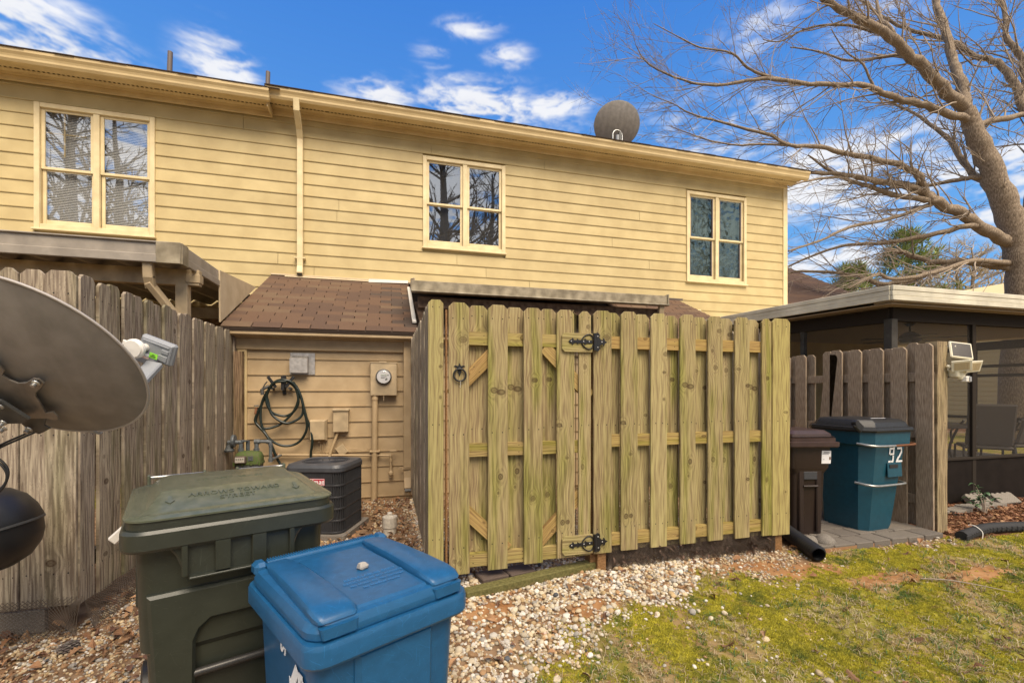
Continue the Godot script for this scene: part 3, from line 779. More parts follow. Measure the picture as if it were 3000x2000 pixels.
func make_fences() -> void:
	var ga := "pieces of the green-tinged board enclosure"
	# ---- gate
	var g := thing("board_gate", "green-tinged board gate with black ring handle and two ornate black hinges", "gate", Vector3.ZERO, 0, ga)
	var spec := [[0.393, 0.531, 0.095, 1.929], [0.658, 0.797, 0.103, 1.926], [0.917, 1.055, 0.118, 1.917], [1.166, 1.30, 0.135, 1.915], [1.328, 1.423, 0.14, 1.911]]
	var ci := 0
	for s in spec:
		part("board", picket(s[1] - s[0], s[3] - s[2], ci % 8, tint(0.94, 0.93, 0.85), 0.03), M.wood_new, g, Transform3D(Basis(Vector3.BACK, rng.randf_range(-0.003, 0.003)), Vector3(s[0], s[2], -3.067)))
		ci += 1
	for s in [[0.528, 0.668], [0.795, 0.932], [1.05, 1.178], [1.285, 1.335]]:
		part("board", picket(s[1] - s[0], 1.80, (ci + 3) % 8, tint(1.0, 0.98, 0.92), 0.03), M.wood_new, g, Transform3D(Basis(), Vector3(s[0], 0.125, -3.125)))
		ci += 1
	for y in [1.647, 0.884, 0.132]:
		part("rail", rail(1.03, 0.09, ci % 8, tint(1.12, 0.90, 0.66)), M.wood_new, g, Transform3D(Basis(), Vector3(0.396, y, -3.106)))
		ci += 1
	for q in [[Vector2(0.44, 1.30), Vector2(0.78, 1.645)], [Vector2(1.045, 1.645), Vector2(1.40, 1.29)], [Vector2(0.43, 0.56), Vector2(0.77, 0.225)], [Vector2(1.03, 0.225), Vector2(1.40, 0.59)]]:
		var l: float = q[0].distance_to(q[1])
		part("brace", rail(l, 0.088, ci % 8, tint(1.10, 0.86, 0.62), 0.034), M.wood_new, g, Transform3D(Basis(Vector3.BACK, (q[1] - q[0]).angle()), Vector3(q[0].x, q[0].y - 0.03, -3.1045)))
		ci += 1
	for q in [[1.195, 1.614, 0.0], [1.196, 0.158, 0.06]]:
		var b := MB.new(); b.col = tint(1.0, 1.0, 0.85)
		b.xf = Transform3D(Basis(Vector3(0, 1, 0), Vector3(1, 0, 0), Vector3(0, 0, -1)), Vector3(0, 0, 0.016))
		b.prism(PackedVector2Array([Vector2(0.02, 0), Vector2(0.115, 0), Vector2(0.135, 0.02), Vector2(0.135, 0.235), Vector2(0, 0.235), Vector2(0, 0.02)]), 0, 0.016, 0.002, Rect2(4.05 / 8.0, 0.2, 0.8, 0.5))
		part("hinge_board", b.mesh(), M.wood_new, g, Transform3D(Basis(Vector3.BACK, 0.0), Vector3(q[0], q[1], -3.0485)))
	make_hinge(g, Vector3(1.447, 1.688, -3.031), 0.0)
	make_hinge(g, Vector3(1.45, 0.232, -3.031), 0.03)
	# ring handle
	var rh := Node3D.new(); rh.name = "ring_handle"; rh.position = Vector3(0.462, 1.475, -3.049); g.add_child(rh, true)
	var rp := MB.new()
	rp.prism(PackedVector2Array([Vector2(0, 0.047), Vector2(-0.009, 0.026), Vector2(-0.028, 0.031), Vector2(-0.04, 0.024), Vector2(-0.022, 0.018), Vector2(-0.016, 0.006), Vector2(-0.009, -0.02), Vector2(0, -0.046), Vector2(0.009, -0.02), Vector2(0.016, 0.006), Vector2(0.022, 0.018), Vector2(0.04, 0.024), Vector2(0.028, 0.031), Vector2(0.009, 0.026)]), 0, 0.004, 0.001)
	put("back_plate", rp, M.black_iron, rh)
	var rpts := []
	for i in 25: rpts.append(Vector3(0.041 * sin(TAU * i / 24), -0.041 + 0.041 * cos(TAU * i / 24) + 0.006, 0.013))
	put("ring", tubem(rpts, 0.0062, 8, false), M.black_iron, rh)
	var bo := MB.new(); dome(bo, Vector3(0, 0.006, 0.003), 0.013, 0.016); put("boss", bo, M.black_iron, rh)
	put("string", tubem([Vector3(0.004, -0.074, 0.018), Vector3(0.005, -0.10, 0.016), Vector3(0.001, -0.112, 0.014), Vector3(0.006, -0.118, 0.013)], 0.0013, 4), M.white_plastic, rh)
	# ---- front panel beside the gate
	var p := thing("fence_panel", "green-tinged shadowbox fence panel to the right of the gate", "fence", Vector3.ZERO, 0, ga)
	for s in [[1.447, 1.593, 0.14, 1.922], [1.671, 1.809, 0.143, 1.925], [1.92, 2.059, 0.143, 1.922], [2.178, 2.316, 0.145, 1.925], [2.434, 2.57, 0.148, 1.923], [2.683, 2.825, 0.146, 1.925], [2.953, 3.046, 0.145, 1.924], [3.051, 3.229, 0.139, 1.93]]:
		part("board", picket(s[1] - s[0], s[3] - s[2], ci % 8, tint(0.94, 0.93, 0.83) if s[0] < 2.9 else tint(1.02, 1.02, 0.74), 0.03), M.wood_new, p, Transform3D(Basis(Vector3.BACK, rng.randf_range(-0.003, 0.003)), Vector3(s[0], s[2], -3.067)))
		ci += 3
	for s in [[1.585, 1.69], [1.838, 1.94], [2.092, 2.20], [2.352, 2.46], [2.61, 2.714], [2.87, 2.968]]:
		part("board", picket(s[1] - s[0] + 0.02, 1.79, ci % 8, tint(1.0, 1.0, 0.90), 0.03), M.wood_new, p, Transform3D(Basis(Vector3.BACK, rng.randf_range(-0.003, 0.003)), Vector3(s[0] - 0.02, 0.13, -3.125)))
		ci += 5
	for y in [1.648, 0.918, 0.184]:
		part("rail", rail(1.72, 0.09, ci % 8, tint(1.2, 0.90, 0.62)), M.wood_new, p, Transform3D(Basis(), Vector3(1.455, y, -3.106)))
		ci += 3
	for x in [1.49, 3.13]:
		part("post", boxm(Vector3.ZERO, Vector3(0.089, 1.75, 0.089), 0.003).mesh(), M.post_orange, p, Transform3D(Basis(), Vector3(x, 0.855, -3.155)))
	part("post_foot", boxm(Vector3.ZERO, Vector3(0.07, 0.30, 0.05), 0.003).mesh(), M.post_orange, p, Transform3D(Basis(), Vector3(1.525, 0.06, -3.10)))
	part("post_foot", boxm(Vector3.ZERO, Vector3(0.07, 0.30, 0.05), 0.003).mesh(), M.post_orange, p, Transform3D(Basis(), Vector3(3.14, 0.06, -3.10)))
	# ---- narrow post board left of the gate, then the side run back to the house
	var sd := thing("side_fence", "pale weathered fence run from the gate post back to the house", "fence", Vector3.ZERO, 0, ga)
	part("post_board", picket(0.10, 1.775, 6, tint(1.0, 1.02, 0.82), 0.022), M.wood_new, sd, Transform3D(Basis(), Vector3(0.254, 0.165, -3.067)))
	part("post", boxm(Vector3.ZERO, Vector3(0.089, 1.8, 0.089), 0.003).mesh(), M.dark_wood, sd, Transform3D(Basis(), Vector3(0.315, 0.92, -3.125)))
	part("trim_strip", boxm(Vector3.ZERO, Vector3(0.014, 1.72, 0.04), 0.002).mesh(), M.post_orange, sd, Transform3D(Basis(), Vector3(0.376, 1.02, -3.085)))
	var z := -3.095
	while z > -5.68:
		var w := 0.138
		part("board", picket(w, rng.randf_range(1.77, 1.80), rng.randi() % 8, tint(1.35, 1.42, 1.5, 0.1), 0.03), M.wood_old, sd, Transform3D(Basis(Vector3.UP, -PI / 2) * Basis(Vector3.BACK, rng.randf_range(-0.004, 0.004)), Vector3(0.275 + rng.randf_range(-0.004, 0.004), 0.145, z - w)))
		z -= w + 0.05
	for y in [0.25, 0.95, 1.6]:
		part("rail", rail(2.6, 0.085, 3, tint(0.9, 0.8, 0.6)), M.wood_new, sd, Transform3D(Basis(Vector3.UP, PI / 2), Vector3(0.28, y, -3.13)))
	# ---- right-hand side of the enclosure, seen through the panel's gaps
	var rs := thing("side_fence", "bleached white-grey fence boards glimpsed through gaps behind the panel", "fence", Vector3.ZERO, 0, ga)
	z = -3.2
	while z > -5.6:
		part("board", picket(0.138, rng.randf_range(1.72, 1.80), rng.randi() % 8, tint(1.9, 2.1, 2.45, 0.1), 0.03), M.wood_old, rs, Transform3D(Basis(Vector3.UP, -PI / 2), Vector3(3.20, 0.12, z - 0.138)))
		z -= 0.145
	for y in [0.3, 1.6]:
		part("rail", rail(2.45, 0.085, 3, tint(1.5, 1.55, 1.6)), M.wood_old, rs, Transform3D(Basis(Vector3.UP, PI / 2), Vector3(3.205, y, -3.2)))
	# ---- left neighbour's fence: a short front run and the long run to the house
	var lf := thing("corner_fence", "tall grey-brown board fence turning a corner behind the big dish", "fence")
	var xs := [-3.30, -3.16, -3.02, -2.88, -2.74, -2.60, -2.46, -2.32, -2.18, -2.02, -1.937, -1.822]
	var we := [0.137, 0.137, 0.137, 0.137, 0.137, 0.137, 0.137, 0.137, 0.155, 0.081, 0.112, 0.144]
	for i in xs.size():
		part("board", picket(we[i], 1.848 + rng.randf_range(0, 0.01), (i * 3) % 8, tint(1.18, 1.13, 1.02, 0.15), 0.028), M.wood_old, lf, Transform3D(Basis(), Vector3(xs[i], 0.148 + rng.randf_range(-0.004, 0.004), -3.107 + (0.012 if i % 2 else 0.0))))
	z = -3.092
	var i2 := 0
	while z > -5.72:
		var w := rng.randf_range(0.120, 0.134)
		var hh := 1.845 + rng.randf_range(-0.012, 0.012)
		part("board", picket(w, hh, rng.randi() % 8, tint(1.22, 1.17, 1.09, 0.18), 0.026), M.wood_old, lf, Transform3D(Basis(Vector3.UP, PI / 2) * Basis(Vector3.BACK, rng.randf_range(-0.004, 0.004)), Vector3(-1.672 + (0.0 if i2 % 2 else -0.013) + rng.randf_range(-0.003, 0.003), 0.14, z)))
		z -= w + (0.004 if i2 % 2 else 0.014)
		i2 += 1
	for y in [0.3, 0.95, 1.65]:
		part("rail", rail(2.65, 0.088, 2, tint(0.7, 0.66, 0.6)), M.wood_old, lf, Transform3D(Basis(Vector3.UP, PI / 2), Vector3(-1.735, y, -3.1)))
		part("rail", rail(1.6, 0.088, 5, tint(0.7, 0.66, 0.6)), M.wood_old, lf, Transform3D(Basis(), Vector3(-3.3, y, -3.16)))
	for q in [Vector3(-1.78, 0.9, -3.16), Vector3(-1.74, 0.9, -4.4)]:
		part("post", boxm(Vector3.ZERO, Vector3(0.09, 1.85, 0.09), 0.003).mesh(), M.dark_wood, lf, Transform3D(Basis(), q))
	part("post", picket(0.085, 1.66, 1, tint(0.75, 0.62, 0.5), 0.0, 0.085), M.wood_old, lf, Transform3D(Basis(), Vector3(-1.655, 0.11, -5.74)))
	# ---- right-hand fence by the bins
	var rf := thing("shadowbox_fence", "low weathered grey picket fence with leaning broken board beside the bins", "fence")
	z = -3.03
	var k := 0
	while z > -5.3:
		var w := 0.145
		var white := k == 6
		var tn := tint(1.35, 1.55, 1.8, 0.05) if white or k == 7 else tint(1.0, 1.0, 1.0, 0.12)
		var hh := 1.74 + rng.randf_range(-0.015, 0.015)
		if k == 0: hh = 1.765
		var bs := Basis(Vector3.UP, -PI / 2)
		if k == 5: bs = bs * Basis(Vector3.BACK, -0.11)
		part("board", picket(w, hh, (k * 5) % 8, tn, 0.03), M.fence_taupe, rf, Transform3D(bs * Basis(Vector3.BACK, rng.randf_range(-0.006, 0.006)), Vector3(4.872, 0.03 if k > 0 else 0.01, z - w)))
		if k < 10: part("board", picket(0.12, hh - 0.01, (k * 3 + 1) % 8, tint(0.95, 0.95, 0.95, 0.15), 0.03), M.fence_taupe, rf, Transform3D(Basis(Vector3.UP, -PI / 2), Vector3(4.935, 0.04, z - w - 0.13)))
		z -= 0.222
		k += 1
	for y in [0.25, 0.88, 1.42]:
		part("rail", rail(2.2, 0.085, 2, tint(1, 1, 1)), M.fence_taupe, rf, Transform3D(Basis(Vector3.UP, PI / 2), Vector3(4.888, y, -3.04)))
	part("end_post", picket(0.13, 1.77, 6, tint(1.0, 0.93, 0.74), 0.0, 0.10), M.wood_old, rf, Transform3D(Basis(), Vector3(4.892, 0.02, -3.12)))
	# ---- wire mesh skirts
	mesh_skirt(lf, Vector3(-3.2, 0, -3.07), Vector3(-1.64, 0, -3.06), 0.0, 0.20, 0.05)
	mesh_skirt(lf, Vector3(-1.63, 0, -3.06), Vector3(-1.62, 0, -5.6), 0.0, 0.17, 0.05)
	mesh_skirt(p, Vector3(1.57, 0, -3.075), Vector3(3.1, 0, -3.075), 0.0, 0.2, 0.0)
	# boards of the planter edge behind the left skirt
	single("ground_board", boxm(Vector3.ZERO, Vector3(1.35, 0.12, 0.03), 0.003), M.concrete, "pale board lying under the corner fence behind wire mesh", "board", Vector3(-2.5, 0.07, -3.10), 0.0)
	single("threshold_timber", boxm(Vector3(0, 0.03, 0), Vector3(1.06, 0.055, 0.085), 0.006), M.timber_green, "mossy green landscape timber lying along the ground before the gate", "timber", Vector3(0.985, 0.0, -3.02), 0.245)
	for q in [[0.70, -3.115, 0.2], [0.905, -3.145, 0.22]]:
		single("paving_brick", boxm(Vector3(0, 0.025, 0), Vector3(0.20, 0.05, 0.15), 0.006), M.paver_red, "cracked reddish concrete brick under the gate, %s of the two" % ("left" if q[0] < 0.8 else "right"), "brick", Vector3(q[0], 0.005, q[1]), q[2], "bricks under the gate")

func mesh_skirt(parent: Node, a: Vector3, c: Vector3, y0: float, y1: float, lean: float) -> void:
	# diamond wire: two families of thin strands
	var b := MB.new()
	var l := a.distance_to(c); var dir := (c - a) / l; var out := dir.cross(Vector3.UP)
	if out.z < 0 or (absf(out.z) < 0.1 and out.x < 0): out = -out
	var h := y1 - y0; var step := 0.022; var slope := 0.8
	var s := -h / slope
	while s < l:
		for sg in [1.0, -1.0]:
			var s0: float = s if sg > 0 else s + h / slope; var s1: float = s + h / slope if sg > 0 else s
			var p0 := a + dir * clampf(s0, 0, l) + Vector3.UP * y0 + out * lean; var p1 := a + dir * clampf(s1, 0, l) + Vector3.UP * y1
			if p0.distance_to(p1) > 0.02:
				var mid := (p0 + p1) / 2 + out * (0.012 * sin(s * 9.0) + 0.004)
				b.tube([p0, mid, p1], 0.0016, 3, false)
		s += step
	put("wire_mesh", b, M.wire, parent).set_meta("kind", "stuff")

# ------------------------------------------------------------------ patio covers
func make_covers() -> void:
	var c := thing("patio_cover", "brown aluminium patio cover behind the corner fence, with corrugated underside", "patio cover")
	var b := MB.new()
	# gutter-like front fascia: two bands with a step, wrapped round the corner
	for q in [[2.585, 0.11, 0.0], [2.495, 0.075, 0.022]]:
		b.box(Vector3(-3.9, q[0], -4.70 + q[2]), Vector3(4.2, q[1], 0.03), 0.006)
	b.box(Vector3(-3.9, 2.64, -4.69), Vector3(4.2, 0.012, 0.05), 0.003)
	put("fascia", b, M.bronze_metal, c)
	b = MB.new()
	b.box(Vector3(-1.80, 2.56, -5.28), Vector3(0.03, 0.17, 1.15), 0.006); b.box(Vector3(-1.785, 2.50, -5.26), Vector3(0.03, 0.07, 1.15), 0.006)
	put("side_fascia", b, M.bronze_metal, c)
	put("corner_cap", boxm(Vector3(-1.875, 2.55, -4.675), Vector3(0.19, 0.19, 0.03), 0.005), M.gutter_tan, c)
	put("corner_cap", boxm(Vector3(-1.787, 2.55, -4.74), Vector3(0.035, 0.19, 0.13), 0.005), M.gutter_tan, c)
	# W-shaped roof panels, each a part
	for i in 14:
		var pb := MB.new()
		var x0 := -1.84 - i * 0.30
		var prof := [[0.0, 0.07], [-0.05, 0.07], [-0.13, 0.0], [-0.18, 0.0], [-0.26, 0.07], [-0.297, 0.07]]
		for j in prof.size() - 1:
			var p: Array = prof[j]; var q: Array = prof[j + 1]
			var z0 := -4.72; var z1 := -7.78
			pb.quad(Vector3(x0 + q[0], 2.47 + q[1], z0), Vector3(x0 + p[0], 2.47 + p[1], z0), Vector3(x0 + p[0], 2.62 + p[1], z1), Vector3(x0 + q[0], 2.62 + q[1], z1))
		pb.soften(1.0)
		put("roof_panel", pb, M.cover_under, c)
	put("beam", boxm(Vector3(-3.8, 2.41, -5.02), Vector3(4.1, 0.15, 0.07), 0.004), M.beige_metal, c)
	put("beam_end", boxm(Vector3(-1.80, 2.40, -5.02), Vector3(0.12, 0.08, 0.09), 0.004), M.beige_metal, c)
	put("rear_beam", boxm(Vector3(-3.8, 2.42, -7.3), Vector3(4.1, 0.15, 0.07), 0.004), M.cover_under, c)
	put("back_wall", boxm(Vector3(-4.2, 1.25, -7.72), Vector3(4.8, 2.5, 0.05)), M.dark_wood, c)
	put("post", boxm(Vector3(-1.895, 1.17, -5.02), Vector3(0.10, 2.36, 0.09), 0.004), M.beige_metal, c)
	b = MB.new(); rect_pipe(b, [Vector3(-2.05, 2.46, -4.72), Vector3(-2.05, 2.34, -4.73), Vector3(-2.05, 2.26, -4.77)], 0.075, 0.055)
	var dn := put("downspout", b, M.beige_metal, c)
	b = MB.new()
	var d0 := Vector3(-2.05, 2.28, -4.76); var d1 := Vector3(-1.885, 1.98, -4.93)
	var bs := along(d0, d1).basis
	b.box((d0 + d1) / 2, Vector3(0.055, d0.distance_to(d1) + 0.05, 0.075), 0.006, bs); b.box(Vector3(-1.885, 1.1, -4.94), Vector3(0.075, 1.78, 0.055), 0.006)
	put("elbow", b, M.beige_metal, dn)
	# flashing that closes the cover against the lean-to roof
	b = MB.new(); b.xf = Transform3D(Basis(Vector3(0, 0, 1), Vector3(0, 1, 0), Vector3(-1, 0, 0)), Vector3(-1.775, 0, 0))
	b.prism(PackedVector2Array([Vector2(-5.60, 2.64), Vector2(-5.62, 2.08), Vector2(-7.0, 2.76)]), -0.008, 0.008)
	put("flashing", b, M.flash_tan, c)
	# ---- canopy over the enclosed patio
	var k := thing("patio_canopy", "weathered olive-grey patio canopy above the gate, dark underneath", "canopy")
	var sl := atan2(3.12 - 2.63, 7.78 - 5.6)
	b = MB.new(); b.box(Vector3(2.05, 2.87, -6.69), Vector3(3.46, 0.02, 2.25), 0, Basis(Vector3.RIGHT, sl)); put("roof_sheet", b, M.bronze_metal, k)
	b = MB.new(); b.box(Vector3(2.02, 2.595, -5.59), Vector3(3.52, 0.125, 0.025), 0.004); put("fascia", b, M.gutter_tan, k)
	b = MB.new(); b.box(Vector3(2.02, 2.52, -5.565), Vector3(3.52, 0.022, 0.09), 0.008); put("gutter_lip", b, M.gutter_tan, k)
	put("end_cap", boxm(Vector3(0.30, 2.72, -6.0), Vector3(0.018, 0.12, 0.85), 0.002, Basis(Vector3.RIGHT, sl)), M.flash_tan, k)
	put("end_cap", boxm(Vector3(3.78, 2.60, -5.62), Vector3(0.02, 0.15, 0.12), 0.002), M.gutter_tan, k)
	put("valley_trim", boxm(Vector3(0.31, 2.565, -6.55), Vector3(0.05, 0.035, 1.75), 0.006, Basis(Vector3.RIGHT, 0.452)), M.white_plastic, k)
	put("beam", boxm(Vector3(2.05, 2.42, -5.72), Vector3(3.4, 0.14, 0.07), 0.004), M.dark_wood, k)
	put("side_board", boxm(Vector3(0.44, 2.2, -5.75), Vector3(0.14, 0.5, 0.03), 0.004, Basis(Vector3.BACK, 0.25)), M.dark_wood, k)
	b = MB.new(); rect_pipe(b, [Vector3(3.68, 2.52, -5.58), Vector3(3.68, 2.42, -5.6), Vector3(3.68, 2.25, -5.72), Vector3(3.68, 0.1, -5.72)], 0.075, 0.055)
	put("downspout", b, M.beige_metal, k)

# ------------------------------------------------------------------ things on and before the utility wall
func wallp(x: float, y: float, o := 0.06) -> Vector3: return Vector3(x, y, UZ + o)
func make_utilities() -> void:
	var z := UZ + 0.019
	# stainless exhaust hood
	var v := thing("exhaust_hood", "square stainless exhaust hood above the coiled hose", "vent", Vector3(-0.969, 1.517, z))
	var b := MB.new()
	b.box(Vector3(0, 0.128, 0.004), Vector3(0.268, 0.256, 0.006), 0.002)
	put("plate", b, M.steel, v)
	b = MB.new(); b.xf = Transform3D(Basis(Vector3(0, 0, -1), Vector3(0, 1, 0), Vector3(1, 0, 0)), Vector3(-0.02, 0, 0.007))
	b.prism(PackedVector2Array([Vector2(0, 0.02), Vector2(-0.085, 0.02), Vector2(-0.085, 0.185), Vector2(0, 0.215)]), -0.105, 0.085, 0.003)
	put("hood", b, M.steel, v)
	b = MB.new()
	for i in 9: b.tube([Vector3(-0.1 + i * 0.02, 0.218, 0.012), Vector3(-0.1 + i * 0.02, 0.197, 0.085)], 0.0012, 4, false)
	for i in 3: b.tube([Vector3(-0.105, 0.216 - i * 0.008, 0.02 + i * 0.025), Vector3(0.07, 0.216 - i * 0.008, 0.02 + i * 0.025)], 0.0012, 4, false)
	put("bird_guard", b, M.bracket_dark, v)
	b = MB.new()
	for q in [[-0.12, 0.014], [0.12, 0.014], [-0.12, 0.244], [0.12, 0.244], [0.12, 0.13]]: dome(b, Vector3(q[0], q[1], 0.007), 0.006, 0.004)
	put("rivet", b, M.zinc, v)
	# electric meter
	var e := thing("electric_meter", "tan electric meter box with round glass dial and thick conduit", "meter", Vector3(-0.056, 0, z))
	b = boxm(Vector3(0, 1.468, 0.05), Vector3(0.308, 0.393, 0.10), 0.006); b.box(Vector3(0, 1.667, 0.052), Vector3(0.32, 0.012, 0.11), 0.003); b.box(Vector3(-0.01, 1.678, 0.04), Vector3(0.09, 0.014, 0.05), 0.003)
	put("box", b, M.beige_metal, e)
	var ax := Transform3D(Basis(Vector3.RIGHT, PI / 2), Vector3(0.0, 1.498, 0.10))
	put("collar", lathem([[0.0, 0.0], [0.093, 0.0], [0.093, 0.022], [0.083, 0.03]], 32, ax), M.bracket_dark, e)
	put("face", lathem([[0.078, 0.03], [0.078, 0.036], [0.0, 0.036]], 32, ax), M.meter_face, e)
	var gl := MB.new(); gl.xf = ax; gl.lathe([[0.084, 0.03], [0.084, 0.07], [0.078, 0.082], [0.055, 0.09], [0.0, 0.093]], 32); gl.soften(50)
	put("glass_cover", gl, M.glass_clear, e)
	b = boxm(Vector3(0.0, 1.518, 0.138), Vector3(0.07, 0.018, 0.003)); put("display", b, M.lcd, e)
	b = MB.new(); b.box(Vector3(0.0, 1.492, 0.138), Vector3(0.066, 0.004, 0.002)); b.box(Vector3(-0.01, 1.484, 0.138), Vector3(0.045, 0.003, 0.002)); b.box(Vector3(0.03, 1.468, 0.138), Vector3(0.028, 0.018, 0.002), 0, Basis(Vector3.BACK, 0.7)); b.box(Vector3(-0.012, 1.55, 0.138), Vector3(0.05, 0.003, 0.002)); b.box(Vector3(0.05, 1.518, 0.138), Vector3(0.012, 0.012, 0.002))
	put("print", b, M.bracket_dark, e)
	put("seal_tag", tubem([Vector3(0.0, 1.272, 0.09), Vector3(0.002, 1.25, 0.095), Vector3(-0.002, 1.21, 0.094)], 0.004, 5), M.beige_metal, e)
	b = tubem([Vector3(-0.103, 1.275, 0.05), Vector3(-0.106, 0.62, 0.05), Vector3(-0.112, 0.0, 0.05)], 0.035, 16); b.tube([Vector3(-0.103, 1.275, 0.05), Vector3(-0.103, 1.22, 0.05)], 0.041, 16)
	put("conduit", b, M.util_paint, e)
	put("strap", boxm(Vector3(-0.106, 0.60, 0.045), Vector3(0.12, 0.022, 0.085), 0.004), M.util_paint, e)
	# telephone box, disconnect box, small loose box
	var t := thing("phone_box", "tan telephone box low on the wall with thin cables below", "utility box", Vector3(-0.79, 0.746, z), 0, "boxes on the utility wall")
	var lo := MB.new()
	lo.loft([PackedVector3Array([Vector3(-0.092, 0, 0), Vector3(0.092, 0, 0), Vector3(0.092, 0.246, 0), Vector3(-0.092, 0.246, 0)]), PackedVector3Array([Vector3(-0.092, 0, 0.05), Vector3(0.092, 0, 0.05), Vector3(0.092, 0.246, 0.05), Vector3(-0.092, 0.246, 0.05)]), PackedVector3Array([Vector3(-0.085, 0.018, 0.095), Vector3(0.068, 0.018, 0.095), Vector3(0.068, 0.228, 0.095), Vector3(-0.085, 0.228, 0.095)])])
	put("lid", lo, M.beige_metal, t)
	put("hasp", boxm(Vector3(0.005, -0.012, 0.05), Vector3(0.026, 0.026, 0.008), 0.002), M.beige_metal, t)
	for q in [[0.01, 0.03, -0.03], [0.03, 0.055, 0.02], [0.05, 0.07, 0.05]]:
		put("cable", tubem(smooth_path([Vector3(q[0], 0.0, 0.03), Vector3(q[0] + 0.01, -0.06, 0.035), Vector3(q[1] - 0.01, -0.12, 0.03), Vector3(q[1] + q[2], -0.2, 0.02)], 4), 0.0035, 5), M.util_paint, t)
	var d := thing("disconnect_box", "taller tan box with hooded lid right of the phone box", "utility box", Vector3(-0.544, 0.844, z), 0, "boxes on the utility wall")
	b = boxm(Vector3(0, 0.135, 0.045), Vector3(0.17, 0.27, 0.09), 0.005); put("case", b, M.beige_metal, d)
	b = boxm(Vector3(0, 0.262, 0.05), Vector3(0.186, 0.03, 0.11), 0.005); b.box(Vector3(0.1, 0.27, 0.05), Vector3(0.02, 0.012, 0.012), 0.002); put("hood", b, M.beige_metal, d)
	put("conduit", tubem(smooth_path([Vector3(-0.035, 0.0, 0.05), Vector3(-0.06, -0.08, 0.05), Vector3(-0.12, -0.26, 0.06), Vector3(-0.14, -0.42, 0.1)], 4), 0.016, 10), M.util_paint, d)
	var sb := thing("junction_box", "small tilted tan box hanging from wires behind the condenser", "utility box", Vector3(-0.535, 0.625, z + 0.03), 0, "boxes on the utility wall")
	put("case", boxm(Vector3.ZERO, Vector3(0.10, 0.115, 0.05), 0.004, Basis(Vector3.BACK, 0.62)), M.beige_metal, sb)
	put("wire", tubem(smooth_path([Vector3(-0.05, 0.01, 0.01), Vector3(-0.09, 0.03, 0.0), Vector3(-0.11, 0.0, 0.0)], 4), 0.004, 5), M.util_paint, sb)
	put("wire", tubem(smooth_path([Vector3(0.05, -0.01, 0.01), Vector3(0.12, 0.02, 0.0), Vector3(0.24, -0.01, 0.0), Vector3(0.33, 0.02, -0.01)], 5), 0.004, 5), M.util_paint, sb)
	# gas line along the wall
	var gp := thing("gas_line", "thin tan pipe along the wall ending in a valve", "pipe", Vector3(0, 0, z + 0.03))
	put("pipe", tubem([Vector3(-1.24, 0.597, 0.02), Vector3(-0.6, 0.57, 0.02), Vector3(0.02, 0.541, 0.02)], 0.013, 10), M.util_paint, gp)
	put("drop", tubem([Vector3(0.024, 0.545, 0.02), Vector3(0.028, 0.33, 0.02)], 0.013, 10), M.util_paint, gp)
	b = MB.new(); b.box(Vector3(0.022, 0.542, 0.02), Vector3(0.038, 0.036, 0.036), 0.01); b.tube([Vector3(0.027, 0.50, 0.02), Vector3(0.027, 0.47, 0.02)], 0.018, 8); put("elbow", b, M.util_paint, gp)
	b = lathem([[0.0, 0], [0.01, 0.0], [0.012, 0.02], [0.03, 0.035], [0.03, 0.06], [0.02, 0.075], [0.014, 0.09]], 8, Transform3D(Basis(), Vector3(0.028, 0.275, 0.02))); b.box(Vector3(0.028, 0.325, 0.02), Vector3(0.075, 0.018, 0.03), 0.004); put("valve", b, M.util_paint, gp)
	b = tubem([Vector3(-1.30, 0.597, 0.02), Vector3(-1.225, 0.597, 0.02)], 0.019, 10); put("union", b, M.rust, gp)
	# wall downspout
	var ds := thing("wall_downspout", "ribbed tan downspout at the right end of the utility wall", "downspout")
	b = MB.new(); rect_pipe(b, [Vector3(0.222, 1.92, UZ + 0.06), Vector3(0.222, 0.35, UZ + 0.06), Vector3(0.224, 0.26, UZ + 0.075), Vector3(0.226, 0.15, UZ + 0.14)], 0.088, 0.062); put("pipe", b, M.util_paint, ds)
	put("outlet", boxm(Vector3(0.226, 0.125, UZ + 0.155), Vector3(0.074, 0.03, 0.05), 0.0, Basis(Vector3.RIGHT, -0.5)), M.black_rubber, ds)
	b = MB.new()
	for i in 4: b.tube([Vector3(0.12, 0.375 + i * 0.009, UZ + 0.10), Vector3(0.2, 0.372 + i * 0.01, UZ + 0.102), Vector3(0.285, 0.378 + i * 0.008, UZ + 0.10)], 0.004, 5)
	put("rope", b, M.util_paint, ds)
	# hose hanger, hose
	var hg := thing("hose_hanger", "black three-pronged hose hanger screwed to the wall", "hose hanger", Vector3(-1.165, 1.34, z))
	for q in [[0.0, 0.08, 0.0], [-0.11, 0.09, 0.6], [0.075, 0.09, -0.6]]:
		b = MB.new(); b.tube([Vector3(q[0], q[1] - 0.08, 0.01), Vector3(q[0], q[1] - 0.07, 0.10)], 0.016, 8); b.box(Vector3(q[0], q[1] - 0.0, 0.10), Vector3(0.034, 0.15, 0.008), 0.003, Basis(Vector3.BACK, q[2])); put("prong", b, M.black_rubber, hg)
	put("back_plate", boxm(Vector3(0, 0.06, 0.006), Vector3(0.04, 0.22, 0.012), 0.004), M.black_rubber, hg)
	var ho := thing("garden_hose", "dark green garden hose coiled on its hanger and trailing behind the condenser", "hose", Vector3(0, 0, 0))
	var zz := UZ + 0.10
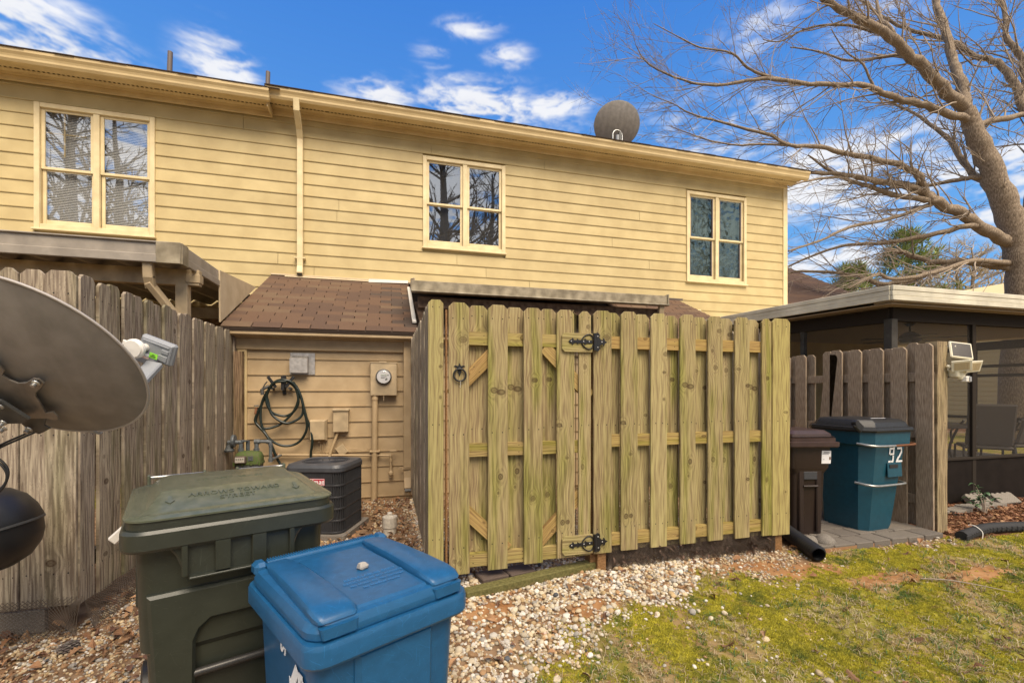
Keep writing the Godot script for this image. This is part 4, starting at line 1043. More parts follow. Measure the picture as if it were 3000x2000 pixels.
	var loops := [
		[[-1.189, 1.441], [-1.27, 1.41], [-1.33, 1.30], [-1.40, 1.14], [-1.448, 0.995], [-1.41, 0.925], [-1.34, 0.905], [-1.26, 0.918], [-1.168, 0.967], [-1.062, 1.081], [-1.003, 1.22], [-1.014, 1.337], [-1.083, 1.43], [-1.189, 1.455], [-1.28, 1.40], [-1.335, 1.245], [-1.293, 1.107], [-1.231, 1.06], [-1.136, 1.042], [-1.051, 1.093], [-1.0, 1.20], [-1.03, 1.36], [-1.12, 1.44]],
		[[-1.12, 1.435], [-1.25, 1.42], [-1.325, 1.30], [-1.314, 1.199], [-1.272, 1.061], [-1.147, 0.967], [-1.04, 0.982], [-0.955, 1.068], [-0.966, 1.243], [-1.04, 1.395], [-1.12, 1.45], [-1.24, 1.43], [-1.36, 1.25], [-1.391, 1.10], [-1.376, 0.937], [-1.293, 0.786], [-1.168, 0.707], [-1.04, 0.715], [-0.955, 0.788], [-0.906, 0.915], [-0.928, 1.079], [-0.987, 1.313], [-1.06, 1.43]],
		[[-1.06, 1.43], [-0.98, 1.27], [-0.922, 1.033], [-0.879, 0.903], [-0.852, 0.773], [-0.858, 0.679], [-0.87, 0.60], [-0.87, 0.45]],
		[[-1.40, 1.14], [-1.45, 1.0], [-1.40, 0.92], [-1.33, 0.84], [-1.275, 0.74], [-1.235, 0.62], [-1.19, 0.52], [-1.13, 0.45], [-1.05, 0.42], [-0.95, 0.36]]]
	for k in loops.size():
		var pts := []
		for i in loops[k].size(): pts.append(Vector3(loops[k][i][0], loops[k][i][1], zz + 0.014 * sin(i * 1.3 + k) + (0.02 if k == 1 else 0.0) + (0.08 * i / 7.0 if k == 3 else 0.0)))
		put("hose_length", tubem(smooth_path(pts, 5), 0.0145, 8), M.hose_green, ho)
	var nzl := MB.new()
	nzl.tube([Vector3(-1.30, 1.385, zz + 0.03), Vector3(-1.37, 1.345, zz + 0.04)], 0.016, 8); nzl.tube([Vector3(-1.372, 1.35, zz + 0.04), Vector3(-1.366, 1.285, zz + 0.04)], 0.019, 8); nzl.tube([Vector3(-1.36, 1.36, zz + 0.05), Vector3(-1.335, 1.41, zz + 0.05), Vector3(-1.315, 1.435, zz + 0.05)], 0.007, 6)
	put("spray_nozzle", nzl, M.bracket_dark, ho)
	var sg := thing("hose_tap", "small blue-handled tap half hidden behind the hose", "tap", Vector3(-1.44, 1.10, z + 0.02))
	put("body", tubem([Vector3(0, 0.03, 0), Vector3(0, 0.03, 0.06), Vector3(-0.005, -0.03, 0.075)], 0.012, 8), M.rust, sg)
	put("handle", lathem([[0.0, 0], [0.028, 0.002], [0.028, 0.012], [0, 0.014]], 10, Transform3D(Basis(), Vector3(0, 0.055, 0.045))), M.gas_pipe, sg)
	# gas meter
	var gm := thing("gas_meter", "mossy grey gas meter with pipework in the corner by the fence", "gas meter", Vector3(-1.435, 0.0, -5.42))
	var lo2 := MB.new()
	lo2.loft([rr(0.17, 0.13, 0.03, 0.31), rr(0.20, 0.15, 0.035, 0.34), rr(0.245, 0.17, 0.04, 0.50), rr(0.255, 0.175, 0.04, 0.555)])
	lo2.soften(50); put("lower_case", lo2, M.gas_grey, gm)
	lo2 = MB.new(); lo2.loft([rr(0.275, 0.19, 0.04, 0.555), rr(0.275, 0.19, 0.04, 0.575)]); put("flange", lo2, M.gas_moss, gm)
	lo2 = MB.new(); lo2.loft([rr(0.26, 0.175, 0.04, 0.572), rr(0.26, 0.175, 0.05, 0.63), rr(0.235, 0.15, 0.06, 0.672), rr(0.17, 0.09, 0.04, 0.69)]); lo2.soften(60); put("upper_case", lo2, M.gas_moss, gm)
	b = MB.new()
	for x in [-0.12, -0.04, 0.04, 0.12]: b.tube([Vector3(x, 0.548, 0.092), Vector3(x, 0.584, 0.092)], 0.011, 6)
	put("bolt", b, M.gas_moss, gm)
	put("index_box", boxm(Vector3(-0.055, 0.61, 0.10), Vector3(0.105, 0.075, 0.06), 0.008), M.paver_red, gm)
	var ib := put("index_face", boxm(Vector3(-0.055, 0.612, 0.132), Vector3(0.088, 0.055, 0.006), 0.002), M.rock_white, gm)
	b = MB.new()
	for x in 4: dome(b, Vector3(-0.085 + x * 0.02, 0.62, 0.1355), 0.006, 0.001)
	put("dial", b, M.print_dark, ib)
	put("badge", boxm(Vector3(0.035, 0.62, 0.09), Vector3(0.05, 0.05, 0.004)), M.gas_grey, gm)
	b = tubem([Vector3(0.07, 0.68, 0), Vector3(0.07, 0.78, 0)], 0.021, 12); b.tube([Vector3(0.07, 0.69, 0), Vector3(0.07, 0.715, 0)], 0.030, 8); b.tube(smooth_path([Vector3(0.05, 0.785, 0), Vector3(0.08, 0.788, 0), Vector3(0.19, 0.782, 0), Vector3(0.205, 0.765, 0), Vector3(0.207, 0.70, 0), Vector3(0.207, 0.575, 0)], 4), 0.017, 10)
	b.tube([Vector3(0.165, 0.783, 0), Vector3(0.195, 0.781, 0)], 0.023, 10); b.tube([Vector3(0.207, 0.76, 0), Vector3(0.207, 0.735, 0)], 0.023, 10); b.tube([Vector3(0.207, 0.60, 0), Vector3(0.207, 0.565, 0)], 0.023, 10); b.tube([Vector3(0.05, 0.787, 0), Vector3(0.105, 0.786, 0)], 0.027, 10); b.tube([Vector3(0.207, 0.58, 0), Vector3(0.24, 0.595, -0.15), Vector3(0.25, 0.597, -0.27)], 0.014, 8)
	put("outlet_pipe", b, M.gas_pipe, gm)
	b = tubem([Vector3(-0.08, 0.68, 0), Vector3(-0.08, 0.77, 0)], 0.02, 12); b.tube([Vector3(-0.08, 0.69, 0), Vector3(-0.08, 0.72, 0)], 0.028, 8); b.tube([Vector3(-0.075, 0.785, 0.0), Vector3(-0.20, 0.79, 0.01)], 0.022, 10); b.tube([Vector3(-0.04, 0.30, -0.1), Vector3(-0.04, 0.79, -0.1), Vector3(-0.08, 0.79, 0)], 0.02, 10)
	put("inlet_pipe", b, M.gas_pipe, gm)
	b = lathem([[0.0, -0.02], [0.065, -0.014], [0.068, 0.0], [0.065, 0.014], [0.03, 0.022], [0.0, 0.022]], 20, Transform3D(Basis(Vector3.BACK, PI / 2), Vector3(-0.145, 0.80, 0.01))); put("regulator_disc", b, M.gas_pipe, gm)
	b = lathem([[0.0, -0.10], [0.045, -0.10], [0.05, -0.085], [0.04, -0.07], [0.026, -0.03], [0.026, 0.0]], 16, Transform3D(Basis(), Vector3(-0.185, 0.79, 0.01))); put("regulator_vent", b, M.gas_grey, gm)
	# white clean-out
	var co := thing("drain_cleanout", "short white plastic drain clean-out with square plug standing in gravel", "drain pipe", Vector3(0.012, 0.0, -4.36))
	put("pipe", lathem([[0.06, -0.05], [0.06, 0.09], [0.0, 0.09]], 24), M.pvc_white, co)
	put("hub", lathem([[0.06, 0.07], [0.068, 0.075], [0.068, 0.165], [0.066, 0.172], [0.0, 0.172]], 12), M.pvc_white, co)
	b = boxm(Vector3(0, 0.192, 0), Vector3(0.045, 0.034, 0.045), 0.006); b.box(Vector3(0, 0.175, 0), Vector3(0.07, 0.01, 0.07), 0.004); put("plug", b, M.pvc_white, co)
	make_condenser()

func make_condenser() -> void:
	var a := thing("ac_condenser", "dark grey louvred air conditioner condenser with round fan grille on top", "air conditioner", Vector3(-0.575, 0.0, -4.66), -0.32)
	a.scale = Vector3(0.83, 1.0, 0.83)
	var lo := MB.new(); lo.loft([rr(0.74, 0.74, 0.03, 0.0), rr(0.74, 0.74, 0.03, 0.045)]); put("pad", lo, M.concrete, a)
	lo = MB.new(); lo.loft([rr(0.60, 0.60, 0.09, 0.05), rr(0.60, 0.60, 0.09, 0.62)]); put("coil", lo, M.ac_dark, a)
	# louvre fins follow the rounded square
	var fin := MB.new(); var band := MB.new()
	var ring := rr(0.63, 0.63, 0.10, 0.0, 6)
	var pts := []
	for i in ring.size(): pts.append(ring[i])
	pts.append(ring[0])
	for i in pts.size() - 1:
		var p: Vector3 = pts[i]; var q: Vector3 = pts[i + 1]
		var l := p.distance_to(q); var n := maxi(1, int(l / 0.017)); var dir := (q - p) / l
		for k in n:
			var m := p + dir * (l * (k + 0.5) / n)
			fin.box(m + Vector3(0, 0.335, 0), Vector3(0.014, 0.57, 0.006), 0.0, Basis(dir, Vector3.UP, dir.cross(Vector3.UP)) * Basis(Vector3.UP, 0.75))
		for y in [0.06, 0.165, 0.27, 0.375, 0.48, 0.60]:
			band.box((p + q) / 2 + Vector3(0, y, 0), Vector3(l + 0.006, 0.016, 0.014), 0.002, Basis(dir, Vector3.UP, dir.cross(Vector3.UP)))
	put("louvre_fins", fin, M.ac_grey, a).set_meta("kind", "stuff")
	put("louvre_bands", band, M.ac_grey, a)
	lo = MB.new(); lo.loft([rr(0.60, 0.60, 0.10, 0.04), rr(0.635, 0.635, 0.10, 0.06)]); put("base_pan", lo, M.ac_grey, a)
	# top cover: ring with a round hole
	lo = MB.new()
	var hole := func(r: float, y: float) -> PackedVector3Array:
		var o := PackedVector3Array()
		for q in 4:
			for i in 7:
				var an := PI / 2 * (q + lerpf(0.18, 0.82, i / 6.0))
				o.append(Vector3(r * cos(an), y, -r * sin(an)))
		return o
	lo.loft([rr(0.655, 0.655, 0.115, 0.60, 6), rr(0.665, 0.665, 0.12, 0.605, 6), rr(0.665, 0.665, 0.12, 0.638, 6), rr(0.63, 0.63, 0.11, 0.664, 6), hole.call(0.268, 0.672), hole.call(0.258, 0.668), hole.call(0.258, 0.60)], true, false, false)
	lo.soften(25)
	put("top_cover", lo, M.ac_top, a)
	var gr := MB.new()
	for k in 7:
		var rp := []
		for i in 33: rp.append(Vector3((0.245 - k * 0.026) * cos(TAU * i / 32), 0.668, (0.245 - k * 0.026) * sin(TAU * i / 32)))
		gr.tube(rp, 0.0024, 4, false)
	for i in 56: gr.tube([Vector3(0.26 * cos(TAU * i / 56), 0.666, 0.26 * sin(TAU * i / 56)), Vector3(0.09 * cos(TAU * i / 56), 0.667, 0.09 * sin(TAU * i / 56))], 0.002, 4, false)
	put("fan_grille", gr, M.ac_grey, a)
	var hub := put("fan_hub", lathem([[0.095, 0.655], [0.095, 0.667], [0.07, 0.672], [0.0, 0.672]], 24), M.ac_top, a)
	gr = MB.new()
	for i in 4: gr.tube([Vector3(0.05 * cos(i * PI / 2 + 0.3), 0.668, 0.05 * sin(i * PI / 2 + 0.3)), Vector3(0.05 * cos(i * PI / 2 + 0.3), 0.685, 0.05 * sin(i * PI / 2 + 0.3))], 0.006, 6)
	put("bolt", gr, M.bracket_dark, hub)
	gr = MB.new()
	for i in 3: gr.box(Vector3(0.12 * cos(i * TAU / 3), 0.58, 0.12 * sin(i * TAU / 3)), Vector3(0.2, 0.004, 0.11), 0, Basis(Vector3.UP, -i * TAU / 3) * Basis(Vector3.RIGHT, 0.4))
	put("fan_blade", gr, M.ac_dark, a)
	var lb := put("name_plate", boxm(Vector3(0.01, 0.515, 0.331), Vector3(0.26, 0.062, 0.006), 0.002), M.red_label, a)
	var fr := MB.new()
	for q in [[0, 0.028, 0.25, 0.003], [0, -0.028, 0.25, 0.003], [-0.1255, 0, 0.003, 0.056], [0.1255, 0, 0.003, 0.056]]: fr.box(Vector3(0.01 + q[0], 0.515 + q[1], 0.3345), Vector3(q[2], q[3], 0.002))
	put("border", fr, M.white_print, lb)
	part("lettering", textm("Goodman", 0.056, 0.002, "Droid Sans", true), M.white_print, lb, Transform3D(Basis(), Vector3(0.01, 0.515, 0.335)))

# ------------------------------------------------------------------ dishes and grill
func dish_lathe(r: float, depth: float, sides := 64) -> MB:
	var b := MB.new()
	var prof := []
	for i in 13: prof.append([r * i / 12.0, -depth * (1.0 - pow(i / 12.0, 2))])
	prof.append([r * 1.012, 0.002])
	b.lathe(prof, sides)
	b.soften(40)
	var f := MB.new(); prof = []
	for i in 13: prof.append([r * (12 - i) / 12.0, 0.006 - depth * (1.0 - pow((12 - i) / 12.0, 2))])
	f.lathe(prof, sides); f.soften(40)
	for i in f.ix.size(): b.ix.append(f.ix[i] + b.v.size())
	b.v.append_array(f.v); b.n.append_array(f.n); b.t.append_array(f.t); b.c.append_array(f.c)
	return b

func make_dishes() -> void:
	var N := Vector3(0.150, 0.688, -0.710).normalized()
	var C := Vector3(-1.289, 1.44, -2.095)
	var ax := N.cross(Vector3.UP).normalized(); var bx := ax.cross(N)
	var fr := Basis(ax, bx, -N)          # x right, y up in the dish, z towards the viewer
	var d := thing("satellite_dish", "large grey satellite dish seen from behind at the left edge", "satellite dish", Vector3(-1.30, 0, -2.0))
	var o := Transform3D(Basis(), -d.position)
	var lt := o * Transform3D(Basis(ax, N, ax.cross(N)), C)
	part("reflector", dish_lathe(0.38, 0.07).mesh(), M.dish_grey, d, lt)
	var rim := MB.new(); var rp := []
	for i in 73: rp.append(Vector3(0.383 * cos(TAU * i / 72), 0.002, 0.383 * sin(TAU * i / 72)))
	rim.tube(rp, 0.005, 8, false)
	part("rim", rim.mesh(), M.dish_edge, d, lt)
	# curved back bracket
	var pl := PackedVector2Array()
	for q in [[0.011, 0.10], [0.009, 0.038], [-0.012, 0.018], [-0.003, -0.004], [0.015, -0.019], [0.045, -0.016], [0.082, 0.004], [0.100, 0.0], [0.104, -0.018], [0.083, -0.04], [0.045, -0.068], [0.031, -0.087], [0.030, -0.11], [0.024, -0.128], [0.013, -0.173], [0.041, -0.168], [0.045, -0.19], [0.039, -0.209], [0.019, -0.215], [-0.003, -0.205], [-0.06, -0.205], [-0.22, -0.10], [-0.25, 0.10]]: pl.append(Vector2(q[0], q[1]))
	var b := MB.new(); b.prism(pl, 0, 0.006, 0.0015)
	part("bracket", b.mesh(), M.bracket, d, o * Transform3D(fr, C - N * 0.085))
	b = MB.new(); b.prism(PackedVector2Array([Vector2(-0.003, -0.20), Vector2(-0.04, -0.248), Vector2(-0.029, -0.266), Vector2(-0.093, -0.30), Vector2(-0.118, -0.277), Vector2(-0.119, -0.236), Vector2(-0.101, -0.205)]), 0, 0.006, 0.0015)
	part("foot_plate", b.mesh(), M.bracket_dark, d, o * Transform3D(fr, C - N * 0.082))
	b = MB.new(); b.prism(PackedVector2Array([Vector2(-0.30, -0.02), Vector2(-0.056, -0.075), Vector2(-0.02, -0.17), Vector2(-0.06, -0.195), Vector2(-0.20, -0.20), Vector2(-0.33, -0.16)]), 0, 0.012, 0.003)
	part("clamp_plate", b.mesh(), M.bracket_dark, d, o * Transform3D(fr, C - N * 0.115))
	b = MB.new()
	for q in [[0.085, -0.012, 0.006], [-0.104, -0.173, 0.05], [-0.056, -0.087, 0.05], [-0.095, -0.255, 0.01], [-0.125, -0.205, 0.05]]:
		b.xf = Transform3D(Basis(), Vector3(q[0], q[1], q[2])); dome(b, Vector3(0, 0, 0), 0.013, 0.007); b.xf = Transform3D(Basis(Vector3.RIGHT, PI / 2), Vector3(q[0], q[1], q[2])); b.lathe([[0.008, 0.0], [0.008, 0.018], [0.0, 0.018]], 6)
	part("bolt", b.mesh(), M.zinc, d, o * Transform3D(fr, C - N * 0.09))
	# canister and mast down to the ground
	var ms := C - N * 0.16 - ax * 0.24 - bx * 0.12
	b = MB.new(); b.tube([ms + Vector3(0, 0.12, 0) - d.position, ms + Vector3(0, -0.10, 0) - d.position], 0.062, 20); put("canister", b, M.lnb_grey, d)
	b = MB.new(); b.tube([ms + Vector3(0, 0.0, 0) - d.position, Vector3(ms.x, -0.35, ms.z) - d.position], 0.03, 16); put("mast", b, M.zinc, d)
	b = MB.new(); b.tube([ms + ax * 0.05 + Vector3(0, 0.03, 0.06) - d.position, ms + ax * 0.20 + Vector3(0, 0.035, 0.06) - d.position], 0.012, 8); b.tube([ms + ax * 0.13 + Vector3(0, -0.06, 0.06) - d.position, ms + ax * 0.13 + Vector3(0, -0.1, 0.06) - d.position], 0.016, 10); put("adjuster", b, M.zinc, d)
	# cable with a loop
	var st := C - bx * 0.30 - ax * 0.10 - N * 0.06
	for k in 2:
		var e := Vector3(0.004 * k, 0.012 * k, 0)
		put("cable", tubem(smooth_path([st + e - d.position, st + e + Vector3(-0.05, -0.03, 0.02) - d.position, st + e + Vector3(-0.13, -0.08, 0.04) - d.position, st + e + Vector3(-0.22, -0.17, 0.05) - d.position, st + e + Vector3(-0.18, -0.26 , 0.06) - d.position, st + e + Vector3(-0.10, -0.235, 0.06) - d.position, st + e + Vector3(-0.075, -0.17, 0.06) - d.position, st + e + Vector3(-0.11, -0.115, 0.06) - d.position, st + e + Vector3(-0.19, -0.10, 0.05) - d.position, st + e + Vector3(-0.30, -0.14, 0.04) - d.position], 6), 0.0045, 6), M.black_rubber, d)
	# feed arm and receiver
	var L := Vector3(-1.147, 1.548, -2.664) - d.position
	var foot := C - bx * 0.385 - d.position
	var neck := L + Vector3(0.03, -0.075, 0.02)
	b = MB.new(); var bs := along(foot, neck).basis
	b.box((foot + neck) / 2, Vector3(0.075, foot.distance_to(neck), 0.03), 0.006, bs); put("feed_arm", b, M.lnb_grey, d)
	var fc := (C - d.position - L).normalized()
	var lx := Vector3.UP.cross(fc).normalized(); lx = lx.rotated(fc, -0.38); var ly := fc.cross(lx)
	var lb := Transform3D(Basis(lx, ly, fc), L + lx * 0.03)
	var head := MB.new(); head.box(Vector3(0, 0, -0.012), Vector3(0.17, 0.115, 0.03), 0.008); head.box(Vector3(0, 0, 0.006), Vector3(0.155, 0.10, 0.012), 0.004); head.box(Vector3(0.0, 0.036, 0.014), Vector3(0.13, 0.008, 0.006), 0.002); head.box(Vector3(0.05, 0.01, 0.014), Vector3(0.035, 0.02, 0.006), 0.002); head.box(Vector3(0.045, -0.025, 0.014), Vector3(0.045, 0.03, 0.006), 0.002); head.box(Vector3(-0.02, -0.05, 0.012), Vector3(0.10, 0.05, 0.05), 0.006)
	var hp := part("receiver", head.mesh(), M.lnb_grey, d, lb)
	b = MB.new(); b.xf = Transform3D(Basis(Vector3.RIGHT, PI / 2), Vector3(-0.045, 0.0, 0.012)); b.lathe([[0.018, 0.0], [0.018, 0.05], [0.043, 0.055], [0.047, 0.062], [0.047, 0.075], [0.042, 0.08], [0.04, 0.086], [0.0, 0.088]], 28); b.xf = Transform3D(); b.box(Vector3(-0.092, 0.012, 0.082), Vector3(0.025, 0.026, 0.008), 0.004)
	put("feed_cap", b, M.white_plastic, hp)
	put("sticker", boxm(Vector3(0.018, -0.018, 0.0385), Vector3(0.04, 0.026, 0.001)), M.lime_label, hp)
	b = MB.new()
	for q in [[0.0, -0.013, 0.012], [0.0, -0.019, 0.022], [0.0, -0.0245, 0.026]]: b.box(Vector3(0.018 + q[0], q[1], 0.0394), Vector3(q[2], 0.0025, 0.0008))
	put("print", b, M.print_dark, hp)
	put("sticker", boxm(Vector3(-0.025, -0.040, 0.0385), Vector3(0.05, 0.012, 0.001)), M.pale_label, hp)
	# second receiver arm, white, poking out behind the green bin
	var w := thing("spare_dish_arm", "white plastic dish arm lettered dish, poking out behind the green bin", "dish arm", Vector3(-1.05, -0.03, -2.28))
	var a0 := Vector3(0.12, 0.94, -0.12); var a1 := Vector3(-0.145, 0.695, -0.17)
	b = MB.new(); var wt := along(a0, a1); b.box((a0 + a1) / 2, Vector3(0.045, a0.distance_to(a1), 0.06), 0.008, wt.basis); put("arm", b, M.white_plastic, w)
	put("prop", tubem([Vector3(0.10, 0.90, -0.12), Vector3(0.12, 0.0, -0.16)], 0.014, 8), M.white_plastic, w)
	var dirv := (a0 - a1).normalized(); var nz := Vector3(0.1, 0.25, 1).normalized(); nz = (nz - dirv * nz.dot(dirv)).normalized()
	part("lettering", textm("dish", 0.05, 0.002, "Droid Sans", true), M.print_dark, w, Transform3D(Basis(dirv, nz.cross(dirv), nz), a1.lerp(a0, 0.40) + nz * 0.036))
	# roof dish
	var rd := thing("satellite_dish", "grey satellite dish standing on the house roof against the sky", "satellite dish", Vector3(4.33, 5.93, -8.2))
	rd.scale = Vector3.ONE * 1.12
	var rn := Vector3(0.12, 0.48, -0.87).normalized(); var rx := rn.cross(Vector3.UP).normalized()
	part("reflector", dish_lathe(0.40, 0.06, 48).mesh(), M.dish_grey, rd, Transform3D(Basis(rx * 1.04, rn, rx.cross(rn) * 0.92), Vector3(0.06, 0.62, 0.0)))
	b = MB.new(); b.tube([Vector3(0, -0.35, 0.13), Vector3(0, 0.35, 0.13)], 0.033, 12); put("mast", b, M.lnb_grey, rd)
	b = MB.new(); rp = []
	for i in 13: rp.append(Vector3(0.09 * cos(PI * i / 12), 0.35 + 0.09 * sin(PI * i / 12), 0.13))
	b.tube([Vector3(0.09, 0.15, 0.13)] + rp + [Vector3(-0.09, 0.15, 0.13)], 0.012, 6); put("yoke", b, M.zinc, rd)
	b = MB.new(); b.box(Vector3(0.04, 0.3, 0.12), Vector3(0.05, 0.2, 0.09), 0.006); put("mount_box", b, M.bracket_dark, rd)
	for s in [[-0.25, -0.1], [0.25, -0.1]]: put("strut", tubem([Vector3(0, 0.05, 0.13), Vector3(s[0], -0.25, -0.35)], 0.015, 6), M.lnb_grey, rd)
	put("cable", tubem(smooth_path([Vector3(0.1, -0.1, 0.2), Vector3(0.3, 0.04, 0.25), Vector3(0.5, 0.0, 0.3), Vector3(0.62, -0.12, 0.3)], 5), 0.006, 5), M.black_rubber, rd)
	# kettle grill
	var k := thing("kettle_grill", "black round kettle grill cut off by the left edge of the picture", "grill", Vector3(-1.83, ground_y(-2.72), -2.70))
	var gy := -k.position.y
	var tl := Transform3D(Basis(Vector3.BACK, 0.22), Vector3(0, 0.68 + gy, 0))
	var dm := MB.new(); dm.lathe([[0.205, 0.0], [0.207, 0.012], [0.195, 0.07], [0.168, 0.125], [0.12, 0.17], [0.06, 0.192], [0.0, 0.198]], 48); dm.soften(50); part("lid", dm.mesh(), M.grill_black, k, tl)
	dm = MB.new(); dm.lathe([[0.0, -0.20], [0.07, -0.192], [0.13, -0.165], [0.175, -0.115], [0.197, -0.06], [0.202, -0.002]], 48); dm.soften(50); part("bowl", dm.mesh(), M.black_rubber, k, tl)
	part("rim", lathem([[0.20, -0.006], [0.209, -0.004], [0.209, 0.006], [0.2, 0.008]], 48).mesh(), M.bracket_dark, k, tl)
	for i in 3: put("leg", tubem([Vector3(-0.06 - 0.06 * (i % 2), 0.55 + gy, 0.10 * (i - 1)), Vector3(-0.12 - 0.12 * (i % 2), 0.0, 0.2 * (i - 1))], 0.011, 8), M.bracket_dark, k)
	part("lid_handle", tubem([Vector3(-0.04, 0.19, 0), Vector3(-0.04, 0.23, 0), Vector3(0.04, 0.23, 0), Vector3(0.04, 0.19, 0)], 0.008, 6).mesh(), M.black_rubber, k, tl)
	part("vent_cap", lathem([[0.03, 0.188], [0.03, 0.2], [0.0, 0.202]], 16).mesh(), M.zinc, k, tl)

# ------------------------------------------------------------------ bins
func soft_loft(rings: Array, deg := 40.0, c0 := true, c1 := true) -> MB:
	var b := MB.new(); b.loft(rings, true, c0, c1); b.soften(deg); return b
func side_prism(poly: PackedVector2Array, x0: float, x1: float, bv := 0.0) -> MB:
	# polygon given as (z, y), pushed along x
	var b := MB.new(); b.xf = Transform3D(Basis(Vector3(0, 0, 1), Vector3(0, 1, 0), Vector3(-1, 0, 0)), Vector3.ZERO)
	b.prism(poly, -x1, -x0, bv); return b
func wheel(parent: Node, at: Vector3, r: float) -> void:
	var xf := Transform3D(Basis(Vector3.BACK, PI / 2), at)
	var w := part("wheel", lathem([[0.0, -0.025], [r * 0.8, -0.025], [r, -0.018], [r, 0.018], [r * 0.8, 0.025], [0.0, 0.025]], 24).mesh(), M.black_rubber, parent, xf)
	part("hub", lathem([[0.0, -0.03], [r * 0.3, -0.03], [r * 0.3, 0.03], [0, 0.03]], 12).mesh(), M.bracket_dark, w)

func make_bins() -> void:
	# ---- green
	var gy := ground_y(-2.22)
	var g := thing("wheeled_bin", "dark green wheeled bin with faded lid lettered ARROWS TOWARD STREET", "bin", Vector3(-0.66, gy, -2.22), deg_to_rad(22.0), "wheeled bins")
	g.scale = Vector3(1.055, 1.04, 1.03)
	put("body", soft_loft([rr(0.46, 0.50, 0.05, 0.03), rr(0.49, 0.53, 0.05, 0.06), rr(0.525, 0.56, 0.055, 0.50), rr(0.56, 0.585, 0.06, 0.52), rr(0.585, 0.61, 0.06, 0.90)], 30), M.bin_green, g)
	# front skin with an arched pocket: two C-shaped halves
	var op := [[0.0, 0.60], [0.085, 0.60], [0.115, 0.575], [0.13, 0.54], [0.135, 0.14], [0.12, 0.11], [0.0, 0.10]]
	var p := PackedVector2Array()
	for i in range(5, 0, -1): p.append(Vector2(-op[i][0], op[i][1] if i < 5 else 0.05))
	for i in range(1, 6): p.append(Vector2(op[i][0], op[i][1] if i < 5 else 0.05))
	p.append_array([Vector2(0.225, 0.05), Vector2(0.262, 0.72), Vector2(-0.262, 0.72), Vector2(-0.225, 0.05)])
	var b := MB.new(); b.prism(p, 0.25, 0.318, 0.010); b.soften(35); put("front_skin", b, M.bin_green, g)
	put("pocket_back", boxm(Vector3(0, 0.35, 0.262), Vector3(0.28, 0.52, 0.012)), M.bin_green, g)
	put("grab_bar", tubem([Vector3(-0.135, 0.42, 0.30), Vector3(0.135, 0.42, 0.30)], 0.014, 12), M.zinc_dark, g)
	put("rim", soft_loft([rr(0.60, 0.63, 0.06, 0.865), rr(0.65, 0.70, 0.07, 0.875), rr(0.66, 0.715, 0.075, 0.885), rr(0.66, 0.715, 0.075, 0.935), rr(0.645, 0.70, 0.07, 0.945), rr(0.60, 0.64, 0.06, 0.945)], 25), M.bin_green, g)
	# lift apron hanging from the rim, with ribs
	var ap := PackedVector2Array([Vector2(-0.225, 0.885), Vector2(-0.205, 0.875), Vector2(-0.185, 0.845), Vector2(-0.165, 0.785), Vector2(-0.15, 0.765), Vector2(0.15, 0.765), Vector2(0.165, 0.785), Vector2(0.185, 0.845), Vector2(0.205, 0.875), Vector2(0.225, 0.885)])
	var b2 := MB.new(); b2.prism(ap, 0.30, 0.335, 0.006); put("apron", b2, M.bin_green, g)
	for x in [-0.162, -0.055, 0.055, 0.162]:
		put("rib", side_prism(PackedVector2Array([Vector2(0.332, 0.775), Vector2(0.352, 0.778), Vector2(0.358, 0.88), Vector2(0.332, 0.885)]), x - (0.022 if absf(x) < 0.1 else 0.008), x + (0.022 if absf(x) < 0.1 else 0.008), 0.002), M.bin_green, g)
	put("apron_ledge", boxm(Vector3(0, 0.768, 0.342), Vector3(0.30, 0.008, 0.03), 0.002), M.bin_green, g)
	for s in [-1.0, 1.0]: put("side_flange", boxm(Vector3(0.292 * s, 0.70, -0.21), Vector3(0.03, 0.36, 0.13), 0.01), M.bin_green, g)
	# lid
	put("lid_skirt", soft_loft([rr(0.632, 0.69, 0.07, 0.946), rr(0.632, 0.69, 0.07, 0.972)], 28), M.bin_green, g)
	var l := soft_loft([rr(0.645, 0.70, 0.075, 0.974), rr(0.645, 0.70, 0.075, 0.980), rr(0.60, 0.655, 0.07, 0.989), rr(0.565, 0.62, 0.06, 0.987), rr(0.53, 0.585, 0.05, 0.992), rr(0.455, 0.40, 0.04, 1.030, 4, Vector2(0, -0.045)), rr(0.43, 0.36, 0.03, 1.034, 4, Vector2(0, -0.055))], 28)
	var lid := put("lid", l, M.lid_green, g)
	var pn := (Vector3(0, 1.030, 0.155) - Vector3(0, 0.992, 0.2925)).normalized()   # up the sloped front of the raised panel
	var nn := Vector3.RIGHT.cross(pn)
	for q in [["ARROWS TOWARD", 0.66, 0.036], ["STREET", 0.36, 0.036]]:
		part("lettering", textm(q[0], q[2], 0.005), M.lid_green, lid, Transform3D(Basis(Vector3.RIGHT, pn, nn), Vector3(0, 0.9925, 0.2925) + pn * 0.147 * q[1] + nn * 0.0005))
	for x in [-0.20, 0.20]:
		var ar := MB.new(); ar.prism(PackedVector2Array([Vector2(-0.006, 0.03), Vector2(-0.006, -0.008), Vector2(-0.014, -0.008), Vector2(0, -0.028), Vector2(0.014, -0.008), Vector2(0.006, -0.008), Vector2(0.006, 0.03)]), 0, 0.003)
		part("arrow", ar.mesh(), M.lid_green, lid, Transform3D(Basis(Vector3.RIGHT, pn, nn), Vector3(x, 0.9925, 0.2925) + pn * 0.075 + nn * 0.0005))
	part("lettering", textm("NO HOT ASHES", 0.036, 0.002), M.lid_green, lid, Transform3D(Basis(Vector3.RIGHT, Vector3.FORWARD, Vector3.UP), Vector3(0, 1.0345, -0.03)))
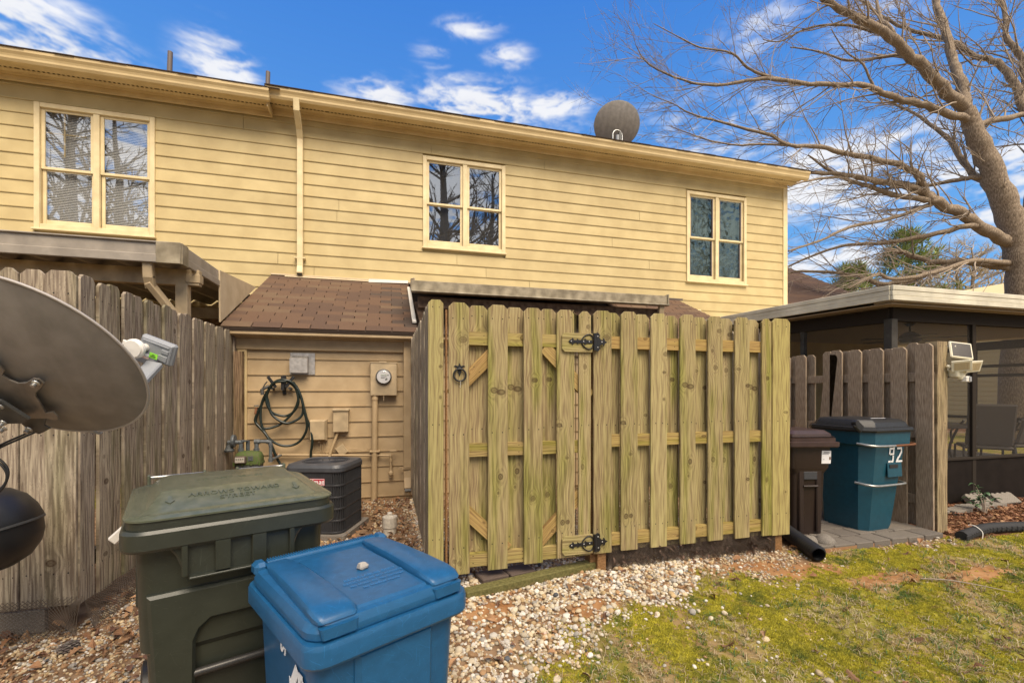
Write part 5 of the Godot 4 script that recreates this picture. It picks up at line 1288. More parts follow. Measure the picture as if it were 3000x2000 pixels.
	for x in [[-0.27, -0.07], [0.06, 0.26]]:
		put("hinge_bar", tubem([Vector3(x[0], 1.012, -0.355), Vector3(x[1], 1.012, -0.355)], 0.0065, 8), M.zinc, g)
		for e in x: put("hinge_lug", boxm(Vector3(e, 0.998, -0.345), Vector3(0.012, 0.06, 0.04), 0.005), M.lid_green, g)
	wheel(g, Vector3(-0.27, 0.12, -0.27), 0.12); wheel(g, Vector3(0.27, 0.12, -0.27), 0.12)
	# ---- blue
	gy = ground_y(-1.687)
	var bl := thing("wheeled_bin", "bright blue recycling bin with white arrows symbol, nearest the camera", "bin", Vector3(-0.111, gy, -1.687), deg_to_rad(28.4), "wheeled bins")
	bl.scale = Vector3(1.10, 1.07, 1.08)
	put("body", soft_loft([rr(0.36, 0.42, 0.04, 0.03), rr(0.38, 0.44, 0.045, 0.06), rr(0.43, 0.50, 0.05, 0.70), rr(0.44, 0.515, 0.05, 0.82)], 30), M.bin_blue, bl)
	b2 = MB.new(); b2.prism(PackedVector2Array([Vector2(-0.105, 0.06), Vector2(0.105, 0.06), Vector2(0.12, 0.80), Vector2(-0.12, 0.80)]), 0.225, 0.272, 0.014); put("front_panel", b2, M.bin_blue, bl)
	put("rim", soft_loft([rr(0.45, 0.53, 0.05, 0.795), rr(0.488, 0.57, 0.05, 0.80), rr(0.50, 0.58, 0.055, 0.808), rr(0.50, 0.58, 0.055, 0.85), rr(0.49, 0.57, 0.05, 0.862), rr(0.46, 0.54, 0.05, 0.862)], 25), M.bin_blue, bl)
	lid = put("lid", soft_loft([rr(0.47, 0.545, 0.06, 0.863), rr(0.475, 0.55, 0.06, 0.868), rr(0.475, 0.55, 0.06, 0.885), rr(0.455, 0.53, 0.055, 0.905), rr(0.44, 0.515, 0.05, 0.908)], 28), M.lid_blue, bl)
	for s in [-1.0, 1.0]:
		var w := MB.new()
		var rings := []
		# wing: a low loaf that widens and drops at its rounded nose
		for q in [[-0.245, 0.030, 0.000], [-0.235, 0.034, 0.016], [-0.18, 0.042, 0.024], [-0.05, 0.047, 0.030], [0.10, 0.052, 0.031], [0.20, 0.056, 0.028], [0.24, 0.056, 0.022], [0.262, 0.050, 0.010], [0.268, 0.042, 0.0]]:
			var r := PackedVector3Array()
			var cx: float = s * 0.165; var hw: float = q[1]; var hh: float = q[2]
			for k in [[-1.0, 0.0], [1.0, 0.0], [1.0, 0.55], [0.9, 0.85], [0.72, 1.0], [-0.72, 1.0], [-0.9, 0.85], [-1.0, 0.55]]: r.append(Vector3(cx + k[0] * hw, 0.9075 + k[1] * hh, q[0]))
			rings.append(r)
		w.loft(rings); w.soften(32); put("lid_wing", w, M.lid_blue, bl)
		put("hand_grip", soft_loft([rr(0.09, 0.02, 0.008, 0.872, 3, Vector2(s * 0.165, 0.272)), rr(0.10, 0.03, 0.01, 0.90, 3, Vector2(s * 0.165, 0.266))], 30), M.bin_blue, bl)
	b2 = side_prism(PackedVector2Array([Vector2(-0.21, 0.905), Vector2(-0.2, 0.914), Vector2(0.0, 0.919), Vector2(0.24, 0.914), Vector2(0.252, 0.905)]), -0.108, 0.108, 0.003); put("lid_panel", b2, M.lid_blue, bl)
	var hb := MB.new(); hb.tube([Vector3(-0.19, 0.908, -0.262), Vector3(0.19, 0.908, -0.262)], 0.017, 12)
	for i in 46: hb.box(Vector3(-0.185 + i * 0.0082, 0.920, -0.262), Vector3(0.0035, 0.014, 0.02), 0.001)
	put("hinge_bar", hb, M.bin_blue, bl)
	for s in [-1.0, 1.0]: put("hinge_lug", boxm(Vector3(s * 0.212, 0.905, -0.255), Vector3(0.042, 0.045, 0.06), 0.012), M.lid_blue, bl)
	var yl := 0.0
	for q in [["RECYCLABLES ONLY", 0.019], ["RECICLABLES SOLAMENTE", 0.0165], ["No Motor Oil  No Garbage", 0.0145], ["No Medical Waste", 0.0145]]:
		part("lettering", textm(q[0], q[1], 0.0012), M.emboss_blue, lid, Transform3D(Basis(Vector3.RIGHT, Vector3.FORWARD, Vector3.UP), Vector3(0.012, 0.9185, 0.075 + yl)))
		yl += 0.026
	# decals on the left flank
	var fl := Basis(Vector3.BACK, Vector3.UP, Vector3.LEFT)
	var lean := Basis(Vector3.BACK, -0.04)
	var rcy := Node3D.new(); rcy.name = "recycling_symbol"; rcy.transform = Transform3D(lean * fl, Vector3(-0.2235, 0.672, 0.145)); bl.add_child(rcy, true)
	for k in 3:
		var an := TAU * k / 3.0
		var aw := MB.new()
		# a bent strap with an arrow head; three of them chase round
		var pp := PackedVector2Array()
		for q in [[-0.052, -0.030], [-0.052, -0.062], [0.012, -0.062], [0.012, -0.074], [0.042, -0.046], [0.012, -0.018], [0.012, -0.030]]: pp.append(Vector2(q[0], q[1]).rotated(an))
		aw.prism(pp, 0, 0.0015)
		var p2 := PackedVector2Array()
		for q in [[-0.056, -0.036], [-0.030, -0.020], [-0.046, 0.006], [-0.072, -0.010]]: p2.append(Vector2(q[0], q[1]).rotated(an))
		aw.prism(p2, 0, 0.0015)
		put("arrow", aw, M.white_print, rcy)
	part("lettering", textm("Rec", 0.05, 0.0015, "Droid Sans", true), M.white_print, bl, Transform3D(lean * Basis(Vector3.UP, Vector3.FORWARD, Vector3.LEFT), Vector3(-0.2225, 0.625, 0.065)))
	part("lettering", textm("S", 0.06, 0.0015, "Droid Sans", true), M.white_print, bl, Transform3D(lean * Basis(Vector3.UP, Vector3.FORWARD, Vector3.LEFT), Vector3(-0.2255, 0.757, 0.03)))
	wheel(bl, Vector3(-0.2, 0.1, -0.22), 0.1); wheel(bl, Vector3(0.2, 0.1, -0.22), 0.1)
	var rk := MB.new(); rk.loft([rr(0.02, 0.016, 0.006, 0.0), rr(0.034, 0.026, 0.008, 0.006), rr(0.036, 0.024, 0.007, 0.014, 4, Vector2(0.002, 0.001)), rr(0.022, 0.014, 0.005, 0.023, 4, Vector2(-0.003, 0)), rr(0.01, 0.006, 0.003, 0.026, 4, Vector2(-0.004, 0))])
	for i in rk.v.size(): rk.v[i] += Vector3(sin(rk.v[i].z * 300.0), sin(rk.v[i].x * 270.0), cos(rk.v[i].x * 310.0 + rk.v[i].y * 200.0)) * 0.0016
	single("pebble", rk, M.rock_white, "single white pebble lying on the blue bin lid", "stone", Vector3(-0.088, gy + 0.982, -1.672), 0.6)
	# ---- teal
	var t := thing("wheeled_bin", "teal bin with dirty black lid, metal bars and stencilled 92", "bin", Vector3(4.40, 0.045, -3.37), 0.06, "wheeled bins")
	var oc := func(w: float, d: float, c: float, y: float, ox := 0.0) -> PackedVector3Array:
		return PackedVector3Array([Vector3(w / 2 + ox, y, -d / 2 + c), Vector3(w / 2 - c + ox, y, -d / 2), Vector3(-w / 2 + c + ox, y, -d / 2), Vector3(-w / 2 + ox, y, -d / 2 + c), Vector3(-w / 2 + ox, y, d / 2 - c), Vector3(-w / 2 + c + ox, y, d / 2), Vector3(w / 2 - c + ox, y, d / 2), Vector3(w / 2 + ox, y, d / 2 - c)])
	put("body", soft_loft([oc.call(0.36, 0.42, 0.05, 0.0, -0.06), oc.call(0.40, 0.44, 0.06, 0.05, -0.05), oc.call(0.50, 0.51, 0.08, 0.52, -0.02), oc.call(0.56, 0.55, 0.09, 0.78), oc.call(0.62, 0.59, 0.08, 0.80), oc.call(0.63, 0.60, 0.08, 0.93)], 20), M.bin_teal, t)
	put("lid", soft_loft([oc.call(0.66, 0.63, 0.09, 0.915), oc.call(0.67, 0.64, 0.09, 0.93), oc.call(0.66, 0.63, 0.09, 0.955), oc.call(0.62, 0.58, 0.09, 0.96), oc.call(0.59, 0.55, 0.09, 1.0), oc.call(0.54, 0.50, 0.08, 1.022, -0.01), oc.call(0.44, 0.40, 0.06, 1.03, -0.02)], 20), M.lid_black, t)
	put("lid_label", boxm(Vector3(0.02, 1.028, 0.17), Vector3(0.17, 0.003, 0.04), 0, Basis(Vector3.UP, -0.1) * Basis(Vector3.RIGHT, 0.10)), M.white_print, t)
	put("hinge_ear", boxm(Vector3(-0.365, 0.97, 0.24), Vector3(0.11, 0.075, 0.03), 0.01, Basis(Vector3.BACK, -0.6)), M.lid_black, t)
	put("hinge_bolt", lathem([[0.0, -0.02], [0.026, -0.02], [0.026, 0.02], [0, 0.02]], 12, Transform3D(Basis(Vector3.RIGHT, PI / 2), Vector3(-0.40, 1.0, 0.24))), M.black_rubber, t)
	for q in [[0.79, 0.60, 0.58, 0.0], [0.43, 0.50, 0.515, -0.025]]:
		var w: float = q[1] / 2 + 0.018; var dd: float = q[2] / 2 + 0.022; var y: float = q[0]; var ox: float = q[3]
		var pth := [Vector3(-w * 0.98 + ox, y + 0.02, dd - 0.12), Vector3(-w + 0.06 + ox, y + 0.006, dd), Vector3(0.0 + ox, y, dd + 0.004), Vector3(w - 0.05 + ox, y + 0.004, dd), Vector3(w + ox, y + 0.006, dd - 0.08)]
		put("metal_bar", tubem(smooth_path(pth.slice(0, 3) if q[0] > 0.6 else pth, 5), 0.011, 8), M.zinc, t)
		if q[0] > 0.6: put("metal_bar", tubem(smooth_path(pth.slice(2, 5), 5), 0.011, 8), M.rust, t, "rusty right half of the upper bar")
	put("vent_slot", boxm(Vector3(0.06, 0.565, 0.272), Vector3(0.19, 0.13, 0.01), 0.003, Basis(Vector3.RIGHT, -0.06)), M.bin_teal, t)
	put("slot_hole", boxm(Vector3(0.04, 0.60, 0.279), Vector3(0.11, 0.03, 0.004), 0, Basis(Vector3.RIGHT, -0.06)), M.black_rubber, t)
	# stencilled 92: each digit in bars with the stencil's breaks
	for dg in [[[-0.032, 0.06, 0.05, 0.016], [-0.05, 0.035, 0.016, 0.05], [0.0, 0.04, 0.016, 0.075], [-0.025, 0.01, 0.04, 0.015], [0.0, -0.03, 0.016, 0.05], [-0.045, -0.058, 0.03, 0.016], [-0.008, -0.058, 0.03, 0.016]], [[0.075, 0.06, 0.06, 0.016], [0.105, 0.035, 0.016, 0.04], [0.09, -0.002, 0.018, 0.045], [0.066, -0.035, 0.02, 0.04], [0.085, -0.06, 0.085, 0.016]]]:
		var sb := MB.new()
		for q in dg: sb.box(Vector3(q[0] + 0.04, 0.70 + q[1], 0.2745 + (q[1]) * 0.077), Vector3(q[2], q[3], 0.003), 0, Basis(Vector3.RIGHT, 0.077) * Basis(Vector3.BACK, -0.5 if q[0] in [0.09, 0.066] else 0.0))
		put("stencilled_digit", sb, M.white_print, t)
	part("lettering", textm("3 2102", 0.03, 0.002), M.metal_blue, t, Transform3D(Basis(Vector3.UP, -0.8), Vector3(-0.265, 0.88, 0.262)))
	# ---- brown
	var br := thing("wheeled_bin", "small dark brown waste bin with paper label, half hidden by the fence", "bin", Vector3(3.66, 0.045, -3.40), -0.2, "wheeled bins")
	put("body", soft_loft([rr(0.28, 0.34, 0.04, 0.0), rr(0.31, 0.38, 0.045, 0.55), rr(0.37, 0.42, 0.05, 0.60), rr(0.39, 0.44, 0.05, 0.80)], 25), M.bin_brown, br)
	put("lid", soft_loft([rr(0.47, 0.52, 0.04, 0.79), rr(0.48, 0.53, 0.04, 0.80), rr(0.48, 0.53, 0.04, 0.835), rr(0.44, 0.49, 0.04, 0.84), rr(0.44, 0.49, 0.04, 0.87), rr(0.40, 0.45, 0.04, 0.875), rr(0.39, 0.44, 0.04, 0.905), rr(0.33, 0.36, 0.04, 0.935)], 25), M.lid_brown, br)
	put("lid_rim", soft_loft([rr(0.42, 0.47, 0.04, 0.875), rr(0.43, 0.48, 0.04, 0.882)], 20), M.bin_brown, br)
	var pf := MB.new(); pf.prism(PackedVector2Array([Vector2(-0.10, 0.03), Vector2(-0.06, 0.03), Vector2(-0.055, 0.50), Vector2(0.055, 0.50), Vector2(0.06, 0.03), Vector2(0.10, 0.03), Vector2(0.11, 0.585), Vector2(-0.11, 0.585)]), 0.165, 0.20, 0.008); put("front_frame", pf, M.bin_brown, br)
	put("grip_hole", boxm(Vector3(0.0, 0.535, 0.199), Vector3(0.125, 0.07, 0.008), 0.003), M.ac_dark, br)
	put("grip_bar", tubem([Vector3(-0.065, 0.44, 0.2), Vector3(0.065, 0.44, 0.2)], 0.011, 8), M.bin_brown, br)
	var lbp := put("paper_label", boxm(Vector3(0.135, 0.70, 0.216), Vector3(0.085, 0.115, 0.002), 0, Basis(Vector3.RIGHT, 0.05)), M.white_print, br)
	var pr := MB.new()
	for q in [[0.0, 0.045, 0.05], [0.0, 0.037, 0.06], [-0.01, 0.029, 0.06], [-0.025, -0.02, 0.014]]: pr.box(Vector3(0.135 + q[0], 0.70 + q[1], 0.2185 + q[1] * 0.05), Vector3(q[2], 0.003, 0.001))
	put("print", pr, M.bracket_dark, lbp); put("print", boxm(Vector3(0.168, 0.69, 0.218), Vector3(0.012, 0.025, 0.001)), M.rust, lbp)
	var fb := Basis(Vector3.BACK, Vector3.UP, Vector3.LEFT) 
	part("lettering", textm("WASTE", 0.085, 0.002, "Droid Serif"), M.white_print, br, Transform3D(Basis(Vector3.BACK, -0.04) * fb, Vector3(-0.1945, 0.70, 0.02)))
	part("lettering", textm("92", 0.17, 0.002, "Droid Sans", true), M.white_print, br, Transform3D(Basis(Vector3.BACK, -0.04) * fb, Vector3(-0.1655, 0.47, 0.04)))
	wheel(br, Vector3(-0.14, 0.09, -0.17), 0.09); wheel(br, Vector3(0.14, 0.09, -0.17), 0.09)

# ------------------------------------------------------------------ right-hand side: porch, lamp, paving
func make_right_side() -> void:
	# ---- screened porch
	var p := thing("screened_porch", "dark-framed screened porch with flat cream-edged roof on the right", "porch")
	var x0 := 5.42; var x1 := 11.2; var zf := -3.80; var zb := -7.75
	var b := MB.new()
	put("floor", boxm(Vector3((x0 + x1) / 2, 0.06, (zf + zb) / 2), Vector3(x1 - x0, 0.12, zf - zb)), M.porch_floor, p)
	# roof: cream three-rib fascia, ceiling inside
	var sl := atan2(0.10, 4.2)
	b = MB.new(); b.box(Vector3(8.4, 2.40, -5.72), Vector3(6.5, 0.03, 4.24), 0, Basis(Vector3.RIGHT, sl)); put("roof_panel", b, M.porch_fascia, p)
	b = MB.new(); b.box(Vector3(8.4, 2.315, -5.72), Vector3(6.44, 0.012, 4.2), 0, Basis(Vector3.RIGHT, sl)); put("ceiling", b, M.porch_ceiling, p)
	for k in 3:
		put("front_fascia", boxm(Vector3(8.4, 2.42 - k * 0.053, -3.575 - (0.004 if k == 1 else 0.0)), Vector3(6.56, 0.051, 0.03), 0.004), M.porch_fascia, p)
		var sf := MB.new(); sf.box(Vector3(5.12 + (0.004 if k == 1 else 0.0), 2.47 - k * 0.053, -5.72), Vector3(0.03, 0.051, 4.26), 0.004, Basis(Vector3.RIGHT, sl)); put("side_fascia", sf, M.porch_fascia, p)
	put("soffit", boxm(Vector3(8.4, 2.285, -3.68), Vector3(6.5, 0.012, 0.2)), M.porch_ceiling, p)
	put("header", boxm(Vector3((x0 + x1) / 2, 2.19, zf), Vector3(x1 - x0, 0.16, 0.06), 0.004), M.porch_frame, p)
	b = MB.new(); b.box(Vector3(x0, 2.22, (zf + zb) / 2), Vector3(0.06, 0.16, zf - zb), 0.004, Basis(Vector3.RIGHT, sl)); put("header", b, M.porch_frame, p)
	put("header", boxm(Vector3(x1, 2.19, (zf + zb) / 2), Vector3(0.06, 0.16, zf - zb - 0.04), 0.004), M.porch_frame, p)
	# posts
	for x in [6.72, 8.1, 9.5, x1]: put("post", boxm(Vector3(x, 1.1, zf + 0.002), Vector3(0.062, 2.05, 0.055), 0.004), M.porch_frame, p)
	put("corner_post", boxm(Vector3(x0 + 0.0, 1.1, zf + 0.004), Vector3(0.09, 2.06, 0.09), 0.004), M.porch_post, p)
	for z in [-4.9, -6.1, -7.2]: put("post", boxm(Vector3(x0, 1.1, z), Vector3(0.055, 2.05, 0.062), 0.004), M.porch_post, p)
	for z in [-4.6, -5.4, -6.3, -7.2]: put("post", boxm(Vector3(x1, 1.1, z), Vector3(0.055, 2.05, 0.10), 0.004), M.porch_frame, p)
	for y in [1.80, 1.62, 0.80]: put("rail", boxm(Vector3(x1, y, (zf + zb) / 2), Vector3(0.05, 0.055, zf - zb - 0.1), 0.004), M.porch_frame, p)
	put("kick_panel", boxm(Vector3((x0 + x1) / 2, 0.27, zf + 0.0), Vector3(x1 - x0, 0.50, 0.045), 0.004), M.kick_panel, p)
	put("sill", boxm(Vector3((x0 + x1) / 2, 0.53, zf + 0.004), Vector3(x1 - x0, 0.03, 0.07), 0.004), M.porch_frame, p)
	put("kick_panel", boxm(Vector3(x0, 0.27, (zf + zb) / 2), Vector3(0.045, 0.50, zf - zb), 0.004), M.kick_panel, p)
	# screens, one per bay
	var xs := [x0, 6.72, 8.1, 9.5, x1]
	for i in 4:
		b = MB.new(); b.quad(Vector3(xs[i] + 0.03, 0.545, zf), Vector3(xs[i + 1] - 0.03, 0.545, zf), Vector3(xs[i + 1] - 0.03, 2.11, zf), Vector3(xs[i] + 0.03, 2.11, zf)); put("screen", b, M.screen, p)
	var zs := [zf, -4.9, -6.1, -7.2, zb]
	for i in 4:
		b = MB.new(); b.quad(Vector3(x0, 0.53, zs[i + 1] + 0.03), Vector3(x0, 0.53, zs[i] - 0.03), Vector3(x0, 2.16, zs[i] - 0.03), Vector3(x0, 2.16, zs[i + 1] + 0.03)); put("screen", b, M.screen, p)
	b = MB.new(); b.quad(Vector3(x1, 0.1, zf - 0.03), Vector3(x1, 0.1, zb), Vector3(x1, 2.11, zb), Vector3(x1, 2.11, zf - 0.03)); put("screen", b, M.screen, p)
	# lining of the house wall inside the porch
	put("inner_wall", boxm(Vector3(8.3, 1.25, zb + 0.02), Vector3(5.8, 2.2, 0.03)), M.siding, p)
	# ceiling fan
	var f := thing("ceiling_fan", "dark ceiling fan hanging inside the screened porch", "ceiling fan", Vector3(7.15, 2.30, -4.75))
	put("canopy", lathem([[0.0, -0.06], [0.03, -0.06], [0.085, 0.0], [0.0, 0.0]], 20), M.chair_frame, f)
	put("rod", tubem([Vector3(0, -0.05, 0), Vector3(0, -0.14, 0)], 0.014, 8), M.chair_frame, f)
	put("motor", lathem([[0.0, -0.30], [0.10, -0.29], [0.13, -0.25], [0.12, -0.19], [0.05, -0.14], [0.0, -0.13]], 24), M.chair_frame, f)
	for i in 5: put("blade", boxm(Vector3(0.38, -0.24, 0), Vector3(0.50, 0.008, 0.12), 0.003), M.chair_frame, f).transform = Transform3D(Basis(Vector3.UP, TAU * i / 5 + 0.3), Vector3.ZERO)
	# table and two chairs
	var tb := thing("patio_table", "dark round patio table inside the screened porch", "table", Vector3(7.55, 0.12, -4.85))
	put("top", lathem([[0.0, 0.70], [0.55, 0.70], [0.57, 0.71], [0.57, 0.73], [0.55, 0.74], [0.0, 0.74]], 32), M.chair_frame, tb)
	for i in 4: put("leg", tubem(smooth_path([Vector3(0.40 * cos(i * PI / 2 + 0.7), 0.70, 0.40 * sin(i * PI / 2 + 0.7)), Vector3(0.30 * cos(i * PI / 2 + 0.7), 0.35, 0.30 * sin(i * PI / 2 + 0.7)), Vector3(0.45 * cos(i * PI / 2 + 0.7), 0.0, 0.45 * sin(i * PI / 2 + 0.7))], 4), 0.016, 8), M.chair_frame, tb)
	var names := ["dark high-backed patio chair nearest the right picture edge in the porch", "curved-arm patio chair at the far side of the porch table", "low sling patio chair at the very right edge of the porch"]
	var cat := [[8.2, -4.5, 2.3], [7.75, -5.6, 0.5], [8.95, -4.55, 2.9]]
	for k in 3:
		var c := thing("patio_chair", names[k], "chair", Vector3(cat[k][0], 0.12, cat[k][1]), cat[k][2], "patio chairs in the porch")
		put("seat", boxm(Vector3(0, 0.42, 0), Vector3(0.50, 0.05, 0.48), 0.02), M.chair_sling, c)
		put("backrest", boxm(Vector3(0, 0.74, -0.30), Vector3(0.48, 0.60, 0.045), 0.02, Basis(Vector3.RIGHT, -0.28)), M.chair_sling, c)
		for s in [-1.0, 1.0]:
			put("arm", tubem(smooth_path([Vector3(0.27 * s, 0.80, -0.34), Vector3(0.29 * s, 0.70, -0.12), Vector3(0.30 * s, 0.64, 0.12), Vector3(0.29 * s, 0.58, 0.26), Vector3(0.28 * s, 0.42, 0.24)], 4), 0.014, 8), M.chair_frame, c)
			put("leg", tubem([Vector3(0.25 * s, 0.42, 0.22), Vector3(0.26 * s, 0.0, 0.25)], 0.014, 8), M.chair_frame, c)
			put("leg", tubem([Vector3(0.25 * s, 0.42, -0.22), Vector3(0.26 * s, 0.0, -0.30)], 0.014, 8), M.chair_frame, c)
	# ---- solar floodlight on the fence post
	var l := thing("solar_floodlight", "cream solar floodlight with two lamp heads on the end fence post", "floodlight", Vector3(5.05, 1.40, -3.02))
	var pb := Basis(Vector3.UP, -0.35) * Basis(Vector3.RIGHT, -0.35) * Basis(Vector3.BACK, -0.16)
	b = MB.new(); b.box(Vector3.ZERO, Vector3(0.19, 0.165, 0.018), 0.008)
	var sp := part("solar_panel", b.mesh(), M.lamp_cream, l, Transform3D(pb, Vector3(0.06, 0.305, 0.05)))
	put("cells", boxm(Vector3(0, 0, 0.008), Vector3(0.158, 0.135, 0.005)), M.solar, sp)
	put("panel_arm", tubem([Vector3(0.03, 0.34, 0.03), Vector3(-0.03, 0.34, -0.06)], 0.014, 8), M.lamp_cream, l)
	for q in [[0.0, 0.16, 0.09, -0.75], [0.125, 0.155, 0.11, -0.15]]:
		var hb := Basis(Vector3.UP, q[3]) * Basis(Vector3.RIGHT, 0.35) * Basis(Vector3.BACK, 0.1)
		var hd := MB.new(); hd.loft([PackedVector3Array([Vector3(-0.04, -0.035, -0.05), Vector3(0.04, -0.035, -0.05), Vector3(0.04, 0.035, -0.05), Vector3(-0.04, 0.035, -0.05)]), PackedVector3Array([Vector3(-0.068, -0.05, 0.0), Vector3(0.068, -0.05, 0.0), Vector3(0.068, 0.05, 0.0), Vector3(-0.068, 0.05, 0.0)])])
		hd.box(Vector3(0, 0.0, 0.004), Vector3(0.142, 0.105, 0.01), 0.003)
		var h := part("lamp_head", hd.mesh(), M.lamp_cream, l, Transform3D(hb, Vector3(q[0], q[1], q[2])))
		var le := MB.new()
		le.box(Vector3(0, 0, 0.0105), Vector3(0.105, 0.07, 0.002))
		for i in 5: le.box(Vector3(-0.04 + i * 0.02, 0, 0.012), Vector3(0.003, 0.066, 0.002))
		put("led_panel", le, M.led_face, h)
		put("lamp_visor", boxm(Vector3(0.085 if q[3] > 0 else -0.085, 0.0, -0.01), Vector3(0.03, 0.03, 0.03), 0.008), M.lamp_cream, h)
	b = MB.new(); b.xf = Transform3D(Basis(Vector3.BACK, -0.1), Vector3(0.045, 0.085, 0.03)); b.loft([rr(0.10, 0.07, 0.02, -0.03), rr(0.15, 0.09, 0.03, 0.03)]); put("housing", b, M.lamp_cream, l)
	put("sensor", boxm(Vector3(0.11, 0.04, 0.06), Vector3(0.085, 0.055, 0.05), 0.008, Basis(Vector3.UP, 0.2)), M.white_plastic, l)
	put("sensor_window", boxm(Vector3(0.125, 0.04, 0.086), Vector3(0.045, 0.045, 0.004), 0, Basis(Vector3.UP, 0.2)), M.lnb_grey, l)
	put("sensor_arm", tubem([Vector3(0.03, 0.05, 0.04), Vector3(0.07, 0.045, 0.055)], 0.012, 8), M.lamp_cream, l)
	put("mount", boxm(Vector3(-0.03, 0.12, -0.03), Vector3(0.09, 0.12, 0.03), 0.006), M.lamp_cream, l)
	# ---- paving pad: single blocks
	var pad := MB.new(); pad.box(Vector3(4.15, 0.005, -3.4), Vector3(1.44, 0.05, 0.92)); 
	var ps := struct("pavement", pad, M.soil)
	var mm := [M.paver_a, M.paver_b, M.paver_a]
	for r in 5:
		var x := 3.42 + (0.0 if r % 2 else -0.08)
		while x < 4.80:
			var w := rng.randf_range(0.19, 0.24)
			var xe := minf(x + w, 4.86)
			if xe - x > 0.06: part("paving_block", boxm(Vector3.ZERO, Vector3(xe - x - 0.008, 0.065, 0.172), 0.006).mesh(), mm[rng.randi() % 3], ps, Transform3D(Basis(Vector3.RIGHT, rng.randf_range(-0.012, 0.012)) * Basis(Vector3.BACK, rng.randf_range(-0.012, 0.012)), Vector3((x + xe) / 2, 0.018 + rng.randf_range(-0.004, 0.004), -3.02 - r * 0.18 + (x - 4.2) * 0.01)))
			x += w
	# corrugated drain pipe
	var dp := thing("drain_hose", "black corrugated drain pipe end lying beside the panel post", "drain pipe")
	var cp := []; var cr := []
	var a0 := Vector3(3.42, 0.09, -3.30); var a1 := Vector3(3.245, 0.055, -2.80)
	for i in 133:
		cp.append(a0.lerp(a1, i / 132.0)); cr.append(0.057 + 0.009 * sin(i * TAU / 7.0))
	b = MB.new(); b.tube(cp, cr, 20, false); put("outer_wall", b, M.black_rubber, dp)
	b = MB.new(); var cr2 := []
	for q in cr: cr2.append(q - 0.006)
	b.tube(cp, cr2, 20, false); put("inner_wall", b, M.black_rubber, dp)
	for q in [[3.44, -3.06, 0.07, "rough round stone beside the drain pipe, the left one"], [3.57, -3.02, 0.075, "rough round stone beside the drain pipe, the right one"]]:
		var st := MB.new(); var sm := SphereMesh.new(); sm.radius = q[2]; sm.height = q[2] * 1.7; sm.radial_segments = 14; sm.rings = 8
		var ar := sm.get_mesh_arrays()
		for i in ar[0].size():
			var v: Vector3 = ar[0][i]
			st.vert(v * (1.0 + 0.14 * sin(v.x * 60 + q[0] * 9) * cos(v.z * 50)), ar[1][i])
		st.ix = ar[Mesh.ARRAY_INDEX]
		single("stone", st, M.stone_grey, q[3], "stone", Vector3(q[0], 0.05, q[1]), q[0] * 7.0, "stones by the drain pipe")
	# rubber edging
	b = MB.new(); b.col = Color(1, 1, 1)
	var ep := smooth_path([Vector3(4.93, 0.035, -2.86), Vector3(5.15, 0.045, -2.90), Vector3(5.4, 0.05, -2.93), Vector3(5.75, 0.045, -2.90), Vector3(6.1, 0.04, -2.82), Vector3(6.6, 0.04, -2.75)], 6)
	b.tube(ep, 0.048, 10)
	for i in range(0, ep.size(), 1): b.box(ep[i] + Vector3(0, 0.0, 0.045), Vector3(0.03, 0.04, 0.012), 0.004)
	var ed := thing("garden_edging", "dark rubber garden edging log bordering the mulch bed", "edging"); put("log", b, M.edging, ed)
	put("tie", tubem(smooth_path([Vector3(5.16, 0.0, -2.84), Vector3(5.17, 0.06, -2.845), Vector3(5.15, 0.105, -2.89), Vector3(5.14, 0.10, -2.93)], 4), 0.004, 5), M.white_plastic, ed)
	# scalloped edging stones along the bed
	var kk := 0
	for q in [[5.62, -3.56, 0.05, 0.0, 0.30], [5.95, -3.54, 0.12, 0.0, 0.30], [6.28, -3.60, -0.05, 0.0, 0.32], [6.62, -3.62, 0.05, 0.0, 0.32], [6.55, -3.72, 0.1, 0.75, 0.34], [6.9, -3.66, 0.0, 0.7, 0.34]]:
		var sc := MB.new(); var pl := PackedVector2Array([Vector2(-q[4] / 2, 0)])
		pl.append(Vector2(q[4] / 2, 0))
		for i in 19: pl.append(Vector2(q[4] / 2 - q[4] * i / 18.0, 0.13 + 0.02 * absf(sin(PI * i / 18.0 * 4))))
		sc.xf = Transform3D(Basis(Vector3.RIGHT, -PI / 2 + q[3]), Vector3.ZERO)
		sc.prism(pl, -0.025, 0.025, 0.005)
		single("edging_stone", sc, M.stone_grey, ["flat scalloped edging stone just right of the fence post", "second flat scalloped edging stone along the porch base", "third flat scalloped edging stone behind the green plant", "fourth flat scalloped edging stone near the picture edge", "scalloped edging stone tipped up against the porch panel", "tipped edging stone at the very right picture edge"][kk], "edging stone", Vector3(q[0], 0.03, q[1] + 0.12), q[2], "scalloped edging stones")
		kk += 1
	# little broadleaf plant
	var pt := thing("broadleaf_plant", "small green broad-leaved plant growing in the mulch bed", "plant", Vector3(6.15, 0.0, -3.36))
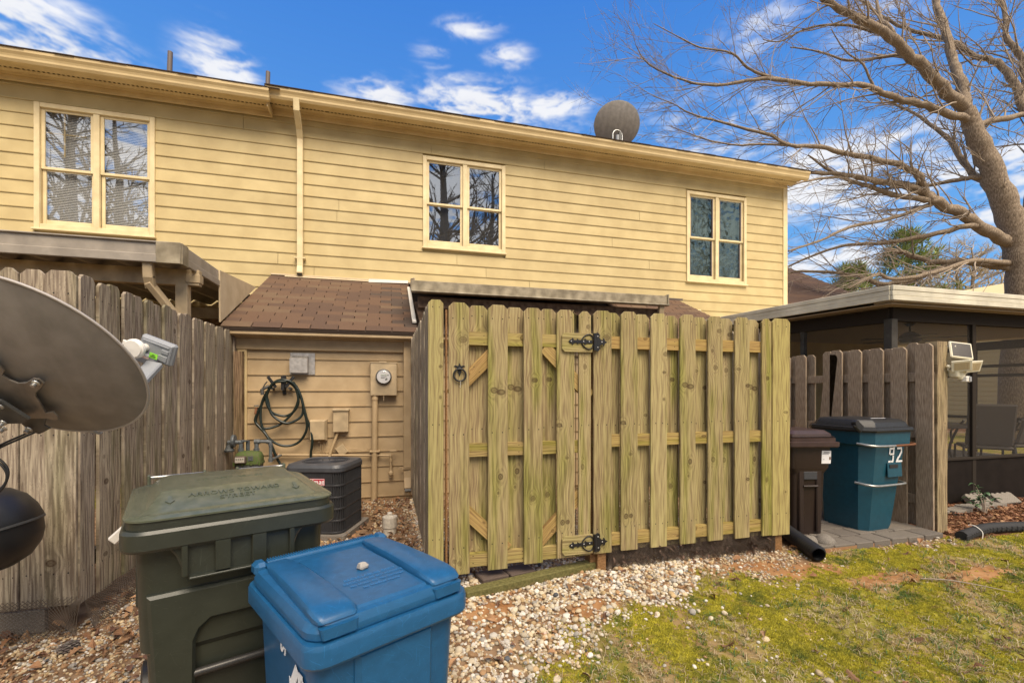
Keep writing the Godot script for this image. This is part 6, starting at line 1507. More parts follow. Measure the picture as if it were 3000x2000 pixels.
	for i in 9:
		var an := rng.randf() * TAU; var hh := rng.randf_range(0.12, 0.34); var tip := Vector3(cos(an) * rng.randf_range(0.03, 0.16), hh, sin(an) * rng.randf_range(0.03, 0.16))
		put("stem", tubem(smooth_path([Vector3(cos(an) * 0.01, 0, sin(an) * 0.01), tip * Vector3(0.35, 0.55, 0.35), tip], 3), 0.004, 5), M.twig, pt)
		for k in 5:
			var la := an + k * 1.3; var lm := MB.new(); var l0 := Vector3.ZERO
			var ln := rng.randf_range(0.05, 0.075); var lw := ln * 0.27
			var sec := []
			for j in 6:
				var u := j / 5.0
				sec.append([Vector3(-lw * sin(PI * pow(u, 0.8)), 0.012 * sin(PI * u) - 0.02 * u * u + 0.006, ln * u), Vector3(0, 0.012 * sin(PI * u) - 0.02 * u * u, ln * u), Vector3(lw * sin(PI * pow(u, 0.8)), 0.012 * sin(PI * u) - 0.02 * u * u + 0.006, ln * u)])
			for j in 5:
				lm.quad(sec[j][0], sec[j + 1][0], sec[j + 1][1], sec[j][1]); lm.quad(sec[j][1], sec[j + 1][1], sec[j + 1][2], sec[j][2])
			part("leaf", lm.mesh(), M.leaf_plant, pt, Transform3D(Basis(Vector3.UP, la) * Basis(Vector3.RIGHT, rng.randf_range(-0.9, 0.3)), tip * (1.0 - 0.09 * k)))
	# ---- neighbour's brown roof beyond the house corner
	var nr := thing("neighbour_house", "single-storey wing with brown shingle hip roof beyond the house corner", "house")
	put("wall", boxm(Vector3(11.0, 1.3, -12.4), Vector3(5.0, 2.6, 8.0)), M.far_siding, nr)
	b = MB.new()
	var e0 := Vector3(8.3, 2.62, -7.95); var e1 := Vector3(13.85, 2.62, -7.95); var r0 := Vector3(8.3, 5.5, -12.4); var r1 := Vector3(12.9, 5.5, -12.4)
	b.quad(e0, e1, r1, r0); b.tri(e1, Vector3(13.85, 2.62, -16.8), r1); b.quad(Vector3(13.85, 2.62, -16.8), Vector3(8.3, 2.62, -16.8), r0, r1)
	var nrf := put("roof", b, M.shingle_b, nr)
	for i in 24:
		var u := (i + 0.5) / 24.0
		var pa := e0.lerp(r0, u); var pbb := e1.lerp(r1, u)
		var cs := boxm(Vector3.ZERO, Vector3(pbb.x - pa.x, 0.012, 0.226), 0.002).mesh()
		part("shingle_course", cs, [M.shingle_b, M.shingle_a, M.shingle_b][i % 3], nrf, Transform3D(Basis(Vector3.RIGHT, atan2(2.88, 4.45) + 0.05), (pa + pbb) / 2 + Vector3(0, 0.012, 0.008)))
	# ---- far house seen through the porch
	var fh := thing("far_house", "distant yellow lap-sided house seen through the porch screens", "house", Vector3(22.0, 0, -10.0))
	put("wall", boxm(Vector3(4.0, 1.9, -2.0), Vector3(8.0, 4.2, 22.0)), M.far_siding, fh)
	for i in 22: put("siding_board", boxm(Vector3(-0.012, 0.09 + i * 0.184, -2.0), Vector3(0.03, 0.150, 22.0), 0.0, Basis(Vector3.BACK, 0.05)), M.far_siding, fh)
	b = MB.new(); b.prism(PackedVector2Array([Vector2(-0.6, 3.95), Vector2(8.6, 3.95), Vector2(4.0, 6.0)]), -13.2, 9.2); put("roof", b, M.far_siding, fh)
	put("gable_vent", boxm(Vector3(4.0, 4.6, 9.22), Vector3(0.8, 0.7, 0.05)), M.casing, fh)

# limbs of the big tree: x, y, z, radius along each
const LIMBS := [
	[[16.20,2.53,-8.03,0.500], [16.15,3.52,-8.05,0.440], [16.12,4.39,-8.05,0.400], [16.05,5.16,-8.07,0.370], [15.85,5.94,-8.13,0.340], [15.52,6.71,-8.22,0.310], [15.22,7.49,-8.30,0.280], [14.95,8.11,-8.37,0.250], [14.73,8.68,-8.43,0.210]],
	[[14.73,8.68,-8.43,0.190], [14.01,9.07,-8.44,0.175], [13.30,9.45,-8.43,0.165], [12.61,9.81,-8.43,0.150], [11.94,10.11,-8.41,0.135], [11.19,10.29,-8.42,0.115], [10.41,10.47,-8.44,0.095], [9.79,10.59,-8.42,0.080], [8.96,10.74,-8.45,0.050]],
	[[14.73,8.68,-8.43,0.170], [14.93,9.51,-8.64,0.155], [15.03,10.33,-8.87,0.140], [15.12,11.28,-9.11,0.125], [15.20,12.14,-9.34,0.110], [15.30,12.92,-9.57,0.100], [15.39,14.07,-9.81,0.060]],
	[[14.90,8.39,-8.39,0.130], [13.98,8.50,-8.42,0.115], [13.06,8.62,-8.46,0.105], [12.07,8.69,-8.51,0.090], [11.38,8.79,-8.48,0.080], [10.49,8.70,-8.51,0.070], [9.62,8.56,-8.53,0.062], [8.78,8.53,-8.54,0.055], [8.04,8.39,-8.52,0.047], [7.04,8.12,-8.58,0.038], [6.20,8.09,-8.59,0.030], [5.38,8.28,-8.60,0.020], [4.99,8.54,-8.49,0.010]],
	[[8.82,8.57,-8.59,0.045], [8.30,8.57,-8.56,0.040], [7.82,8.61,-8.51,0.035], [7.36,8.82,-8.47,0.028], [6.58,8.82,-8.51,0.022], [6.02,8.91,-8.48,0.015], [5.40,9.07,-8.48,0.008]],
	[[14.98,8.34,-8.37,0.110], [16.06,8.69,-8.42,0.100], [17.08,9.03,-8.49,0.090], [18.38,9.57,-8.48,0.070]],
	[[15.55,6.63,-8.21,0.120], [15.35,7.08,-8.57,0.100], [15.36,7.69,-8.88,0.090], [15.40,8.39,-9.18,0.080], [15.21,9.01,-9.54,0.060], [14.88,9.65,-9.95,0.045], [14.36,10.19,-10.40,0.030]],
	[[15.12,7.04,-8.53,0.080], [14.94,7.06,-8.86,0.070], [14.57,7.07,-9.24,0.060], [14.23,7.22,-9.61,0.040]],
	[[15.90,5.24,-8.12,0.200], [15.06,5.48,-8.21,0.180], [14.35,5.81,-8.26,0.165], [13.66,6.06,-8.31,0.155], [13.07,6.28,-8.33,0.140], [12.50,6.41,-8.35,0.120], [11.88,6.45,-8.38,0.100], [11.19,6.49,-8.43,0.080], [10.46,6.52,-8.49,0.060], [9.66,6.50,-8.57,0.045]],
	[[13.04,6.20,-8.27,0.110], [12.65,6.60,-8.19,0.100], [12.07,6.75,-8.15,0.090], [11.29,6.83,-8.18,0.080], [10.43,6.87,-8.22,0.070], [9.60,6.94,-8.26,0.060], [8.79,6.88,-8.29,0.050], [8.21,7.00,-8.25,0.045], [7.44,7.07,-8.27,0.037], [6.70,7.13,-8.28,0.028], [6.10,7.17,-8.26,0.020], [5.67,7.24,-8.18,0.013], [5.17,7.28,-8.13,0.008]],
	[[8.79,6.88,-8.29,0.035], [8.06,6.82,-8.32,0.030], [7.36,6.71,-8.34,0.025], [6.75,6.71,-8.34,0.020], [6.16,6.79,-8.34,0.014], [5.66,6.86,-8.31,0.008]],
	[[13.00,6.12,-8.28,0.090], [12.25,6.16,-8.40,0.080], [11.46,6.37,-8.53,0.065], [10.91,6.48,-8.60,0.055], [10.38,6.68,-8.66,0.045], [9.80,7.02,-8.74,0.020]],
	[[11.42,6.35,-8.50,0.045], [10.46,6.45,-8.49,0.040], [9.54,6.25,-8.46,0.030], [8.83,6.00,-8.38,0.020]],
	[[14.36,5.55,-8.22,0.090], [13.64,5.39,-8.65,0.080], [12.88,5.26,-9.08,0.065], [12.09,5.28,-9.52,0.050], [11.52,5.13,-9.91,0.040], [10.87,4.81,-10.31,0.030]],
	[[13.11,5.99,-8.36,0.070], [12.08,5.60,-8.38,0.055], [10.76,5.27,-8.48,0.045], [9.84,4.86,-8.46,0.035], [8.92,4.55,-8.46,0.025]],
	[[15.97,4.67,-8.10,0.110], [14.77,4.70,-8.25,0.085], [13.83,4.45,-8.33,0.075], [12.92,4.21,-8.41,0.065], [12.03,4.12,-8.48,0.055], [11.57,4.18,-8.43,0.045], [10.76,3.80,-8.48,0.020]],
	[[15.97,4.54,-8.10,0.140], [15.48,4.70,-8.44,0.120], [15.11,4.84,-8.74,0.110], [14.52,4.89,-9.11,0.100], [14.01,5.20,-9.46,0.080], [13.69,5.37,-9.75,0.050]],
	[[14.52,4.59,-9.11,0.090], [13.69,4.33,-9.39,0.085], [13.21,4.32,-9.57,0.080], [12.73,4.52,-9.75,0.070], [11.99,4.65,-10.01,0.055], [11.23,4.69,-10.26,0.040], [10.90,4.62,-10.41,0.030]],
	[[17.21,8.61,-8.28,0.160], [17.11,9.26,-8.50,0.140], [17.09,9.99,-8.70,0.125], [16.90,10.73,-8.95,0.110], [16.54,11.04,-9.24,0.090], [16.22,11.59,-9.53,0.080], [15.71,11.96,-9.86,0.070], [14.95,12.41,-10.26,0.055], [14.28,13.16,-10.64,0.045], [13.77,13.87,-10.97,0.030]],
	[[16.55,5.26,-8.25,0.260], [16.99,6.63,-8.25,0.220], [17.24,7.76,-8.29,0.190], [17.35,8.69,-8.38,0.170], [17.34,9.63,-8.50,0.130], [17.28,10.70,-8.63,0.110], [17.05,11.34,-8.81,0.090], [17.12,12.21,-8.91,0.070], [16.97,12.99,-9.07,0.050]],
	[[12.30,10.45,-8.58,0.060], [12.27,10.95,-8.84,0.050], [12.43,11.78,-9.06,0.040]],
	[[15.06,11.29,-9.07,0.030], [15.95,10.54,-9.00,0.025], [16.86,10.65,-8.93,0.020], [17.57,10.94,-8.90,0.015]],
	[[11.56,8.77,-8.47,0.040], [11.21,9.30,-8.49,0.030], [10.73,9.58,-8.55,0.022], [10.35,10.05,-8.59,0.012]],
	[[12.79,9.88,-8.55,0.060], [12.47,10.01,-8.89,0.050], [11.83,10.09,-9.32,0.040], [11.31,10.51,-9.72,0.030], [10.75,10.83,-10.14,0.020]],
	[[12.10,10.17,-8.53,0.050], [11.00,10.35,-8.67,0.040], [9.93,10.18,-8.80,0.030], [9.12,9.73,-8.87,0.020], [8.59,9.66,-8.86,0.012]],
]

# ------------------------------------------------------------------ ground
func moss_line(x: float) -> float:
	# z of the edge between gravel (behind) and moss (towards the viewer)
	if x < 0.5: return -0.6
	if x < 1.6: return lerpf(-2.20, -2.50, clampf((x - 0.5) / 0.5, 0, 1))
	return lerpf(-2.50, -2.95, clampf((x - 1.6) / 1.6, 0, 1))
var edge_noise := FastNoiseLite.new()
var patch_noise := FastNoiseLite.new()
func moss_at(x: float, z: float) -> float:
	# 0 bare or gravel, 1 moss
	if x > 4.95 and z < -2.86: return 0.0
	return smoothstep(-0.12, 0.16, z - moss_line(x) + edge_noise.get_noise_2d(x * 1.0, z * 1.0) * 0.42)
func soil_at(x: float, z: float) -> float:
	var s := 0.0
	for q in [[1.25, -2.62, 0.30, 0.10], [3.0, -2.72, 0.45, 0.13], [3.55, -2.50, 0.55, 0.10], [4.3, -2.42, 0.5, 0.10], [0.62, -2.72, 0.22, 0.14], [2.55, -2.86, 0.5, 0.09]]:
		s = maxf(s, exp(-pow((x - q[0]) / q[2], 2) - pow((z - q[1]) / q[3], 2)))
	return smoothstep(0.25, 0.85, s + patch_noise.get_noise_2d(x * 2.0, z * 2.0) * 0.5)
func height_at(x: float, z: float) -> float:
	var near := smoothstep(-6.5, -5.5, z) * (1.0 - smoothstep(7.5, 8.5, absf(x)))
	return ground_y(z) + near * (patch_noise.get_noise_2d(x * 1.4, z * 1.4) * 0.016 + edge_noise.get_noise_2d(x * 3.0, z * 3.0) * 0.006)

func make_ground() -> void:
	edge_noise.seed = 15; edge_noise.frequency = 1.3; edge_noise.fractal_octaves = 4
	patch_noise.seed = 25; patch_noise.frequency = 1.1; patch_noise.fractal_octaves = 4
	var fine := FastNoiseLite.new(); fine.seed = 35; fine.frequency = 0.11; fine.fractal_octaves = 3
	var W := 1040; var H := 560
	var data := PackedByteArray(); data.resize(W * H * 3)
	for j in H:
		var z := -6.2 + 7.0 * (j + 0.5) / H
		for i in W:
			var x := -5.0 + 13.0 * (i + 0.5) / W
			var f: float = fine.get_noise_2d(i, j); var f2: float = fine.get_noise_2d(i * 0.25 + 900, j * 0.25)
			var ms := moss_at(x, z); var so := soil_at(x, z)
			var c := Color(0.155, 0.095, 0.055).lerp(Color(0.30, 0.20, 0.12), clampf(0.5 + f, 0, 1))
			var o := Color(0.33, 0.145, 0.05).lerp(Color(0.42, 0.22, 0.09), clampf(0.5 + f, 0, 1))
			var m := Color(0.13, 0.12, 0.022).lerp(Color(0.30, 0.265, 0.05), clampf(0.5 + f * 1.1, 0, 1)).lerp(Color(0.30, 0.205, 0.10), clampf(f2 * 2.4 + 0.1, 0, 0.9))
			c = c.lerp(m, ms * clampf(1.15 - so, 0, 1)).lerp(o, so * 0.65)
			if x > 4.95 and z < -2.86: c = Color(0.10, 0.05, 0.028).lerp(Color(0.2, 0.10, 0.05), clampf(0.5 + f, 0, 1))
			c = c.linear_to_srgb()
			var k := (j * W + i) * 3
			data[k] = int(clampf(c.r, 0, 1) * 255); data[k + 1] = int(clampf(c.g, 0, 1) * 255); data[k + 2] = int(clampf(c.b, 0, 1) * 255)
	var gm := StandardMaterial3D.new(); gm.resource_name = "ground"; gm.roughness = 0.95; gm.metallic_specular = 0.2
	gm.albedo_texture = ImageTexture.create_from_image(Image.create_from_data(W, H, false, Image.FORMAT_RGB8, data))
	gm.heightmap_enabled = true; gm.heightmap_texture = gm.albedo_texture; gm.heightmap_scale = 1.2
	var xs := [-160.0, -60.0, -25.0, -12.0, -7.0]; var zs := [-160.0, -70.0, -35.0, -18.0, -9.0]
	var q := -5.0
	while q < 8.01: xs.append(q); q += 0.1
	for t in [12.0, 20.0, 40.0, 90.0, 160.0]: xs.append(t)
	q = -6.2
	while q < 0.81: zs.append(q); q += 0.1
	for t in [3.0, 8.0, 20.0, 60.0, 160.0]: zs.append(t)
	var b := MB.new()
	var nx := xs.size()
	for z in zs:
		for x in xs:
			var h := height_at(x, z)
			var e := 0.05
			var nn := Vector3(height_at(x - e, z) - height_at(x + e, z), 2 * e, height_at(x, z - e) - height_at(x, z + e)).normalized()
			b.vert(Vector3(x, h, z), nn, Vector2((x + 5.0) / 13.0, (z + 6.2) / 7.0))
	for j in zs.size() - 1:
		for i in nx - 1:
			var a := j * nx + i
			b.ix.append_array([a, a + 1, a + nx + 1, a, a + nx + 1, a + nx])
	struct("ground", b, gm)

func scatter(called: String, mesh: Mesh, m: Material, list: Array, label: String, category: String) -> void:
	# list: [Transform3D, Color]
	var mm := MultiMesh.new(); mm.transform_format = MultiMesh.TRANSFORM_3D; mm.use_colors = true; mm.mesh = mesh
	mm.instance_count = list.size()
	var buf := PackedFloat32Array(); buf.resize(list.size() * 16)
	var k := 0
	for e in list:
		var t: Transform3D = e[0]; var c: Color = e[1]
		buf[k] = t.basis.x.x; buf[k + 1] = t.basis.y.x; buf[k + 2] = t.basis.z.x; buf[k + 3] = t.origin.x
		buf[k + 4] = t.basis.x.y; buf[k + 5] = t.basis.y.y; buf[k + 6] = t.basis.z.y; buf[k + 7] = t.origin.y
		buf[k + 8] = t.basis.x.z; buf[k + 9] = t.basis.y.z; buf[k + 10] = t.basis.z.z; buf[k + 11] = t.origin.z
		buf[k + 12] = c.r; buf[k + 13] = c.g; buf[k + 14] = c.b; buf[k + 15] = 1.0
		k += 16
	mm.buffer = buf
	var o := MultiMeshInstance3D.new(); o.name = numbered(called); o.multimesh = mm; o.material_override = m
	add_child(o)
	o.set_meta("label", label); o.set_meta("category", category); o.set_meta("kind", "stuff")

func stone_mesh(seed_: int, sharp: bool) -> ArrayMesh:
	var r := RandomNumberGenerator.new(); r.seed = seed_
	var sm := SphereMesh.new(); sm.radius = 1.0; sm.height = 2.0; sm.radial_segments = 7 if sharp else 9; sm.rings = 4 if sharp else 5
	var a := sm.get_mesh_arrays()
	var w := []
	for k in 5: w.append([Vector3(r.randf_range(-1, 1), r.randf_range(-1, 1), r.randf_range(-1, 1)).normalized(), r.randf_range(0.62, 0.95)])
	var b := MB.new()
	var vs: PackedVector3Array = a[0]; var id: PackedInt32Array = a[Mesh.ARRAY_INDEX]
	for i in vs.size():
		var v := vs[i]
		for q in w:
			var d: float = v.dot(q[0]) - q[1]
			if d > 0: v -= q[0] * d * (1.0 if sharp else 0.75)
		vs[i] = v * Vector3(1.0, 0.62, 0.8)
	for i in range(0, id.size(), 3): b.tri(vs[id[i]], vs[id[i + 2]], vs[id[i + 1]])
	b.soften(25 if sharp else 70)
	return b.mesh()

func leaf_mesh(lobes: bool) -> ArrayMesh:
	# dry leaf, unit length along z, lobed like an oak's, curled
	var b := MB.new()
	var wd := [0.02, 0.10, 0.22, 0.12, 0.30, 0.16, 0.30, 0.14, 0.18, 0.0] if lobes else [0.02, 0.12, 0.20, 0.24, 0.25, 0.22, 0.17, 0.11, 0.05, 0.0]
	for i in 9:
		for s in [-1.0, 1.0]:
			var z0 := i / 9.0; var z1 := (i + 1) / 9.0
			var y0 := 0.10 * sin(z0 * 4.0); var y1 := 0.10 * sin(z1 * 4.0)
			var a := Vector3(0, y0, z0); var c := Vector3(0, y1, z1); var d := Vector3(s * wd[i + 1], y1 + wd[i + 1] * 0.55, z1); var e := Vector3(s * wd[i], y0 + wd[i] * 0.55, z0)
			if s > 0: b.quad(a, c, d, e)
			else: b.quad(e, d, c, a)
	return b.mesh()

func make_stuff() -> void:
	var r := RandomNumberGenerator.new(); r.seed = 909
	var pal := [Color(0.60, 0.47, 0.28), Color(0.52, 0.37, 0.19), Color(0.70, 0.65, 0.56), Color(0.62, 0.53, 0.38), Color(0.42, 0.25, 0.12), Color(0.40, 0.37, 0.32), Color(0.60, 0.49, 0.32), Color(0.10, 0.105, 0.115), Color(0.55, 0.42, 0.33)]
	var lists := [[], [], [], []]
	var blocked := func(x: float, z: float) -> bool:
		if z < -5.72: return true
		if x < -1.70 and z < -3.12: return true
		if x > 3.33 and x < 4.9 and z < -2.93: return true
		if x > 4.9 and z < -2.8: return true
		if x > -0.92 and x < -0.16 and z < -4.3 and z > -5.1: return true
		return false
	# gravel
	var tries := 165000
	for i in tries:
		var x := r.randf_range(-2.6, 5.0); var z := r.randf_range(-5.7, -1.0)
		if blocked.call(x, z): continue
		var ms := moss_at(x, z); var so := soil_at(x, z)
		var keep := (1.0 - ms * 0.985) * clampf(0.98 - patch_noise.get_noise_2d(x * 3.0, z * 3.0 + 70) * 1.1, 0.4, 1.0)
		if ms > 0.5 and x > 0.4 and z > -2.75 and x < 2.6: keep = maxf(keep, 0.022)
		keep *= 1.0 - so * 0.62
		if x > -1.6 and x < 0.25 and z < -3.5: keep *= 0.45 + 0.25 * sin(x * 7.0 + z * 5.0)     # leaf-strewn corridor
		if x > 0.3 and x < 3.2 and z < -3.25: keep *= 0.7 if z > -4.2 else 0.25
		if x > 3.0: keep *= 0.35
		if r.randf() > keep: continue
		var big := x > 0.2 and x < 2.4 and z > -3.3
		var s := r.randf_range(0.0050, 0.0110) * (1.0 if r.randf() < 0.9 else 1.7)
		s *= 1.3 if big else 0.88
		var bs := Basis(Vector3.UP, r.randf() * TAU) * Basis(Vector3.RIGHT, r.randf_range(-0.5, 0.5)) * Basis(Vector3.BACK, r.randf_range(-0.5, 0.5))
		var pi := r.randi() % 7 if r.randf() < 0.86 else r.randi() % 9
		if big and r.randf() < 0.4: pi = 2 if r.randf() < 0.5 else 3
		var c: Color = pal[pi] * r.randf_range(0.62, 1.08)
		lists[r.randi() % 4].append([Transform3D(bs.scaled(Vector3(s, s, s) * r.randf_range(0.9, 1.25)), Vector3(x, height_at(x, z) + s * r.randf_range(0.15, 0.75), z)), c])
	var gn := ["rounded cream gravel spread over the yard", "pale tan gravel spread over the yard", "angular white gravel chips spread over the yard", "mixed broken gravel spread over the yard"]
	for k in 4: scatter("gravel", stone_mesh(100 + k, k > 1), M.pebble, lists[k], gn[k], "gravel")
	# dry leaves, mulch, needles
	var lv := [[], []]
	for i in 14000:
		var x := r.randf_range(-2.5, 6.9); var z := r.randf_range(-5.7, -1.2)
		var keep := 0.035
		if x > -1.62 and x < 0.25 and z < -3.2: keep = 0.55 + 0.45 * smoothstep(-0.6, 0.2, x)
		elif x > 4.95 and z < -2.95 and z > -3.75: keep = 1.0
		elif x < -0.9 and z < -1.8: keep = 0.8
		elif x > 0.3 and x < 3.2 and z < -3.2: keep = 0.2
		elif z < moss_line(x) + 0.1: keep = 0.16
		if x > 3.4 and x < 4.9 and z < -2.93: keep = 0.03
		if r.randf() > keep: continue
		if x < -1.70 and z < -3.12: continue
		if x > 4.9 and z < -3.75: continue
		var mul := x > 4.95
		var s := r.randf_range(0.03, 0.085) if not mul else r.randf_range(0.025, 0.07)
		var bs := Basis(Vector3.UP, r.randf() * TAU) * Basis(Vector3.RIGHT, r.randf_range(-0.5, 0.5)) * Basis(Vector3.BACK, r.randf_range(-0.7, 0.7) + (PI if r.randf() < 0.4 else 0.0))
		var c := Color(0.30, 0.14, 0.06).lerp(Color(0.44, 0.27, 0.14), r.randf()) * r.randf_range(0.55, 1.1)
		if r.randf() < 0.25: c = Color(0.15, 0.075, 0.045)
		lv[r.randi() % 2].append([Transform3D(bs.scaled(Vector3(s * r.randf_range(0.6, 1.1), s, s)), Vector3(x, height_at(x, z) + 0.012 + r.randf() * 0.012, z)), c])
	for i in 1500:
		var x := r.randf_range(4.95, 7.4); var z := r.randf_range(-3.75, -2.9)
		var s := r.randf_range(0.025, 0.06)
		var bs := Basis(Vector3.UP, r.randf() * TAU) * Basis(Vector3.RIGHT, r.randf_range(-0.6, 0.6)) * Basis(Vector3.BACK, r.randf_range(-0.9, 0.9))
		lv[1].append([Transform3D(bs.scaled(Vector3(s * 0.8, s, s * 1.3)), Vector3(x, height_at(x, z) + r.randf_range(0.005, 0.03), z)), Color(0.17, 0.075, 0.04).lerp(Color(0.34, 0.17, 0.09), r.randf())])
	for i in 1300:
		var x := r.randf_range(1.58, 3.1); var z := r.randf_range(-3.22, -3.09); var s := r.randf_range(0.03, 0.07)
		var bs := Basis(Vector3.UP, r.randf() * TAU) * Basis(Vector3.RIGHT, r.randf_range(-1.2, 1.2)) * Basis(Vector3.BACK, r.randf_range(-1.2, 1.2))
		lv[1].append([Transform3D(bs.scaled(Vector3(s * 0.6, s, s * 1.4)), Vector3(x, height_at(x, z) + r.randf_range(0.005, 0.15), z)), Color(0.10, 0.065, 0.045).lerp(Color(0.22, 0.14, 0.10), r.randf())])
	scatter("leaf_litter", leaf_mesh(true), M.litter, lv[0], "dry brown oak leaves strewn over gravel and mulch", "leaves")
	scatter("leaf_litter", leaf_mesh(false), M.litter, lv[1], "dry brown narrow leaves strewn over gravel and mulch", "leaves")
	var nd := MB.new()
	for k in 3:
		var a := Vector3.ZERO; var e := Vector3(0.10 * (k - 1), 0.03 * k, 1.0); var m := e * 0.5 + Vector3(0.03 * (k - 1), 0.05, 0)
		nd.tri(a - Vector3(0.005, 0, 0), m + Vector3(0.007, 0, 0), m - Vector3(0.007, 0, 0)); nd.tri(m - Vector3(0.007, 0, 0), m + Vector3(0.007, 0, 0), e)
	var nl := []
	for i in 8200:
		var x := r.randf_range(-2.5, 5.6); var z := r.randf_range(-5.6, -1.2)
		if blocked.call(x, z) and x < 3.3: continue
		var keep := 0.16
		if x < 0.2 and z < -1.5: keep = 0.95
		elif z < moss_line(x): keep = 0.5
		if r.randf() > keep: continue
		var s := r.randf_range(0.07, 0.15)
		nl.append([Transform3D(Basis(Vector3.UP, r.randf() * TAU).scaled(Vector3(s, s, s)), Vector3(x, height_at(x, z) + r.randf_range(0.012, 0.024), z)), Color(0.36, 0.17, 0.07).lerp(Color(0.24, 0.13, 0.07), r.randf())])
	scatter("pine_needles", nd.mesh(), M.litter, nl, "rusty pine needles scattered over the gravel", "needles")
	# moss tufts
	var tm := MB.new()
	for k in 16:
		var an := r.randf() * TAU; var rad := sqrt(r.randf()) * 0.9; var p := Vector3(cos(an) * rad, 0, sin(an) * rad); var tip := p * 1.15 + Vector3(r.randf_range(-0.3, 0.3), r.randf_range(0.35, 0.75), r.randf_range(-0.3, 0.3)); var sd := Vector3(-sin(an + k), 0, cos(an + k)) * 0.20
		tm.tri(p - sd, p + sd, tip)
	var tl := []; var gl := []
	for i in 120000:
		var x := r.randf_range(0.4, 7.6); var z := r.randf_range(-3.05, -0.9)
		if z > -1.35 and x < 2.6: continue
		var ms := moss_at(x, z) * clampf(1.05 - soil_at(x, z), 0, 1)
		var thin: float = patch_noise.get_noise_2d(x * 1.7 + 40, z * 1.7)
		ms *= clampf(0.66 - thin * 1.9, 0.05, 1.0)
		if r.randf() > ms: continue
		if x > 3.42 and x < 4.9 and z < -2.92: continue
		var s := r.randf_range(0.007, 0.019)
		var c := Color(0.27, 0.25, 0.022).lerp(Color(0.66, 0.58, 0.055), r.randf()).lerp(Color(0.075, 0.13, 0.03), clampf(edge_noise.get_noise_2d(x * 2.0, z * 2.0 + 30) * 1.9 - 0.25 + r.randf_range(-0.25, 0.25), 0, 0.9))
		tl.append([Transform3D(Basis(Vector3.UP, r.randf() * TAU).scaled(Vector3(s, s * r.randf_range(0.6, 1.3), s)), Vector3(x, height_at(x, z) + 0.001, z)), c])
	scatter("moss", tm.mesh(), M.moss, tl, "yellow-green moss carpeting the lawn at lower right", "moss")
	var gb := MB.new()
	for k in 4:
		var an := k * 1.7; var o := Vector3(cos(an), 0, sin(an)); var sd := Vector3(-o.z, 0, o.x) * 0.035
		var p1 := o * 0.25 + Vector3(0, 0.45 + 0.1 * k, 0); var p2 := o * 0.8 + Vector3(0, 0.60 + 0.06 * k, 0)
		gb.quad(-sd, sd, p1 + sd * 0.8, p1 - sd * 0.8); gb.tri(p1 - sd * 0.8, p1 + sd * 0.8, p2)
	for i in 30000:
		var x := r.randf_range(0.3, 7.6); var z := r.randf_range(-3.0, -0.9)
		var dry := clampf(0.30 + (z + 2.5) * 0.55 + patch_noise.get_noise_2d(x * 1.7 + 40, z * 1.7) * 1.4, 0.02, 1.0) * moss_at(x, z)
		if r.randf() > dry * 0.9: continue
		if x > 3.42 and x < 4.9 and z < -2.92: continue
		var s := r.randf_range(0.018, 0.07)
		var c := Color(0.56, 0.46, 0.28).lerp(Color(0.28, 0.20, 0.11), r.randf())
		if r.randf() < 0.30: c = Color(0.09, 0.17, 0.035)
		gl.append([Transform3D(Basis(Vector3.UP, r.randf() * TAU).scaled(Vector3(s, s * r.randf_range(0.3, 0.9), s)), Vector3(x, height_at(x, z), z)), c])
	scatter("dry_grass", gb.mesh(), M.litter, gl, "thin dry grass blades among the moss", "grass")
	# a pine cone and a twig that can be told apart
	var pc := thing("pine_cone", "dark open pine cone on the gravel at lower left", "pine cone", Vector3(-1.575, height_at(-1.58, -2.83) + 0.03, -2.83), 0.7)
	put("core", tubem([Vector3(-0.045, 0, 0), Vector3(0, 0.004, 0), Vector3(0.045, 0, 0)], [0.010, 0.018, 0.006], 8), M.pipe_brown, pc)
	var scl := MB.new(); scl.box(Vector3(0, 0.014, 0), Vector3(0.014, 0.024, 0.004), 0.001, Basis(Vector3.BACK, -0.5)); scl.box(Vector3(0.0075, 0.0255, 0), Vector3(0.010, 0.005, 0.006), 0.001)
	var sm := scl.mesh()
	for i in 60: part("scale", sm, M.stone_grey if i % 3 == 0 else M.pipe_brown, pc, Transform3D(Basis(Vector3.RIGHT, i * 2.4) .scaled(Vector3.ONE * (0.6 + 0.5 * sin(PI * i / 60.0))), Vector3(-0.042 + i * 0.0014, 0, 0)))
	single("fallen_twig", tubem(smooth_path([Vector3(3.78, height_at(3.8, -2.42) + 0.02, -2.44), Vector3(3.95, height_at(3.95, -2.36) + 0.03, -2.36), Vector3(4.15, height_at(4.15, -2.28) + 0.024, -2.26), Vector3(4.33, height_at(4.3, -2.2) + 0.015, -2.20)], 4), [0.005, 0.005, 0.0048, 0.0048, 0.0045, 0.0043, 0.004, 0.004, 0.0035, 0.003, 0.0028, 0.0024, 0.002], 6), M.twig, "thin bare twig lying on the moss at right", "twig")

